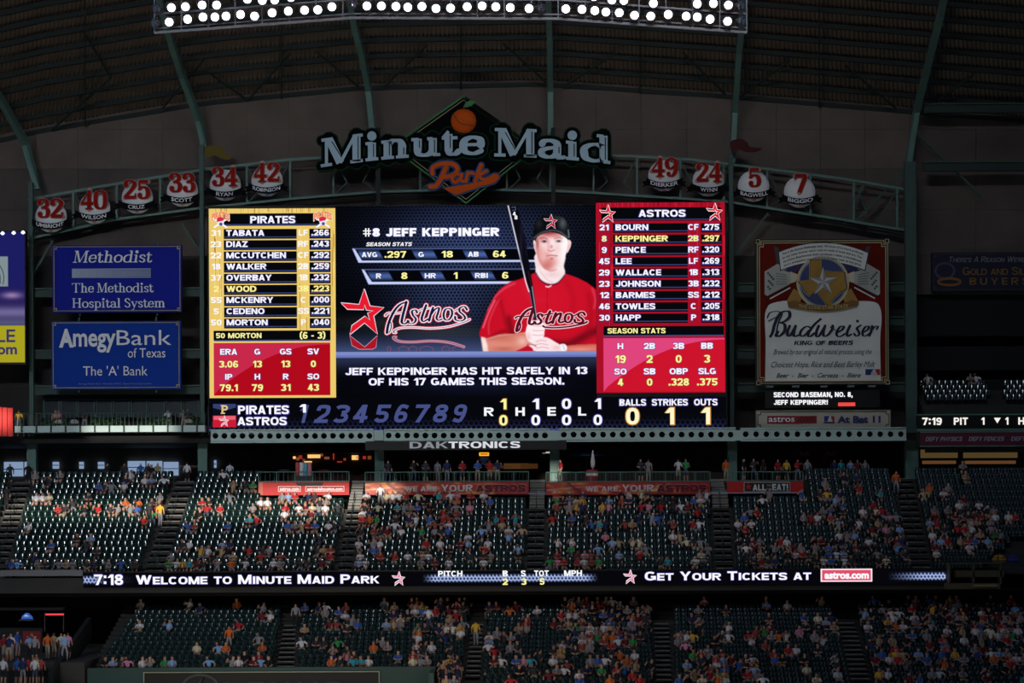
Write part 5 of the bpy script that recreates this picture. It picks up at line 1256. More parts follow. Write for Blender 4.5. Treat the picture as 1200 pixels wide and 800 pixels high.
# ================================================================== CROWNING SIGN
mm = Sign('ballpark_sign', 'large arched ballpark name in pale blue serif letters over a diamond', 'sign', 543, 175, 155.7)
GR = D('1f7a3a', .5); CR = D('a89a70', .6); NAVY = D('0b0c0f', .9, 0, 1, .05); DG = D('123828', .8, 0, 1, .1); PB = D('b4cfe0', .5, 0, 1, .2); ORG = D('dc5c18', .7, 0, 1, .1); OB = D('1f3470', .5)
p = mm.part('diamond'); dia = [(543.5, 113), (628, 173.5), (546, 238), (459, 172)]
p.poly(dia, NAVY, 1, .5); p.stroke(outline_pts(dia, 1), 2.4, GR, 2, .2); d2 = [(543.5 + (x - 543.5) * .93, 174 + (y - 174) * .93) for x, y in dia]; p.stroke(outline_pts(d2, 1), 1.0, CR, 2, .1); p.build()
p = mm.part('baseball_orange')
m = p.mb; nn = 16
for k in range(1):
    vs = []; fs = []
    for j in range(7):
        ph = j / 6 * math.pi / 2; r = 15 * math.cos(ph)
        for i in range(nn):
            a = 2 * math.pi * i / nn; x_, y_, z_ = p.L(543.5 + r * math.cos(a), 142 + r * .97 * math.sin(a), 3); vs.append((x_, y_ - math.sin(ph) * .5, z_))
    for j in range(6):
        for i in range(nn): fs.append((j * nn + i, (j + 1) * nn + i, (j + 1) * nn + (i + 1) % nn, j * nn + (i + 1) % nn))
    m.add(vs, fs, ORG)
p.stroke(smooth([(531, 134), (540, 146), (557, 149)], 5), .9, D('5c2410', .6), 21, caps=False)
for t in range(7): x_ = 535 + t * 3; y_ = 138 + t * 1.7; p.stroke([(x_ - .8, y_ + 1.6), (x_ + .8, y_ - 1.2)], .4, D('5c2410', .6), 21, caps=False)
p.poly([(543, 128), (546, 122), (552, 119.5), (559, 121), (553, 126), (548, 127.5)], GR, 22, .1); p.build()
arc = lambda x, y: (x, y + 14 * ((x - 560) / 186.0) ** 2 - .0)
p = mm.part('name_letters')
for st, a, b, yb in (('Minute', 377, 568, 181), ('Maid', 580, 716, 182.5)):
    serif(p, st, a, b, yb, 31, .215, .08, PB, 6, .35, arc, [(6.5, D('0a0b0d', .9, 0, 1, .05), 4), (9.5, DG, 2)], groove=D('14181c', .6))
p.build('pale blue inline serif letters')
p = mm.part('script_letters')
pk = [(5.2, [(504, 219), (511, 218), (517, 209), (523, 196)]), (4.6, [(507, 204), (507, 197), (517, 192.5), (530, 192.5), (536, 198), (532, 205), (522, 208)]),
      (3.6, [(541, 206), (534, 205), (530, 210), (533, 214), (538, 211), (541, 205)]), (3.2, [(541, 206), (540, 212), (544, 213)]), (3.6, [(548, 203), (546, 213)]), (3.0, [(547, 207), (551, 203), (555, 204)]),
      (4.2, [(564, 194), (560, 204), (557, 213)]), (3.2, [(570, 201), (562, 206), (566, 211), (574, 209)]), (3.6, [(574, 209), (580, 206), (583, 208), (576, 214), (562, 217)])]
for w, pts in pk: p.stroke(smooth(pts, 4), w + 4, OB, 6.5, .2); p.stroke(smooth(pts, 4), w, ORG, 8, .1)
tail = [(581, 207), (580, 214), (562, 219), (534, 229), (519, 221), (545, 217), (565, 213)]
p.stroke(outline_pts(tail, 1), 4, OB, 6.5, .2, caps=False); p.poly(tail, ORG, 8, .1); p.build('orange script letters edged in blue')

# ================================================================== NUMBER EMBLEMS AND THEIR TRUSS
tr = empty('truss_catwalk', P(545, 235, 157.4), 'long curved teal truss catwalk carrying the number emblems', 'truss')
topc = [(33, 234), (120, 218), (237, 199), (340, 187), (440, 181), (545, 180), (660, 181), (740, 183), (810, 187), (860, 193), (985, 209), (1062, 222)]
botc = [(33, 280), (133, 257.5), (237, 243.5), (340, 233), (440, 225), (545, 222), (660, 224), (740, 229), (850, 236), (985, 257), (1062, 270)]
def yi(c_, x): return float(np.interp(x, [a for a, b in c_], [b for a, b in c_]))
for c_, nm in ((topc, 'top_chord'), (botc, 'bottom_chord')):
    m = MB(tr.location); m.bar([P(a, b, 157.4) for a, b in c_], .18, .18, TEAL); m.bar([P(a, b, 158.6) for a, b in c_], .14, .14, TEALD); m.build(nm, tr)
m = MB(tr.location); m.bar([P(a, b, 158.0) + Vector((0, 0, -.1)) for a, b in botc], 1.2, .06, STEEL); m.build('walkway', tr)
xs_ = [35] + [86 + 50.8 * k for k in range(20)]
for k, x in enumerate(xs_):
    if x > 1062: break
    m = MB(tr.location); m.bar([P(x, yi(topc, x), 157.4), P(x, yi(botc, x), 157.4)], .14, .14, TEAL); m.build('post', tr)
    m = MB(tr.location); x2 = x + (16 if k % 2 else -16) if x > 50 else x + 16
    m.bar([P(x, yi(topc, x) + 1, 157.4), P(x2, yi(botc, x2) - 14, 157.45)], .1, .1, TEALD); m.bar([P(x2, yi(botc, x2) - 14, 157.4), P(x, yi(botc, x), 157.45)], .08, .08, TEALD); m.build('diagonal', tr)
BALL = D('e8e8ea', .35, .05, 1); RN = D('9a1a12', .7, 0, 1, .1); RE = D('b89890', .7, 0, 1, .1); RIB = D('0c0c10', .8, 0, 1, .1); RW = D('f0f0f4', .6)
EML = {'32': 'white ball emblem with red thirty-two, leftmost of all above the hospital sign', '40': 'white ball emblem with red forty, second from the left end of the truss', '25': 'white ball emblem with red twenty-five, between forty and thirty-three',
 '33': 'white ball emblem with red thirty-three, left of the tall second column', '34': 'white ball emblem with red thirty-four, just above the gold lineup table', '42': 'white ball emblem with red forty-two and a blue crest, left of the ballpark name',
 '49': 'white ball emblem with red forty-nine, nearest the ballpark name on its right', '24': 'white ball emblem with red twenty-four, above the upper right corner of the scoreboard', '5': 'white ball emblem with single red five, right of the fifth column', '7': 'white ball emblem with single red seven, rightmost of all'}
for num, nm, cx, cy in (('32', 'UMBRICHT', 60, 254), ('40', 'WILSON', 111, 244), ('25', 'CRUZ', 161, 232), ('33', 'SCOTT', 214, 224), ('34', 'RYAN', 264, 217), ('42', 'ROBINSON', 313, 212), ('49', 'DIERKER', 778, 206), ('24', 'WYNN', 830, 212), ('5', 'BAGWELL', 883, 218), ('7', 'BIGGIO', 937, 225)):
    sg = Sign('number_emblem', EML[num], 'emblem', cx, cy, 156.8, 'retired number emblems')
    p = sg.part('ball'); vs = []; fs = []; nn = 20; R_ = 18.5
    for j in range(6):
        ph = j / 5 * math.pi / 2; r = R_ * math.cos(ph)
        for i in range(nn): a = 2 * math.pi * i / nn; x_, y_, z_ = p.L(cx + r * math.cos(a), cy + r * math.sin(a), 1); vs.append((x_, y_ - math.sin(ph) * .35, z_))
    for j in range(5):
        for i in range(nn): fs.append((j * nn + i, (j + 1) * nn + i, (j + 1) * nn + (i + 1) % nn, j * nn + (i + 1) % nn))
    p.mb.add(vs, fs, BALL); o = p.build(); o.data.polygons.foreach_set('use_smooth', [True] * len(fs))
    p = sg.part('number'); w = 31 if len(num) == 2 else 15
    serif(p, num, cx - w / 2 + .6, cx + w / 2 + .6, cy + 2, 22, .21, .08, RN, 15, .25, None, [(1.1, RE, 14)]); p.build('raised red serif number')
    p = sg.part('name_ribbon'); bend = lambda x, y, c=cx: (x, y - .012 * (x - c) ** 2)
    band = [(cx - 21 + 42 * t / 12, cy + 7.5) for t in range(13)] + [(cx + 21 - 42 * t / 12, cy + 14.5) for t in range(13)]
    band = [(x, y - .012 * (x - cx) ** 2 + 1) for x, y in band]; p.poly(band, RIB, 14, .15)
    for s in (-1, 1): p.poly([(cx + s * 20, cy + 6), (cx + s * 26, cy + 8), (cx + s * 23.5, cy + 10.5), (cx + s * 26, cy + 14), (cx + s * 18, cy + 11.5)], RIB, 12.5, .1)
    tw_ = min(32, 4.9 * len(nm)); p.text(nm, cx - tw_ / 2, cy + 9.6, cx + tw_ / 2, cy + 14, RW, 15, .02, fn=bend); p.build('black ribbon with white lettering')
    p = sg.part('crest'); p.disc(cx, cy + 15.6, 2.3, D('4a6ab0', .5) if num == '42' else D('b07a74', .5), 12.5, .1, 10); p.build('small round crest')
    p = sg.part('hanger'); y1 = yi(topc, cx); p.stroke([(cx - 9, y1), (cx - 9, cy - 6)], .9, TEALD, -4, .06, caps=False); p.stroke([(cx + 9, y1), (cx + 9, cy - 6)], .9, TEALD, -4, .06, caps=False); p.build()

# ================================================================== LIGHT RIG
RIG = D('8f8f98', .5)
rg = empty('light_rig', P(530, 25, 120), 'long suspended steel rig of floodlights along the top edge', 'rig')
def rigy(x): return float(np.interp(x, [150, 181, 413, 655, 875, 900], [41, 38.5, 21, 22, 38, 40]))
def rline(dy, Y=120): return [P(x, rigy(x) + dy, Y) for x in (181, 300, 413, 534, 655, 770, 875)]
for dy, w, nm in ((0, .14, 'bottom_chord'), (-5, .08, 'rail'), (-22, .1, 'rail'), (-42, .1, 'rail'), (-62, .14, 'top_chord')):
    m = MB(rg.location); m.bar(rline(dy), w, w, RIG); m.build(nm, rg)
for x in np.linspace(181, 875, 23):
    m = MB(rg.location); m.bar([P(x, rigy(x), 120), P(x, rigy(x) - 62, 120)], .07, .07, RIG); m.build('upright', rg)
for x in (181, 413, 655, 875):
    m = MB(rg.location); m.bar([P(x, rigy(x) - 62, 120), P(x, -240, 128)], .12, .12, RIG); m.build('hanger', rg)
lampsL = [(198.5, 26), (220, 22.5), (238, 20), (252, 20), (265, 19), (282, 17), (298.5, 19), (319, 15), (338, 13), (357, 12), (372.5, 11.5), (389, 8), (201, 9), (217.5, 8), (237, 6), (254, 6), (290, -1), (307.5, .5), (322, 0), (341, -3),
 (430, 7), (447, 7), (464, 7.5), (478, 8.5), (494.5, 7.5), (511, 10), (528, 9.5), (547.5, 8), (565, 7), (581, 8), (598, 9), (620, 10), (663, 10.5), (682, 11), (697, 12.5), (710, 14), (725.6, 15), (743.5, 18), (762.5, 19), (783, 17), (804, 19), (817, 20), (832, 22.5), (852.5, 25), (696, -4), (717, 0), (731, .5), (765.6, 4), (817, 4.5), (836, 4), (853.5, 6)]
off = [(181, 28), (183, 11), (413, 6), (635, 10), (870, 25), (869, 7)]
HOUS = D('55565c', .4); BULB = E('fff6ff', 9.0)
def lamp_obj(x, y, on, lab):
    loc = P(x, y, 119.5); R_ = .25 if on else .24
    e_ = empty('floodlight', loc, lab, 'lamp', 'floodlights on the rig')
    m = MB(); m.lathe((0, 0, 0), [(R_ + .05, -.06), (R_ + .05, 0), (R_ * .8, .2), (R_ * .4, .38), (.08, .45)], HOUS, 14, 'Y')
    h = m.build('housing', e_); m = MB()
    m.lathe((0, 0, 0), [(0.001, -.10), (R_ * .7, -.09), (R_, -.05)], BULB if on else D('9a9aa2', .1, 0, 1, 1, .8), 14, 'Y'); m.build('lens', e_)
    m = MB(); m.bar([(-R_ - .07, .1, 0), (-R_ - .07, .1, .3), (R_ + .07, .1, .3), (R_ + .07, .1, 0)], .04, .04, HOUS); m.build('bracket', e_)
    e_.rotation_euler = (math.radians(12), 0, 0) if on else (math.radians(18), 0, math.radians(55 if x > 600 else -50))
srt = sorted(lampsL, key=lambda q: (q[0]))
low = [q for q in srt if q[1] > rigy(q[0]) - 20]; hi_ = [q for q in srt if q not in low]
def nth(i):
    t = ['', 'twenty', 'thirty', 'forty', 'fifty']; n_ = i + 1
    if n_ <= 41: return ORD[n_]
    return 'forty-' + ORD[n_ - 40]
for i, q in enumerate(low): lamp_obj(*q, True, f'{nth(i)} lit floodlight from the left, lower row of the rig')
for i, q in enumerate(hi_): lamp_obj(*q, True, f'{nth(i)} lit floodlight from the left, upper row of the rig')
for i, q in enumerate(sorted(off)): lamp_obj(*q, False, f'{nth(i)} unlit floodlight from the left on the light rig')

# ================================================================== RIBBON BOARD
rb = Sign('ribbon_board', 'long thin lit ribbon board along the upper section front', 'sign', 604, 677, 137.9)
cv2 = Canvas(98, 669, 1108, 686, 1.0)
cv2.put(np.ones_like(cv2.xx), '06060b'); e = np.clip((.22 - hexlines(cv2.xx, cv2.yy - 677.5, 4.25)) / .16, 0, 1); band = np.clip((5.2 - np.abs(cv2.yy - 677)) / 2, 0, 1)
env = np.clip((cv2.xx - 495) / 14, 0, 1) * np.clip((701 - cv2.xx) / 14, 0, 1) + np.clip((125 - cv2.xx) / 14, 0, 1) + .12 * np.exp(-((cv2.xx - 140) / 14) ** 2) + np.clip((cv2.xx - 1040) / 40, 0, 1)
cv2.put(np.clip(env, 0, 1) * band, '2c4490', .6); cv2.put(e * np.clip(env, 0, 1) * band, 'c4d4ff', .95)
p = rb.part('housing'); p.rect(97, 667.5, 1109, 687, D('0c0c0e', .6), 0, .5); p.build()
pan = cv2.emit(rb, 'lit_panel', SCRM, 1)
def rsm(nm, *calls):
    p = rb.part(nm, pan)
    for f_ in calls: f_(p)
    return p.build()
rsm('clock', lambda p: (p.sans('7:18', 110.5, 670.8, 144.5, 683, WH, 3, t=.24), p.sans('7:18', 110, 670.3, 145, 683.5, FR, 2.2, t=.24)))
rsm('welcome_text', lambda p: smallcaps(p, 'Welcome to Minute Maid Park', 159.5, 446, 682.5, 10.6, WH, 3, .82, .24, FR))
rsm('star_mark', lambda p: (star(p, 467, 677, 16, E('e88aa8'), WH, 3, 1.4), star(p, 738, 676, 16, E('e88aa8'), WH, 3, 1.4)))
rsm('pitch_figures', lambda p: [p.sans(a, b, 668.2, c_, 675, WH, 3, t=.26) for a, b, c_ in (('PITCH', 513.5, 542), ('B', 589, 595), ('S', 610.5, 616), ('TOT', 626, 643), ('MPH', 661, 682))] + [p.sans(a, b, 677.5, c_, 685, YE, 3, t=.26) for a, b, c_ in (('2', 589, 595), ('3', 611, 617), ('5', 632.5, 638))])
rsm('ticket_text', lambda p: smallcaps(p, 'Get Your Tickets at', 755.5, 952, 680.5, 10.2, WH, 3, .82, .24, FR))
def web_box(p):
    p.rect(961.5, 667.8, 1022, 683, E('f8e8f0'), 2.4); p.rect(963.2, 669.3, 1020.3, 681.5, E('e0506c'), 2.8); p.text('astros.com', 966, 671.5, 1018, 679.8, WH, 3.4, .05); p.build
rsm('web_address', web_box)
# slab edge left of it and its lit ends
m = MB(); a, b = P(-40, 675, 137.9), P(97, 667.5, 137.9); m.box((a.x, 137.8, a.z), (b.x, 138.2, b.z), D('77787a', .7, .1, .4)); m.build('trim_30', kind='structure')
m = MB(); a, b = P(1109, 690, 138), P(1240, 664, 138); m.box((a.x, 138, a.z), (b.x, 138.4, b.z), CONCD); m.build('trim_31', kind='structure')
# top rail over the ribbon
rl = empty('front_railing', P(604, 662, 138.2), 'long dark pipe railing above the ribbon board', 'railing')
m = MB(rl.location); a, b = P(0, 662, 138.2), P(1200, 662, 138.2)
for dz in (0, .22, .42): m.tube([(a.x, 138.2, a.z + dz), (b.x, 138.2, a.z + dz)], .022, STEEL, 4)
m.build('rails', rl)
for k in range(40):
    x = a.x + (b.x - a.x) * k / 39; m = MB(rl.location); m.box((x - .025, 138.18, a.z - .25), (x + .025, 138.23, a.z + .44), STEEL); m.build('post', rl)

# ================================================================== PARTY DECKS
RED = D('b81c1c', .6); BAN = {}
def deck(x0, x1, yt, yb, nm, lab, lab2):
    Y = 149.15; s = Sign('deck_banner', lab, 'banner', (x0 + x1) / 2, (yt + yb) / 2, Y, 'red banners on the party decks')
    p = s.part('cloth'); p.rect(x0, yt, x1, yb, RED, 0, .08); p.build()
    r = empty('deck_railing', P((x0 + x1) / 2, 565, 149.3), lab2, 'railing', 'railings on the party decks')
    a, b = P(x0 - 5 if x0 < 320 else x0, yt + .5, 149.3), P(x1, 552.5, 149.3)
    n = max(4, int((x1 - x0) / 17)); m = MB(r.location)
    for zz in (a.z + .08, b.z): m.tube([(a.x, 149.3, zz), (b.x, 149.3, zz)], .04, TEAL, 5)
    m.build('rails', r)
    for k in range(n + 1):
        x = a.x + (b.x - a.x) * k / n; m = MB(r.location); m.tube([(x, 149.3, a.z), (x, 149.3, b.z)], .035, TEAL, 5); m.build('post', r)
    m = MB(r.location)
    for k in range(n * 4): x = a.x + (b.x - a.x) * (k + .5) / (n * 4); m.box((x - .012, 149.28, a.z + .1), (x + .012, 149.32, b.z), TEALD)
    m.build('balusters', r)
    return s
s1 = deck(308, 409, 565, 580, 0, 'red banner with two web addresses, left of the batter banners', 'teal railing above the leftmost red banner')
p = s1.part('lettering')
p.poly([(346, 565.4), (380, 565.4), (377, 569), (349, 569)], D('18181a', .6), 1)
for xa, xb, t_ in ((326, 352.5, 'astros.com'), (358, 403.5, 'astrosdehouston.com')):
    p.frame(xa, 569.4, xb, 576, .7, D('e8c8c8', .6), 2); p.text(t_, xa + 2, 570.8, xb - 2, 574.8, D('f0dede', .6), 2, .04)
p.build()
FLMAT = vcol_mat('banner_print', False); WHT = D('cfc6c6', .6); FLM = D('d8943a', .6); FLM2 = D('e2c06a', .6); MAR = D('5c1024', .6)
for x0, x1, lab, lab2 in ((428, 619.5, 'red and flame banner with white slogan, under the left half of the scoreboard', 'teal railing above the left slogan banner'), (640, 832, 'red and flame banner with white slogan, under the right half of the scoreboard', 'teal railing above the right slogan banner')):
    s_ = deck(x0, x1, 565, 579.5, 0, lab, lab2); cf = Canvas(x0, 565, x1, 579.5, .75); random.seed(int(x0))
    cf.put(np.ones_like(cf.xx), 'b01a16')
    for k in range(70):
        xx_ = x0 + abs(random.gauss(0, 1)) * 40 if k < 46 else x0 + random.gauss(128, 16)
        cf.spot(xx_, random.uniform(565, 579), random.uniform(2, 8), random.uniform(1, 2.6), random.choice(('e8a83c', 'd8702c', 'f0d078', 'c84020', '7c1430')), .75)
    cf.line([(x0, 574), (x0 + 30, 571), (x0 + 62, 569)], 1, 'd8c8c8', .7); cf.line([(x0 + 26, 566), (x0 + 34, 572), (x0 + 44, 578)], 3, '5c1428', .7, .6)
    cf.emit(s_, 'flames', FLMAT, .4)
    p = s_.part('lettering'); q = x0
    p.sans('WE', q + 46.5, 570, q + 61, 575.5, WHT, 2, t=.26); p.sans('ARE', q + 65, 569.6, q + 84, 575.2, WHT, 2, t=.26)
    p.sans('YOUR', q + 89, 568.4, q + 126, 575.8, WHT, 2, t=.26, fn=lambda x, y, c_=q + 108: (x, y + (y - 576) * .02 * abs(x - c_) * .3)); p.sans('ASTROS', q + 130, 568.2, q + 188, 576.4, MAR, 2.2, t=.25); p.sans('ASTROS', q + 129.4, 567.6, q + 188.6, 577, D('c89aa4', .6), 1, t=.27, grow=.2); p.build()
s4 = deck(852, 941, 564, 577, 0, 'short red banner with a framed food offer, rightmost of the deck banners', 'teal railing above the rightmost red banner')
p = s4.part('offer_board'); p.rect(871.5, 564.6, 926, 576.4, D('1a1a1c', .6), 1); p.frame(871.5, 564.6, 926, 576.4, .8, D('b8b8b0', .6), 2); star5(p, 877, 570, 4.5, RED, 2)
p.sans('ALL', 882, 567.5, 897.5, 574.5, D('d4d8d4', .5), 2.4, t=.28); p.sans('YOU', 898.3, 567.6, 903.8, 569.6, D('aaaaa8', .5), 2.4); p.sans('CAN', 898.3, 571.6, 903.8, 574, D('aaaaa8', .5), 2.4); p.sans('EAT!', 904.8, 567, 923.5, 574.5, D('d4d8d4', .5), 2.4, t=.28); p.build()
# end wall of the left deck
m = MB(); a, b = P(303, 580, 149.2), P(308, 565, 149.2); m.box((a.x, 149.15, a.z), (b.x, 149.4, b.z), D('c86a5c', .7)); m.build('trim_32', kind='structure')

# concourse furnishings: food stands, lamps, tables
def at(px, Y, z=16.15): return Vector((X(px, Y), Y, z))
def bar_stand(px0, px1, Y, label, front, lights, glow):
    loc = at((px0 + px1) / 2, Y); e_ = empty('food_stand', loc, label, 'stand', None)
    a, b = X(px0, Y), X(px1, Y)
    m = MB(loc); m.box((a, Y, 16.15), (b, Y + .6, 17.2), front); m.build('counter', e_)
    m = MB(loc); m.box((a, Y + 1.6, 16.15), (b, Y + 1.8, 18.9), D('2a1c16', .8)); m.build('back_wall', e_)
    m = MB(loc); m.box((a, Y - .1, 18.75), (b, Y + 1.8, 18.95), D('241a14', .8)); m.build('canopy', e_)
    for i, (x, y, w, h) in enumerate(lights):
        q = P(x, y, Y + 1.5); m = MB(loc); m.box((q.x - w, Y + 1.4, q.z - h), (q.x + w, Y + 1.55, q.z + h), glow[i % len(glow)]); m.build('shelf_light', e_)
    return e_
AMB = [E('e8b46a', 1.3), E('7a4428', 1.0), E('982c20', 1.0), E('6c3a20', 1.0)]
random.seed(5)
bar_stand(338, 440, 162, 'dim food stand with warm little lights behind the left party deck', D('3a1a14', .8), [(345, 536, .1, .1), (349, 537.5, .12, .12), (352, 535.5, .14, .14), (356, 539, .1, .1), (368, 534.5, .5, .14), (383, 536.5, .2, .1), (391, 534, .05, .3), (404, 538, .1, .1), (416, 536, .25, .18), (419, 536, .12, .12), (427, 536, .12, .12), (433, 536, .14, .14), (361, 541, .3, .06), (377, 533, .1, .1), (398, 541, .2, .05)], AMB)
bar_stand(566, 640, 163, 'dim food stand with an amber counter glow under the scoreboard centre', D('2c221c', .8), [(605, 546, 1.0, .22), (620, 546, .7, .2), (586, 547, .9, .1), (640, 530, .3, .06), (576, 549, .3, .2)], [E('4a3018', 1.0), E('3e2612', 1.0), E('30241a', 1.0), E('b8b4a8', 1.0)])
YL = 155.8
for k, (x0, x1) in enumerate(((1079, 1122), (1129, 1192))):
    for (xa, xb, ya, yb, cc) in ((x0, x1, 526.5, 536.5, '4c3d22'), (x0 + 2, x1 - 2, 539.5, 543.5, '5a3c22')):
        q0, q1 = P(xa, yb, 157), P(xb, ya, 157); m = MB((q0 + q1) / 2); m.box((q0.x, 156.9, q0.z), (q1.x, 157.1, q1.z), E(cc)); m.build('window_%d' % (40 + k * 2 + (ya > 530)), kind='structure')
# standing counters
m = MB(at(700, 157)); m.box((X(640, 157), 157, 16.15), (X(852, 157), 157.4, 17.0), D('2a2422', .8)); m.build('drink_rail', None, 'long dark drink rail behind the slogan banners', 'counter')
# cup-shaped cooler display, umbrella, barrels, neon
e_ = empty('can_display', at(356, 152), 'stack of red, white and blue cans like a display on the left deck', 'display')
for i, (dx, c_) in enumerate(((-.45, 'c85048'), (-.15, 'e2e2e6'), (.15, '6aa8b8'), (.45, 'd88890'))):
    m = MB(e_.location); m.lathe((e_.location.x + dx, 152, 16.75), [(.14, 0), (.15, .05), (.15, .95), (.11, 1.02)], D(c_, .4), 10); m.build('tall_can', e_)
m = MB(e_.location); m.box((e_.location.x - .65, 151.7, 16.15), (e_.location.x + .65, 152.3, 16.75), D('3a3f44', .7)); m.build('table', e_)
e_ = empty('patio_umbrella', at(695, 151.4), 'closed white patio umbrella rising from a red barrel', 'umbrella')
m = MB(e_.location); x_ = e_.location.x; m.lathe((x_, 151.4, 17.2), [(.03, 0), (.14, .15), (.17, .5), (.08, 1.1), (.02, 1.35)], D('d8d4d0', .8), 8); m.build('folded_canopy', e_)
m = MB(e_.location); m.tube([(x_, 151.4, 16.2), (x_, 151.4, 17.4)], .03, D('bbbbbb', .5), 6); m.build('pole', e_)
m = MB(); m.lathe((0, 0, 0), [(.38, 0), (.44, .25), (.44, .7), (.38, .95)], D('b02a2c', .5), 12); m.lathe((0, 0, .5), [(.45, 0), (.45, .2)], D('e0e0e0', .5), 12)
o = m.build('barrel', None, 'red barrel with a white band behind the right slogan banner', 'barrel'); o.location = at(694, 150.6)
e_ = empty('patio_umbrella', at(688, 158), 'open dark blue umbrella canopy high behind the barrel', 'umbrella')
m = MB(e_.location); x_ = e_.location.x; m.lathe((x_, 158, 18.3), [(1.5, 0), (.8, .28), (.02, .5)], D('5a74a8', .6), 10); m.build('canopy', e_)
m = MB(e_.location); m.tube([(x_, 158, 16.15), (x_, 158, 18.7)], .03, D('555555', .5), 6); m.build('pole', e_)
s_ = Sign('neon_sign', 'small glowing yellow sign above a pale team jersey', 'sign', 567, 532, 157)
p = s_.part('tube'); p.rect(561.5, 530, 573, 534, E('e8a020', 1.4), 1, .2); p.rect(563, 531.2, 571.5, 532.6, E('b03c10'), 5); p.build()
p = s_.part('jersey'); p.poly([(561, 536.5), (565, 535), (569, 535), (573, 536.5), (572, 540), (570.5, 539), (570, 544), (564, 544), (563.5, 539), (562, 540)], D('7a8cae', .8), 1, .1); p.build()
for k, (x, y) in enumerate(((333, 552), (380, 551), (447, 552), (500, 550))):
    e_ = empty('patio_table', at(x, 151 + k * .3), ['high table beside the can display', 'high table under a red parasol skirt', 'high table near the left end of the slogan banner', 'high table right of the pair of guests'][k], 'table')
    m = MB(e_.location); c_ = e_.location; m.lathe((c_.x, c_.y, c_.z + 1.0), [(.4, 0), (.4, .04)], D('8a2020' if k == 1 else '55605c', .5), 10); m.build('table_top', e_)
    m = MB(e_.location); m.tube([(c_.x, c_.y, c_.z), (c_.x, c_.y, c_.z + 1)], .04, STEEL, 6); m.build('leg', e_)
s_ = Sign('wall_poster', 'dim red wall panel with a cream letter, left one of two', 'poster', 942, 533, 163); p = s_.part('panel'); p.rect(927, 526, 955, 556, D('6c2424', .8), 0, .1); p.sans('M', 937, 528, 948, 534, D('a89880', .8), 2); p.build()
s_ = Sign('wall_poster', 'dim red wall panel with a cream letter, right one of two', 'poster', 973, 533, 163); p = s_.part('panel'); p.rect(958, 526, 988, 556, D('6c2424', .8), 0, .1); p.sans('M', 968, 528, 979, 534, D('a89880', .8), 2); p.build()
m = MB(P(1064, 545, 158.5)); q0, q1 = P(1063, 556, 158.5), P(1066, 533, 158.5); m.box((q0.x, 158.4, q0.z), (q1.x, 158.6, q1.z), E('802418')); m.build('red_light_strip', None, 'thin dim red light strip beside the sixth column', 'light')

# people on their feet
def stand(px, Y, z, c, lab, pose=0, rz=0.0, **k): person(HIS[pose], (X(px, Y), Y, z), rz, c, lab, 'people on their feet', **k)
dz = 16.15
for px, Y, c, lab, pose, rz in ((219.5, 154.2, 'white', 'person in a white shirt standing at the top of the first aisle', 0, 3.0), (269.5, 156, 'white', 'person in a pale shirt standing behind the second section, left of the deck', 0, 3.1),
    (485, 151, 'black', 'person in a black shirt standing at the rail, left half of the slogan deck', 1, .2), (499, 151.4, 'dark', 'person in a dark top sitting low behind the rail, pale legs', 2, .1),
    (524, 151.2, 'navy', 'person in a blue shirt and tan trousers seen from behind on the deck', 3, 3.1), (560, 151, 'blue', 'person in a dark blue shirt at the rail below the neon sign', 2, .2), (574, 151.3, 'red', 'person in a red shirt at the rail right of the neon sign', 2, 0),
    (583, 151, 'navy', 'person in a navy shirt with a cap at the rail, rightmost of a trio', 1, .1), (542, 152.2, 'red', 'person in a dark red shirt leaning behind the rail', 2, .3), (513, 153, 'grey', 'person in a grey shirt in the shade behind the rail', 0, 2.6), (455, 151.5, 'dark', 'person in a dark shirt at the left end of the slogan deck', 3, .4),
    (657, 151.3, 'red', 'person in a red shirt and a cap standing beside the barrel', 3, -1.2), (751, 151.2, 'dark', 'person in a dark shirt at the rail of the right slogan deck', 2, .2), (760, 151.4, 'grey', 'person in a grey shirt beside a dark-shirted one on the right deck', 0, 2.8), (795, 151.1, 'white', 'person in white with a red cap at the right deck rail', 2, .1),
    (804, 151.3, 'green', 'person in a green shirt and a red cap at the right deck rail', 2, -.2), (851, 152.2, 'orange', 'person in an orange top beside the fifth column', 0, .3), (883.5, 151.4, 'dark', 'tall person in a dark shirt standing above the framed food offer', 1, .2), (872, 152.5, 'black', 'person in black left of the tall standing one, by the fifth column', 0, 1), (895, 152.4, 'black', 'person in black right of the tall standing one', 3, -1),
    (912, 154, 'red', 'person in a bright red shirt left of the bar guests', 0, .5), (922, 154.5, 'yellow', 'person with a yellow top among the bar guests', 0, 0), (935, 153.8, 'red', 'person in a red shirt beside a bald grey-shirted one', 1, .4), (946.5, 153.4, 'grey', 'tall person in a grey shirt at the right bar', 0, 2.9), (978, 155.8, 'navy', 'person in a navy shirt behind the top row, fourth section', 0, 0), (986, 156, 'teal', 'person in a teal shirt behind the top row, right section', 3, .2),
    (997, 155.6, 'light blue', 'person in a light blue shirt behind the top row near the white table', 2, .2), (1005, 155.5, 'maroon', 'person in a maroon shirt at the white table on the concourse', 1, -.4), (1014, 156, 'grey', 'person in a grey shirt, rightmost of the concourse guests', 0, 0),
    (165, 156, 'blue', 'person in blue standing against the bright window, left of a trio', 0, 3), (174, 156.3, 'dark', 'person in a dark shirt standing against the bright window', 0, 0), (185, 156, 'tan', 'person in a tan shirt before the right end of the bright window', 2, .4), (126, 156.4, 'dark', 'person in a dark shirt standing behind the top row, left section', 0, 1), (12, 156, 'dark', 'dark figure before the window at the left edge', 0, 0), (33, 156, 'black', 'dark figure left of the first column', 0, 0), (146, 156.2, 'dark', 'dark figure left of the bright window', 3, 0)):
    stand(px, Y, dz, c, lab, pose, rz)
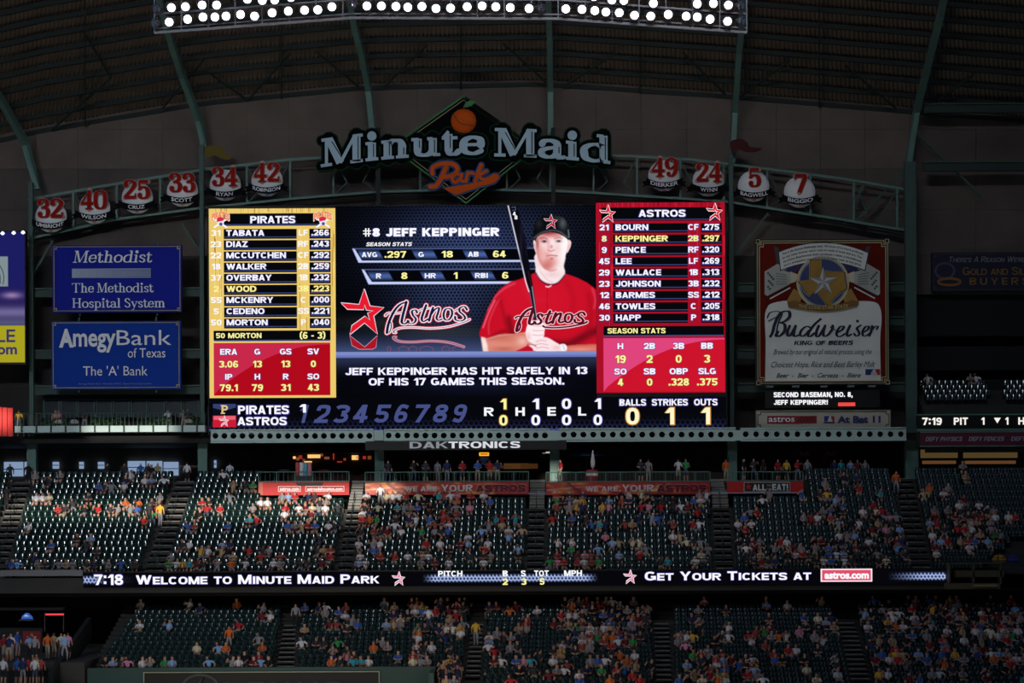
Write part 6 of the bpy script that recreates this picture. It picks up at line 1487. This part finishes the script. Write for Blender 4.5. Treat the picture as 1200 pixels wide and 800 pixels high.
def aisle_person(px, py_feet, tier, c, lab, pose=0, rz=0, **k):
    best = min(range(-4, 17), key=lambda r: abs(600 - ((uz(r) if tier == 'u' else lz(r)) + .03 - H) * F / (uY(r) if tier == 'u' else lY(r)) - py_feet))
    Y, z = (uY(best), uz(best)) if tier == 'u' else (lY(best), lz(best)); person(HIS[pose], (X(px, Y), Y - .1, z + .06), rz, c, lab, 'people on their feet', **k)
aisle_person(446, 594, 'u', 'white', 'person all in white standing at the top of the second aisle', 0, .1, pa=3); aisle_person(188, 616, 'u', 'yellow', 'person in an amber shirt climbing the first aisle in the sunlight', 3, 3.0, pa=3)
aisle_person(175, 614, 'u', 'dark', 'person in a dark shirt standing beside the amber-shirted one', 0, 2.8); aisle_person(1050, 581, 'u', 'orange', 'person in an orange shirt and pale trousers in the last aisle', 3, 0, pa=3); aisle_person(8, 592, 'u', 'dark', 'person in a dark shirt walking down the leftmost aisle', 3, 0)
aisle_person(502, 744, 'l', 'white', 'person in white standing in the third lower section', 1, 3.0); aisle_person(557, 757, 'l', 'yellow', 'person in a yellow shirt standing in the second lower aisle', 3, 3.0); aisle_person(346, 738, 'l', 'grey', 'dim person in grey on the first lower aisle', 3, 0)
aisle_person(268, 762, 'l', 'orange', 'person in an orange shirt and white shorts in the first lower section', 0, 0, pa=3); aisle_person(1149, 771, 'l', 'grey', 'person in grey standing in the rightmost lower section', 0, .5); aisle_person(1160, 768, 'l', 'cream', 'person in a cream shirt bending in the rightmost lower section', 3, -.6)

# ================================================================== LEFT PLAZA
zp = Z(772, 130)
for px, Y, c, lab, pose, rz in ((55, 131, 'orange', 'person in an orange shirt on the left plaza beside the stair wall', 3, 3), (62.5, 131.5, 'tan', 'person in a tan shirt next to the orange-shirted one on the plaza', 0, 2.6), (71, 131, 'cream', 'person in a cream top standing nearest the stair wall', 1, .4), (79, 131.4, 'pink', 'person in a pale pink shirt and a hat on the plaza', 0, 2.9),
    (75, 130, 'light blue', 'person in pale blue leaning before the plaza group', 3, .5), (12, 130.5, 'white', 'person in white on the plaza by the left edge', 2, 0), (20, 133.5, 'blue', 'person in blue below the left part of the plaza bar', 0, 1), (34, 129.2, 'light blue', 'person in a light blue shirt in the plaza crowd', 1, 0), (40, 128.8, 'grey', 'person in grey beside a yellow bag on the plaza', 0, 0), (43, 128.4, 'yellow', 'person in yellow in the plaza crowd', 3, 0),
    (10, 128.8, 'navy', 'person in navy at the plaza front, left edge', 0, 0), (20, 127.6, 'blue', 'person in blue at the very bottom of the plaza', 0, 3), (26, 127.2, 'navy', 'person in navy at the very bottom beside the blue one', 0, 3), (32, 127.6, 'red', 'person in red at the very bottom of the plaza', 0, 3), (40, 127.4, 'white', 'person in white at the very bottom of the plaza', 0, 3), (47, 127.6, 'brick', 'person in brick red, rightmost at the bottom of the plaza', 0, 3), (3, 127.4, 'white', 'person in white in the bottom left corner', 0, 3), (4, 129.6, 'red', 'person in dark red at the left edge of the plaza', 0, 1)):
    stand(px, Y, zp if Y > 128.7 else zlow, c, lab, pose, rz)
ps = Sign('plaza_bar', 'dark bar front with a red star panel on the left plaza', 'bar', 24, 745, 138)
p = ps.part('bar_front'); p.rect(-40, 736, 50, 775, D('262626', .8), 0, 1.2); p.build()
p = ps.part('star_panel'); p.rect(27, 739.5, 48, 755.5, D('8e1f20', .6), 2, .06); star5(p, 37.8, 747.5, 6.6, D('b09a86', .6), 4, .5); star5(p, 37.8, 747.5, 4.2, D('8e1f20', .6), 6, .5); p.build()
p = ps.part('upper_frame'); p.rect(-40, 712, 75, 715, D('1c1a1a', .8), 0, .6); p.rect(52, 718, 53, 740, D('4a4a4c', .6), 1, .1); p.rect(74, 718, 75, 740, D('4a4a4c', .6), 1, .1); p.build()
s_ = Sign('neon_sign', 'thin red neon bar over the left plaza', 'sign', 64, 719.5, 137.5); p = s_.part('tube'); p.rect(53.5, 718.7, 74.5, 720.7, E('d8404a', 1.3), 1, .1); p.build()
s_ = Sign('neon_sign', 'blue and white glowing dome sign at the plaza bar', 'sign', 31, 722, 137.5); p = s_.part('glow'); p.poly([(25, 725), (26, 721.5), (30, 718), (33, 718), (37.5, 722), (38.5, 725)], E('3858a8'), 1, .1); p.poly([(28, 722), (31, 719.4), (35, 722)], E('8fb0dc'), 6, .02); p.rect(22, 725.5, 40, 727, D('666', .6) if False else D('4a4c50', .6), 1, .1); p.build()
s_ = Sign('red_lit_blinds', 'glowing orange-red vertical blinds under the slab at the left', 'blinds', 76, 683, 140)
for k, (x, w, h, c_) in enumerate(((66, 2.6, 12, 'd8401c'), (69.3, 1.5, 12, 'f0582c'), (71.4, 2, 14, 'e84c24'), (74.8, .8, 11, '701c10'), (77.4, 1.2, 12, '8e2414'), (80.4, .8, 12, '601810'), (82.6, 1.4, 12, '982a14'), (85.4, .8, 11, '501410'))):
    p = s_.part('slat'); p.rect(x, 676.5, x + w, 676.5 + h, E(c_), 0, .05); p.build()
s_ = Sign('wall_sign', 'dark framed sign on the green field wall, lettering cut by the frame', 'sign', 306, 796, 128.95); p = s_.part('board'); p.rect(168.5, 786.5, 445, 815, D('101414', .6), 0, .1); p.frame(168.5, 786.5, 445, 815, 1.0, D('a8a890', .6), 5, .03); p.build()
p = s_.part('lettering'); p.stroke([(235 + 20 * math.cos(a), 803 + 13 * math.sin(a)) for a in np.linspace(0, 6.283, 24)], 3, D('3a4044', .6), 5, caps=False); p.stroke([(228, 808), (239, 793), (232, 808), (246, 808)], 2.6, D('3a4044', .6), 5); p.sans('LEXUS', 264, 797.8, 402, 813, D('2c3034', .6), 5, t=.2, gap=.35); p.build()

# ================================================================== SIGNS LEFT OF THE SCOREBOARD
SB = D('1a2698', .7, .05, .3, .1); SB2 = D('143c9c', .7, .05, .3, .1); LW = D('eef2f6', .8, 0, 1, .1); LG = D('a89a58', .6)
def board(name, label, x0, y0_, x1, y1_, Y, mat, n=3, line=LG, cat='sign'):
    s = Sign(name, label, cat, (x0 + x1) / 2, (y0_ + y1_) / 2, Y); p = s.part('panel'); p.rect(x0, y0_, x1, y1_, mat, 0, .35); p.build()
    p = s.part('frame_line'); p.notch(x0 + 2, y0_ + 2, x1 - 2, y1_ - 2, n, .8, line, 2, .02)
    for cx_, cy_ in ((x0 + 3, y0_ + 3), (x1 - 3, y0_ + 3), (x0 + 3, y1_ - 3), (x1 - 3, y1_ - 3)): p.frame(cx_ - 1.6, cy_ - 1.6, cx_ + 1.6, cy_ + 1.6, .6, line, 3, .02)
    p.build('thin gold line with stepped corners')
    for xx in (x0 + (x1 - x0) * .2, x0 + (x1 - x0) * .8):
        p = s.part('bracket'); p.rect(xx - 1, y0_ - 5, xx + 1, y1_ + 3, TEALD, -14, .2); p.build()
    return s
s_ = board('hospital_sign', 'royal blue hospital sign with white serif lettering, upper left', 61.5, 287, 213, 366, 155.2, SB)
p = s_.part('lettering'); it = lambda x, y: (x + (y - 308) * -.16, y)
serif(p, 'Methodist', 86, 178, 307.5, 13.6, .15, .06, LW, 3, 0, it); serif(p, 'The Methodist', 84.5, 180, 342.5, 10.8, .15, .06, LW, 3); serif(p, 'Hospital System', 84.5, 194, 360.3, 10.8, .15, .06, LW, 3); p.build()
p = s_.part('fading_bar')
for k in range(5): p.rect(84.5, 314.6 + k * 2.35, 177, 316.1 + k * 2.35, D('9aa4c0', .6), 2)
p.poly([(84.5, 314.6), (130, 314.6), (130, 325.4), (84.5, 325.4)], D('b4bace', .6), 4) if False else [p.rect(84.5 + j * 9.2, 314.6, 84.5 + j * 9.2 + 9.2, 325.4, D('%02x%02x%02x' % (190 - j * 16, 196 - j * 15, 214 - j * 9), .6), 1 if j > 4 else 1) for j in range(10)]
p.build()
s_ = board('bank_sign', 'blue bank sign with white sans lettering, below the hospital sign', 60.5, 376, 212, 456, 155.2, SB2)
p = s_.part('lettering')
p.text('A', 69.5, 385, 86.5, 407, LW, 3, .05); p.text('megy', 86, 390.5, 136, 413, LW, 3, .022); p.text('Bank', 137, 387, 201, 404.5, LW, 3, .0); p.text('of Texas', 150, 408, 194, 419, LW, 3, .0)
p.text("The 'A' Bank", 97.5, 428.5, 173, 440, LW, 3, .0); p.text('Amegy Bank N.A. Member FDIC. Equal Housing Lender', 92, 448.5, 178, 451, D('7a86b0', .6), 3, .0); p.build()
# left edge billboard
s_ = Sign('billboard', 'backlit billboard cut by the left frame, blue sky over a yellow panel', 'sign', 5, 350, 154.6)
cv3 = Canvas(-40, 272, 29, 425, 1.0); cv3.put(np.ones_like(cv3.xx), '1c1c60'); cv3.put(np.clip((cv3.yy - 330) / 40, 0, 1), '2c1f50'); cv3.spot(14, 346, 12, 4, 'b090b8', .8); cv3.put(np.exp(-((cv3.yy - 366) / 7) ** 2), '8a84b0', .7); cv3.put(np.exp(-((cv3.yy - 378) / 6) ** 2), '54587c', .9)
cv3.put(((cv3.yy > 381)).astype(float), 'a8a01e'); cv3.put(((cv3.yy > 424)).astype(float), '20202c'); cv3.put(((cv3.xx < 10) & (cv3.yy > 300) & (cv3.yy < 336)).astype(float), '8a9a98', .9)
ob = cv3.emit(s_, 'printed_face', SCRM, 1)
p = s_.part('housing'); p.rect(-40, 270, 30, 427, D('14141c', .6), -1, .6); p.build()
p = s_.part('lettering'); p.sans('SALE', -30, 386, 18, 401, E('3c3460'), 3, t=.22); p.text('.com', -15, 406.5, 20, 415.5, E('3c3460'), 3, .03); p.stroke(smooth([(-4, 306), (2, 314), (5, 324), (4, 333)], 4), 1, E('34424a'), 3); p.stroke(smooth([(-6, 312), (0, 320), (1, 332)], 4), .8, E('34424a'), 3); p.build()
for k, x in enumerate((3, 16, 27)):
    e_ = empty('sign_lamp', P(x, 273 - k * .5, 153.6), ['small white lamp over the left edge of the billboard', 'small white lamp over the middle of the billboard', 'small white lamp over the right corner of the billboard'][k], 'lamp', 'lamps over the billboard')
    m = MB(); m.lathe((0, 0, 0), [(.02, -.16), (.16, -.06), (.16, .0), (.05, .12)], E('e8f0ff', 1.5), 8, 'Z'); m.build('bulb', e_); m = MB(); m.tube([(0, 0, .1), (0, .8, .25)], .03, STEEL, 5); m.build('arm', e_)
# sunlit red panels at the far left
e_ = empty('red_screen', P(4, 493, 152.8), 'bright red slatted panels at the left edge beside the balcony', 'screen')
for k, (a, b) in enumerate(((-12, -5), (-4, 2.4), (3.2, 8.6), (9.4, 15.2))):
    q0, q1 = P(a, 511, 152.8), P(b, 476.5 + k * .4, 152.8); m = MB(e_.location); m.box((q0.x, 152.7, q0.z), (q1.x, 152.85, q1.z), D('e02a20', .6)); m.build('panel', e_)
# balcony guests
for px, c, lab in ((65, 'tan', 'person in a tan shirt behind the balcony planters, left'), (68.5, 'pink', 'person in a pink shirt behind the balcony planters, left'), (99, 'dark', 'dark figure near the middle of the balcony'), (197, 'white', 'person in white at the right end of the balcony'), (215, 'grey', 'person in grey, one of two at the right end of the balcony'), (220, 'dark', 'person in dark beside the scoreboard edge on the balcony'), (22, 'yellow', 'person with a yellow top at the left end of the balcony')):
    q = P(px, 503, 157.6); person(HIS[random.randrange(4)], (q.x, 157.6, P(130, 503, 153.5).z), random.uniform(-.5, .5), c, lab, 'people on their feet')
for k in range(3):
    q = P([70, 88, 222][k], [489, 492, 490][k], 154.2)
    e_ = empty('sun_parasol', (q.x, 155.4, q.z - 1.2), ['small folded cloth draped on the balcony rail, left', 'white cloth bundle on the balcony edge', 'small grey bundle at the right end of the balcony'][k], 'bundle')
    e_.name = 'cloth_bundle' + ('' if k == 0 else '.%03d' % k); e_.location = (q.x, 153.9, P(70, 500, 154).z + .25)
    m = MB(); m.lathe((0, 0, 0), [(.3, 0), (.38, .12), (.2, .26), (.02, .32)], D('b8b0a8', .8), 9); m.build('cloth', e_)
# torn cloth flags hanging above the truss
for pts, c_, lab in (([(240, 172), (255, 171), (262, 174), (264, 180), (271, 183), (268, 187), (259, 186), (254, 182), (246, 184), (240, 182)], '6e5c26', 'drooping ochre flag above the second column'), ([(856, 166), (868, 163), (876, 167), (879, 172), (893, 174), (886, 178), (874, 178), (866, 175), (858, 179)], '4a1c1c', 'drooping dark red flag above the fifth column')):
    s_ = Sign('flag', lab, 'flag', pts[0][0], pts[0][1], 156.0); p = s_.part('cloth'); p.poly(smooth(pts, 3, True), D(c_, .9), 0, .06); p.build()
    p = s_.part('pole'); p.rect(pts[0][0] - 1.4, pts[0][1] - 6, pts[0][0] - .2, pts[0][1] + 26, TEALD, 0, .1); p.build()

# ================================================================== SIGNS RIGHT OF THE SCOREBOARD
PAP = D('e4e6e0', .8, .1, .25, .1); DKR = D('661a12', .8, .25, .4, .1); CRM = D('c2b48a', .6); INK = D('22223c', .7); GLD = D('a8803a', .7, .15, .6)
s_ = Sign('beer_sign', 'tall cream and red beer sign with black script lettering', 'sign', 963.5, 365, 155.2)
p = s_.part('panel'); p.rect(885.5, 280, 1042, 451, D('23302a', .6), 0, .4); p.rect(889, 284, 1038.5, 447.5, DKR, 1); p.build()
p = s_.part('frame_line'); p.notch(887.6, 282.2, 1040.2, 449, 4.5, .8, CRM, 4, .02); p.notch(890, 284.6, 1037.8, 446.6, 4.5, .9, CRM, 4, .02)
for a in (885.8, 1037): 
    for b in (280.3, 445.7): p.frame(a, b, a + 5, b + 5, .8, CRM, 4, .02)
p.build()
p = s_.part('paper_label')
lab_ = [(896, 446.6), (896, 446), (897, 400), (896, 372), (899, 360), (905, 355), (925, 352), (945, 356), (985, 357), (1005, 353), (1024, 354), (1031, 360), (1033, 375), (1031, 400), (1032, 446), (1032, 446.6)]
p.poly(smooth(lab_[1:-1], 3), PAP, 2.2); p.build()
p = s_.part('ribbons')   # upper curled band and side wings
def arcb(x, y): return (x, y + .0042 * (x - 963.5) ** 2)
top_ = [(x, 284 + .0042 * (x - 963.5) ** 2) for x in np.linspace(912, 1018, 14)] + [(x, 307.5 + .0042 * (x - 963.5) ** 2) for x in np.linspace(1014, 914, 14)]
for sgn in (-1, 1):
    c_ = 963.5
    def mx(pp): return [(c_ + sgn * (x - c_), y) for x, y in pp]
    p.poly(mx([(912, 290), (907, 288), (911, 312), (917, 318), (914, 300)]), D('39414a', .7), 3)
    wing = [(896, 318), (911, 309), (926, 317), (926, 333), (899, 347), (896, 345)]
    p.poly(mx(wing), D('b4b6ae', .8, .15, .4, .1), 3.2); p.stroke(mx([(926, 333), (899, 347), (896, 345)]), .8, INK, 4.4, caps=False); p.stroke(mx([(926, 337), (902, 350)]), 1.5, PAP, 4.2, caps=False)
    for k in range(5): p.stroke(mx([(909, 320 + k * 3.2), (922, 322.5 + k * 2.6)]), .7, D('5a5e60', .7), 5, caps=False)
    for k in range(9): p.disc(*mx([(900 + (k * 37 % 7), 320 + k * 2.3)])[0], 1.5, D('4c5a50', .7), 5, n=6)
    p.poly(mx([(926, 318), (936, 322), (932, 330), (926, 332)]), D('d0cab0', .7), 3.4); p.poly(mx([(918, 317), (936, 310), (944, 308), (930, 320)]), D('2c2c60', .7), 2.8)
    p.poly(mx([(922, 352), (930, 338), (940, 345), (936, 360), (923, 358)]), GLD, 3)
p.poly(top_, D('3a3c44', .7), 4); t2 = [(x, 285 + .0042 * (x - 963.5) ** 2) for x in np.linspace(913, 1017, 14)] + [(x, 306.3 + .0042 * (x - 963.5) ** 2) for x in np.linspace(1013, 915, 14)]
p.poly(t2, PAP, 5)
for k, tx in enumerate(('This is the famous Budweiser beer. We know of no brand produced', 'by any other brewer which costs so much to brew and age. Our', 'exclusive Beechwood Aging produces a taste, a smoothness', 'and a drinkability you will find in no other beer at any price')):
    p.text(tx, 916 + k * .8, 287.2 + k * 4.7, 1011 - k * .8, 290.8 + k * 4.7, D('3c4046', .7), 6.5, .02, fn=arcb)
p.build()
p = s_.part('emblem')
for r_, c_ in ((31, D('c8bc94', .7)), (28.5, D('8e98a8', .7)), (27, D('3a4470', .7, .2, .8))): p.disc(964, 331, r_, c_, 5.8 + (31 - r_) * .35, n=28)
TX = [(949, 305), (962.5, 305), (962.5, 317), (968, 318.5), (975, 319.5), (982, 319), (989, 320), (989.5, 328), (991, 334), (991, 339), (984, 343), (977, 349), (973, 354), (975, 360), (968, 357), (962, 349), (957, 342), (952, 343), (949, 347), (943, 342), (940, 336), (935, 330), (949, 328)]
p.poly([(964 + (x - 964) * 1.07, 331 + (y - 331) * 1.07) for x, y in TX], D('b8b8b4', .7), 8.4); p.poly([(964 + (x - 964) * 1.04, 331 + (y - 331) * 1.04) for x, y in TX], D('3a2410', .7), 8.8); p.poly(TX, D('a07c34', .7, .25, .5), 9.6)
star5(p, 964, 331, 17.5, D('c4c4c4', .6), 11.5, .36, .06)
for k in range(5):
    an = k * 2 * math.pi / 5; p.poly([(964, 331), (964 + 17.5 * math.sin(an), 331 - 17.5 * math.cos(an)), (964 + 6.3 * math.sin(an + .628), 331 - 6.3 * math.cos(an + .628))], D('8c8c90', .6), 12.6)
p.build('gold state map with a silver star')
p = s_.part('scroll'); sc_ = [(922, 354), (930, 352), (945, 357), (964, 359), (983, 357), (998, 352), (1006, 354), (1004, 359), (994, 361), (984, 363.5), (964, 365.5), (944, 363.5), (932, 361), (923, 360)]
p.poly(sc_, D('7c5c28', .7), 12); p.text('THE LONE STAR STATE', 935, 356.6, 993, 361, D('c0a870', .7), 13.5, .02, fn=lambda x, y: (x, y + 1.8 - .0018 * (x - 964) ** 2)); p.build()
p = s_.part('script_name'); kk = 1 / 7.5; f3 = lambda x, y: (885 + x * kk, 360 + y * kk)
BUD = [(28, [(190, 95), (165, 160), (150, 220), (130, 255)]), (14, [(105, 90), (130, 45), (200, 35), (215, 70), (150, 100), (115, 120)]), (30, [(190, 95), (230, 45), (290, 35), (300, 80), (260, 120), (215, 135)]), (30, [(215, 135), (255, 150), (255, 205), (215, 250), (180, 250), (195, 215)]), (14, [(235, 60), (200, 140), (185, 225), (200, 250)]),
 (26, [(300, 165), (280, 215), (285, 250), (310, 240), (350, 170)]), (26, [(352, 165), (335, 230), (345, 255), (375, 245)]), (24, [(488, 185), (450, 168), (405, 200), (392, 245), (425, 250), (470, 205)]), (28, [(572, 105), (520, 150), (475, 210), (462, 245), (480, 256), (515, 230)]),
 (26, [(555, 165), (535, 215), (535, 255), (560, 250), (600, 185)]), (26, [(610, 165), (595, 225), (605, 255), (640, 240), (675, 190), (678, 165)]), (12, [(678, 165), (660, 180), (700, 200)]), (24, [(715, 225), (760, 200), (775, 172), (745, 172), (715, 215), (715, 250), (745, 258), (785, 235)]),
 (26, [(830, 165), (805, 220), (810, 255), (840, 240)]), (22, [(925, 160), (890, 185), (905, 215), (910, 240), (885, 255), (865, 235)]), (22, [(940, 225), (985, 200), (995, 172), (965, 175), (940, 215), (945, 250), (975, 250), (1010, 225)]), (24, [(1025, 170), (1015, 215), (1000, 250)]), (18, [(1015, 215), (1045, 175), (1075, 170), (1065, 195)])]
for w, pts in BUD: p.stroke([f3(*q) for q in smooth(pts, 5)], w * kk, INK, 4.5, 0, nib=w * kk * .35)
p.disc(1004.5, 376.5, 1.8, INK, 4.5, n=10); p.build('dark flowing script name')
p = s_.part('small_lettering'); p.sans('KING OF BEERS', 930, 399.2, 998.5, 404.2, INK, 4.5, t=.24, shear=.25)
scr = lambda x, y: (x + (414 - y) * .3, y)
for tx, a, b, y1_, y2_ in (('Brewed by our original all natural process using the', 906, 1021, 409, 417), ('Choicest Hops, Rice and Best Barley Malt', 903, 1025, 423.5, 432.5)):
    p.text(tx, a, y1_, b, y2_, D('4a4e50', .7), 4.5, -.004, shear=.45)
p.text('Beer  -  Bier  -  Cerveza  -  Biere', 909, 437, 1008, 442.5, D('4a4e50', .7), 4.5, .01, shear=.4); p.build()
def league(p, x0, y0_, x1, y1_, lay):
    w = x1 - x0; h = y1_ - y0_; p.rect(x0, y0_, x1, y1_, D('c8c8cc', .6), lay); p.poly([(x0 + .4, y0_ + .4), (x0 + w * .56, y0_ + .4), (x0 + w * .42, y0_ + h * .5), (x0 + w * .36, y1_ - .4), (x0 + .4, y1_ - .4)], D('1c2f78', .6), lay + 1.2)
    p.poly([(x1 - .4, y0_ + .4), (x0 + w * .66, y0_ + .4), (x0 + w * .74, y0_ + h * .5), (x0 + w * .86, y1_ - .4), (x1 - .4, y1_ - .4)], D('a81c28', .6), lay + 1.2); p.disc(x0 + w * .58, y0_ + h * .3, h * .16, D('e0e0e2', .6), lay + 2.4, n=8)
p = s_.part('league_mark'); league(p, 1013, 432.5, 1030.5, 440, 5); p.build()
for k, x in enumerate((901.5, 932, 965, 996.5, 1021)):
    p = s_.part('lower_lamp'); p.rect(x - 4, 451.5, x + 4, 454, D('6c7880', .5), 6, .4); p.build()
s_ = Sign('caption_screen', 'small black caption screen with two lines of white words', 'screen', 950, 466.5, 155)
p = s_.part('panel'); p.rect(896.5, 457, 1031, 477.5, D('0b0b0e', .5), 0, .3); p.build()
p = s_.part('lettering'); p.sans('SECOND BASEMAN, NO. 8,', 906.5, 459.4, 999, 465.2, WH, 2.6, t=.28); p.sans('JEFF KEPPINGER!', 906.5, 468.4, 970, 474, WH, 2.6, t=.28); p.rect(982, 471.7, 1002, 476, E('f04848'), 2.6); p.build()
s_ = Sign('web_sign', 'long cream sign with a red web address box and blue lettering', 'sign', 964.5, 491.5, 154.8)
p = s_.part('panel'); p.rect(886, 480.5, 1043.5, 502.5, D('b8b2a2', .7, .08, .3), 0, .3); p.notch(888, 482.3, 1041.5, 500.8, 3.2, .8, D('3a3c34', .6), 2, .01); p.frame(885.6, 480, 1044, 503, .7, D('50584c', .6), 2, .02); p.build()
p = s_.part('lettering'); p.rect(899, 487, 957, 496, D('8a1f28', .6), 2); p.text('astros', 900.5, 488.2, 931, 494.2, LW, 4, .01); p.text('.com', 934, 488.2, 955, 494.2, D('5c1018', .6), 4, .03)
league(p, 965, 487, 977.5, 494, 3); serif_b = D('26306a', .6)
p.text('At Bat 11', 981, 487.4, 1031.5, 495.6, serif_b, 4, .04); p.rect(965, 494.6, 977.5, 495.6, serif_b, 3); p.build()
# gold and silver sign, strip board and slogan at the right edge
s_ = board('gold_buyers_sign', 'dim dark blue sign with gold capitals, high at the right edge', 1092, 295.5, 1290, 341, 158.6, D('1a1a34', .6), 3, D('3c3c3c', .6))
p = s_.part('lettering'); smallcaps(p, "There's A Reason We're", 1111, 1201, 307, 6.5, D('8a8c90', .6), 3, .78, .16, shear=.2); smallcaps(p, 'Gold and Silver', 1128, 1221, 322, 9, D('8e6c30', .6), 3, .8, .16); p.sans('BUYERS', 1136, 325.5, 1205, 333.5, D('8e6c30', .6), 3, t=.18, gap=.55)
p.build(); p = s_.part('ring_picture'); p.stroke([(1107 + 11 * math.cos(a), 317 + 9 * math.sin(a)) for a in np.linspace(0, 6.28, 20)], 2.5, D('4a4a66', .6), 3, caps=False); p.stroke([(1112 + 13 * math.cos(a), 330 + 4 * math.sin(a)) for a in np.linspace(0, 6.28, 20)], 3, D('8a5a2c', .6), 4.2, caps=False); p.build()
s_ = Sign('strip_scoreboard', 'thin lit strip scoreboard with the time at the right edge', 'scoreboard', 1150, 493, 152)
p = s_.part('housing'); p.rect(1075, 486, 1300, 500.5, D('0b0b0d', .5), 0, .5); p.rect(1075, 484.8, 1300, 486.2, TEAL, 1, .6); p.build()
p = s_.part('lettering')
for st, a, b in (('7:19', 1080.5, 1103.5), ('PIT', 1117.5, 1134), ('1', 1149.5, 1153.5), ('1', 1177.5, 1181.5), ('HOU', 1193, 1217)): p.sans(st, a, 489, b, 497.6, E('f4f0e8'), 2.6, t=.26)
p.poly([(1164.5, 489.5), (1172.5, 489.5), (1168.5, 496)], E('f4f0e8'), 2.6); p.build()
s_ = Sign('slogan_board', 'maroon strip sign with pale italic slogans at the right edge', 'sign', 1150, 514, 152.2)
p = s_.part('panel'); p.rect(1075.5, 505, 1300, 524, D('141a1c', .6), 0, .4); p.rect(1078, 506.5, 1300, 521.5, D('5a1c30', .6, .2, .4), 2); p.rect(1075.5, 501.5, 1300, 504.8, TEAL, 1, .4); p.rect(1078, 505.6, 1300, 506.3, D('8c9c98', .5), 3, .02); p.rect(1078, 522, 1300, 522.8, D('8c9c98', .5), 3, .02); p.build()
p = s_.part('lettering')
for st, a, b in (('DEFY PHYSICS', 1084, 1126.5), ('DEFY FENCES', 1134.5, 1175.5), ('DEFY LIMITS', 1184, 1226)): p.sans(st, a, 511.5, b, 516.6, D('a8a0b4', .6), 4, t=.24, shear=.25)
p.build()
# platform and covered bundles at the lower right
e_ = empty('camera_platform', P(1145, 690, 137), 'brownish steel platform at the right end of the ribbon board', 'platform')
for nm, a, b, y1_, y2_, c_ in (('deck', 1109, 1172, 683, 690, '5c5238'), ('side_beam', 1120, 1176, 668, 676, '4a4430'), ('rail', 1112, 1175, 659, 660.5, '4a4a40'), ('post', 1112, 1113.5, 659, 684, '4a4a40'), ('post', 1140, 1141.5, 659, 684, '4a4a40'), ('post', 1172, 1173.5, 659, 684, '4a4a40'), ('lit_edge', 1140, 1168, 684.5, 687, '8e8a68')):
    q0, q1 = P(a, y2_, 137), P(b, y1_, 137); m = MB(e_.location); m.box((q0.x, 136.9 - (.2 if nm == 'lit_edge' else 0), q0.z), (q1.x, 137.7, q1.z), D(c_, .7)); m.build(nm, e_)
for x, y, w, c_, lab in ((1171, 655, 8, 'b07a24', 'orange-yellow covered bundle above the platform at the right'), (1187, 656, 7, '24307c', 'blue covered bundle beside the orange-yellow one')):
    q = P(x, y + 3, 139.0); m = MB(); k_ = w * 139 / F; m.lathe((0, 0, 0), [(k_, 0), (k_ * 1.05, .15), (k_ * .8, .36), (k_ * .3, .5), (.02, .52)], D(c_, .7), 12)
    o = m.build('tarp_bundle', None, lab, 'bundle'); o.location = q; o.scale = (1, .7, 1)
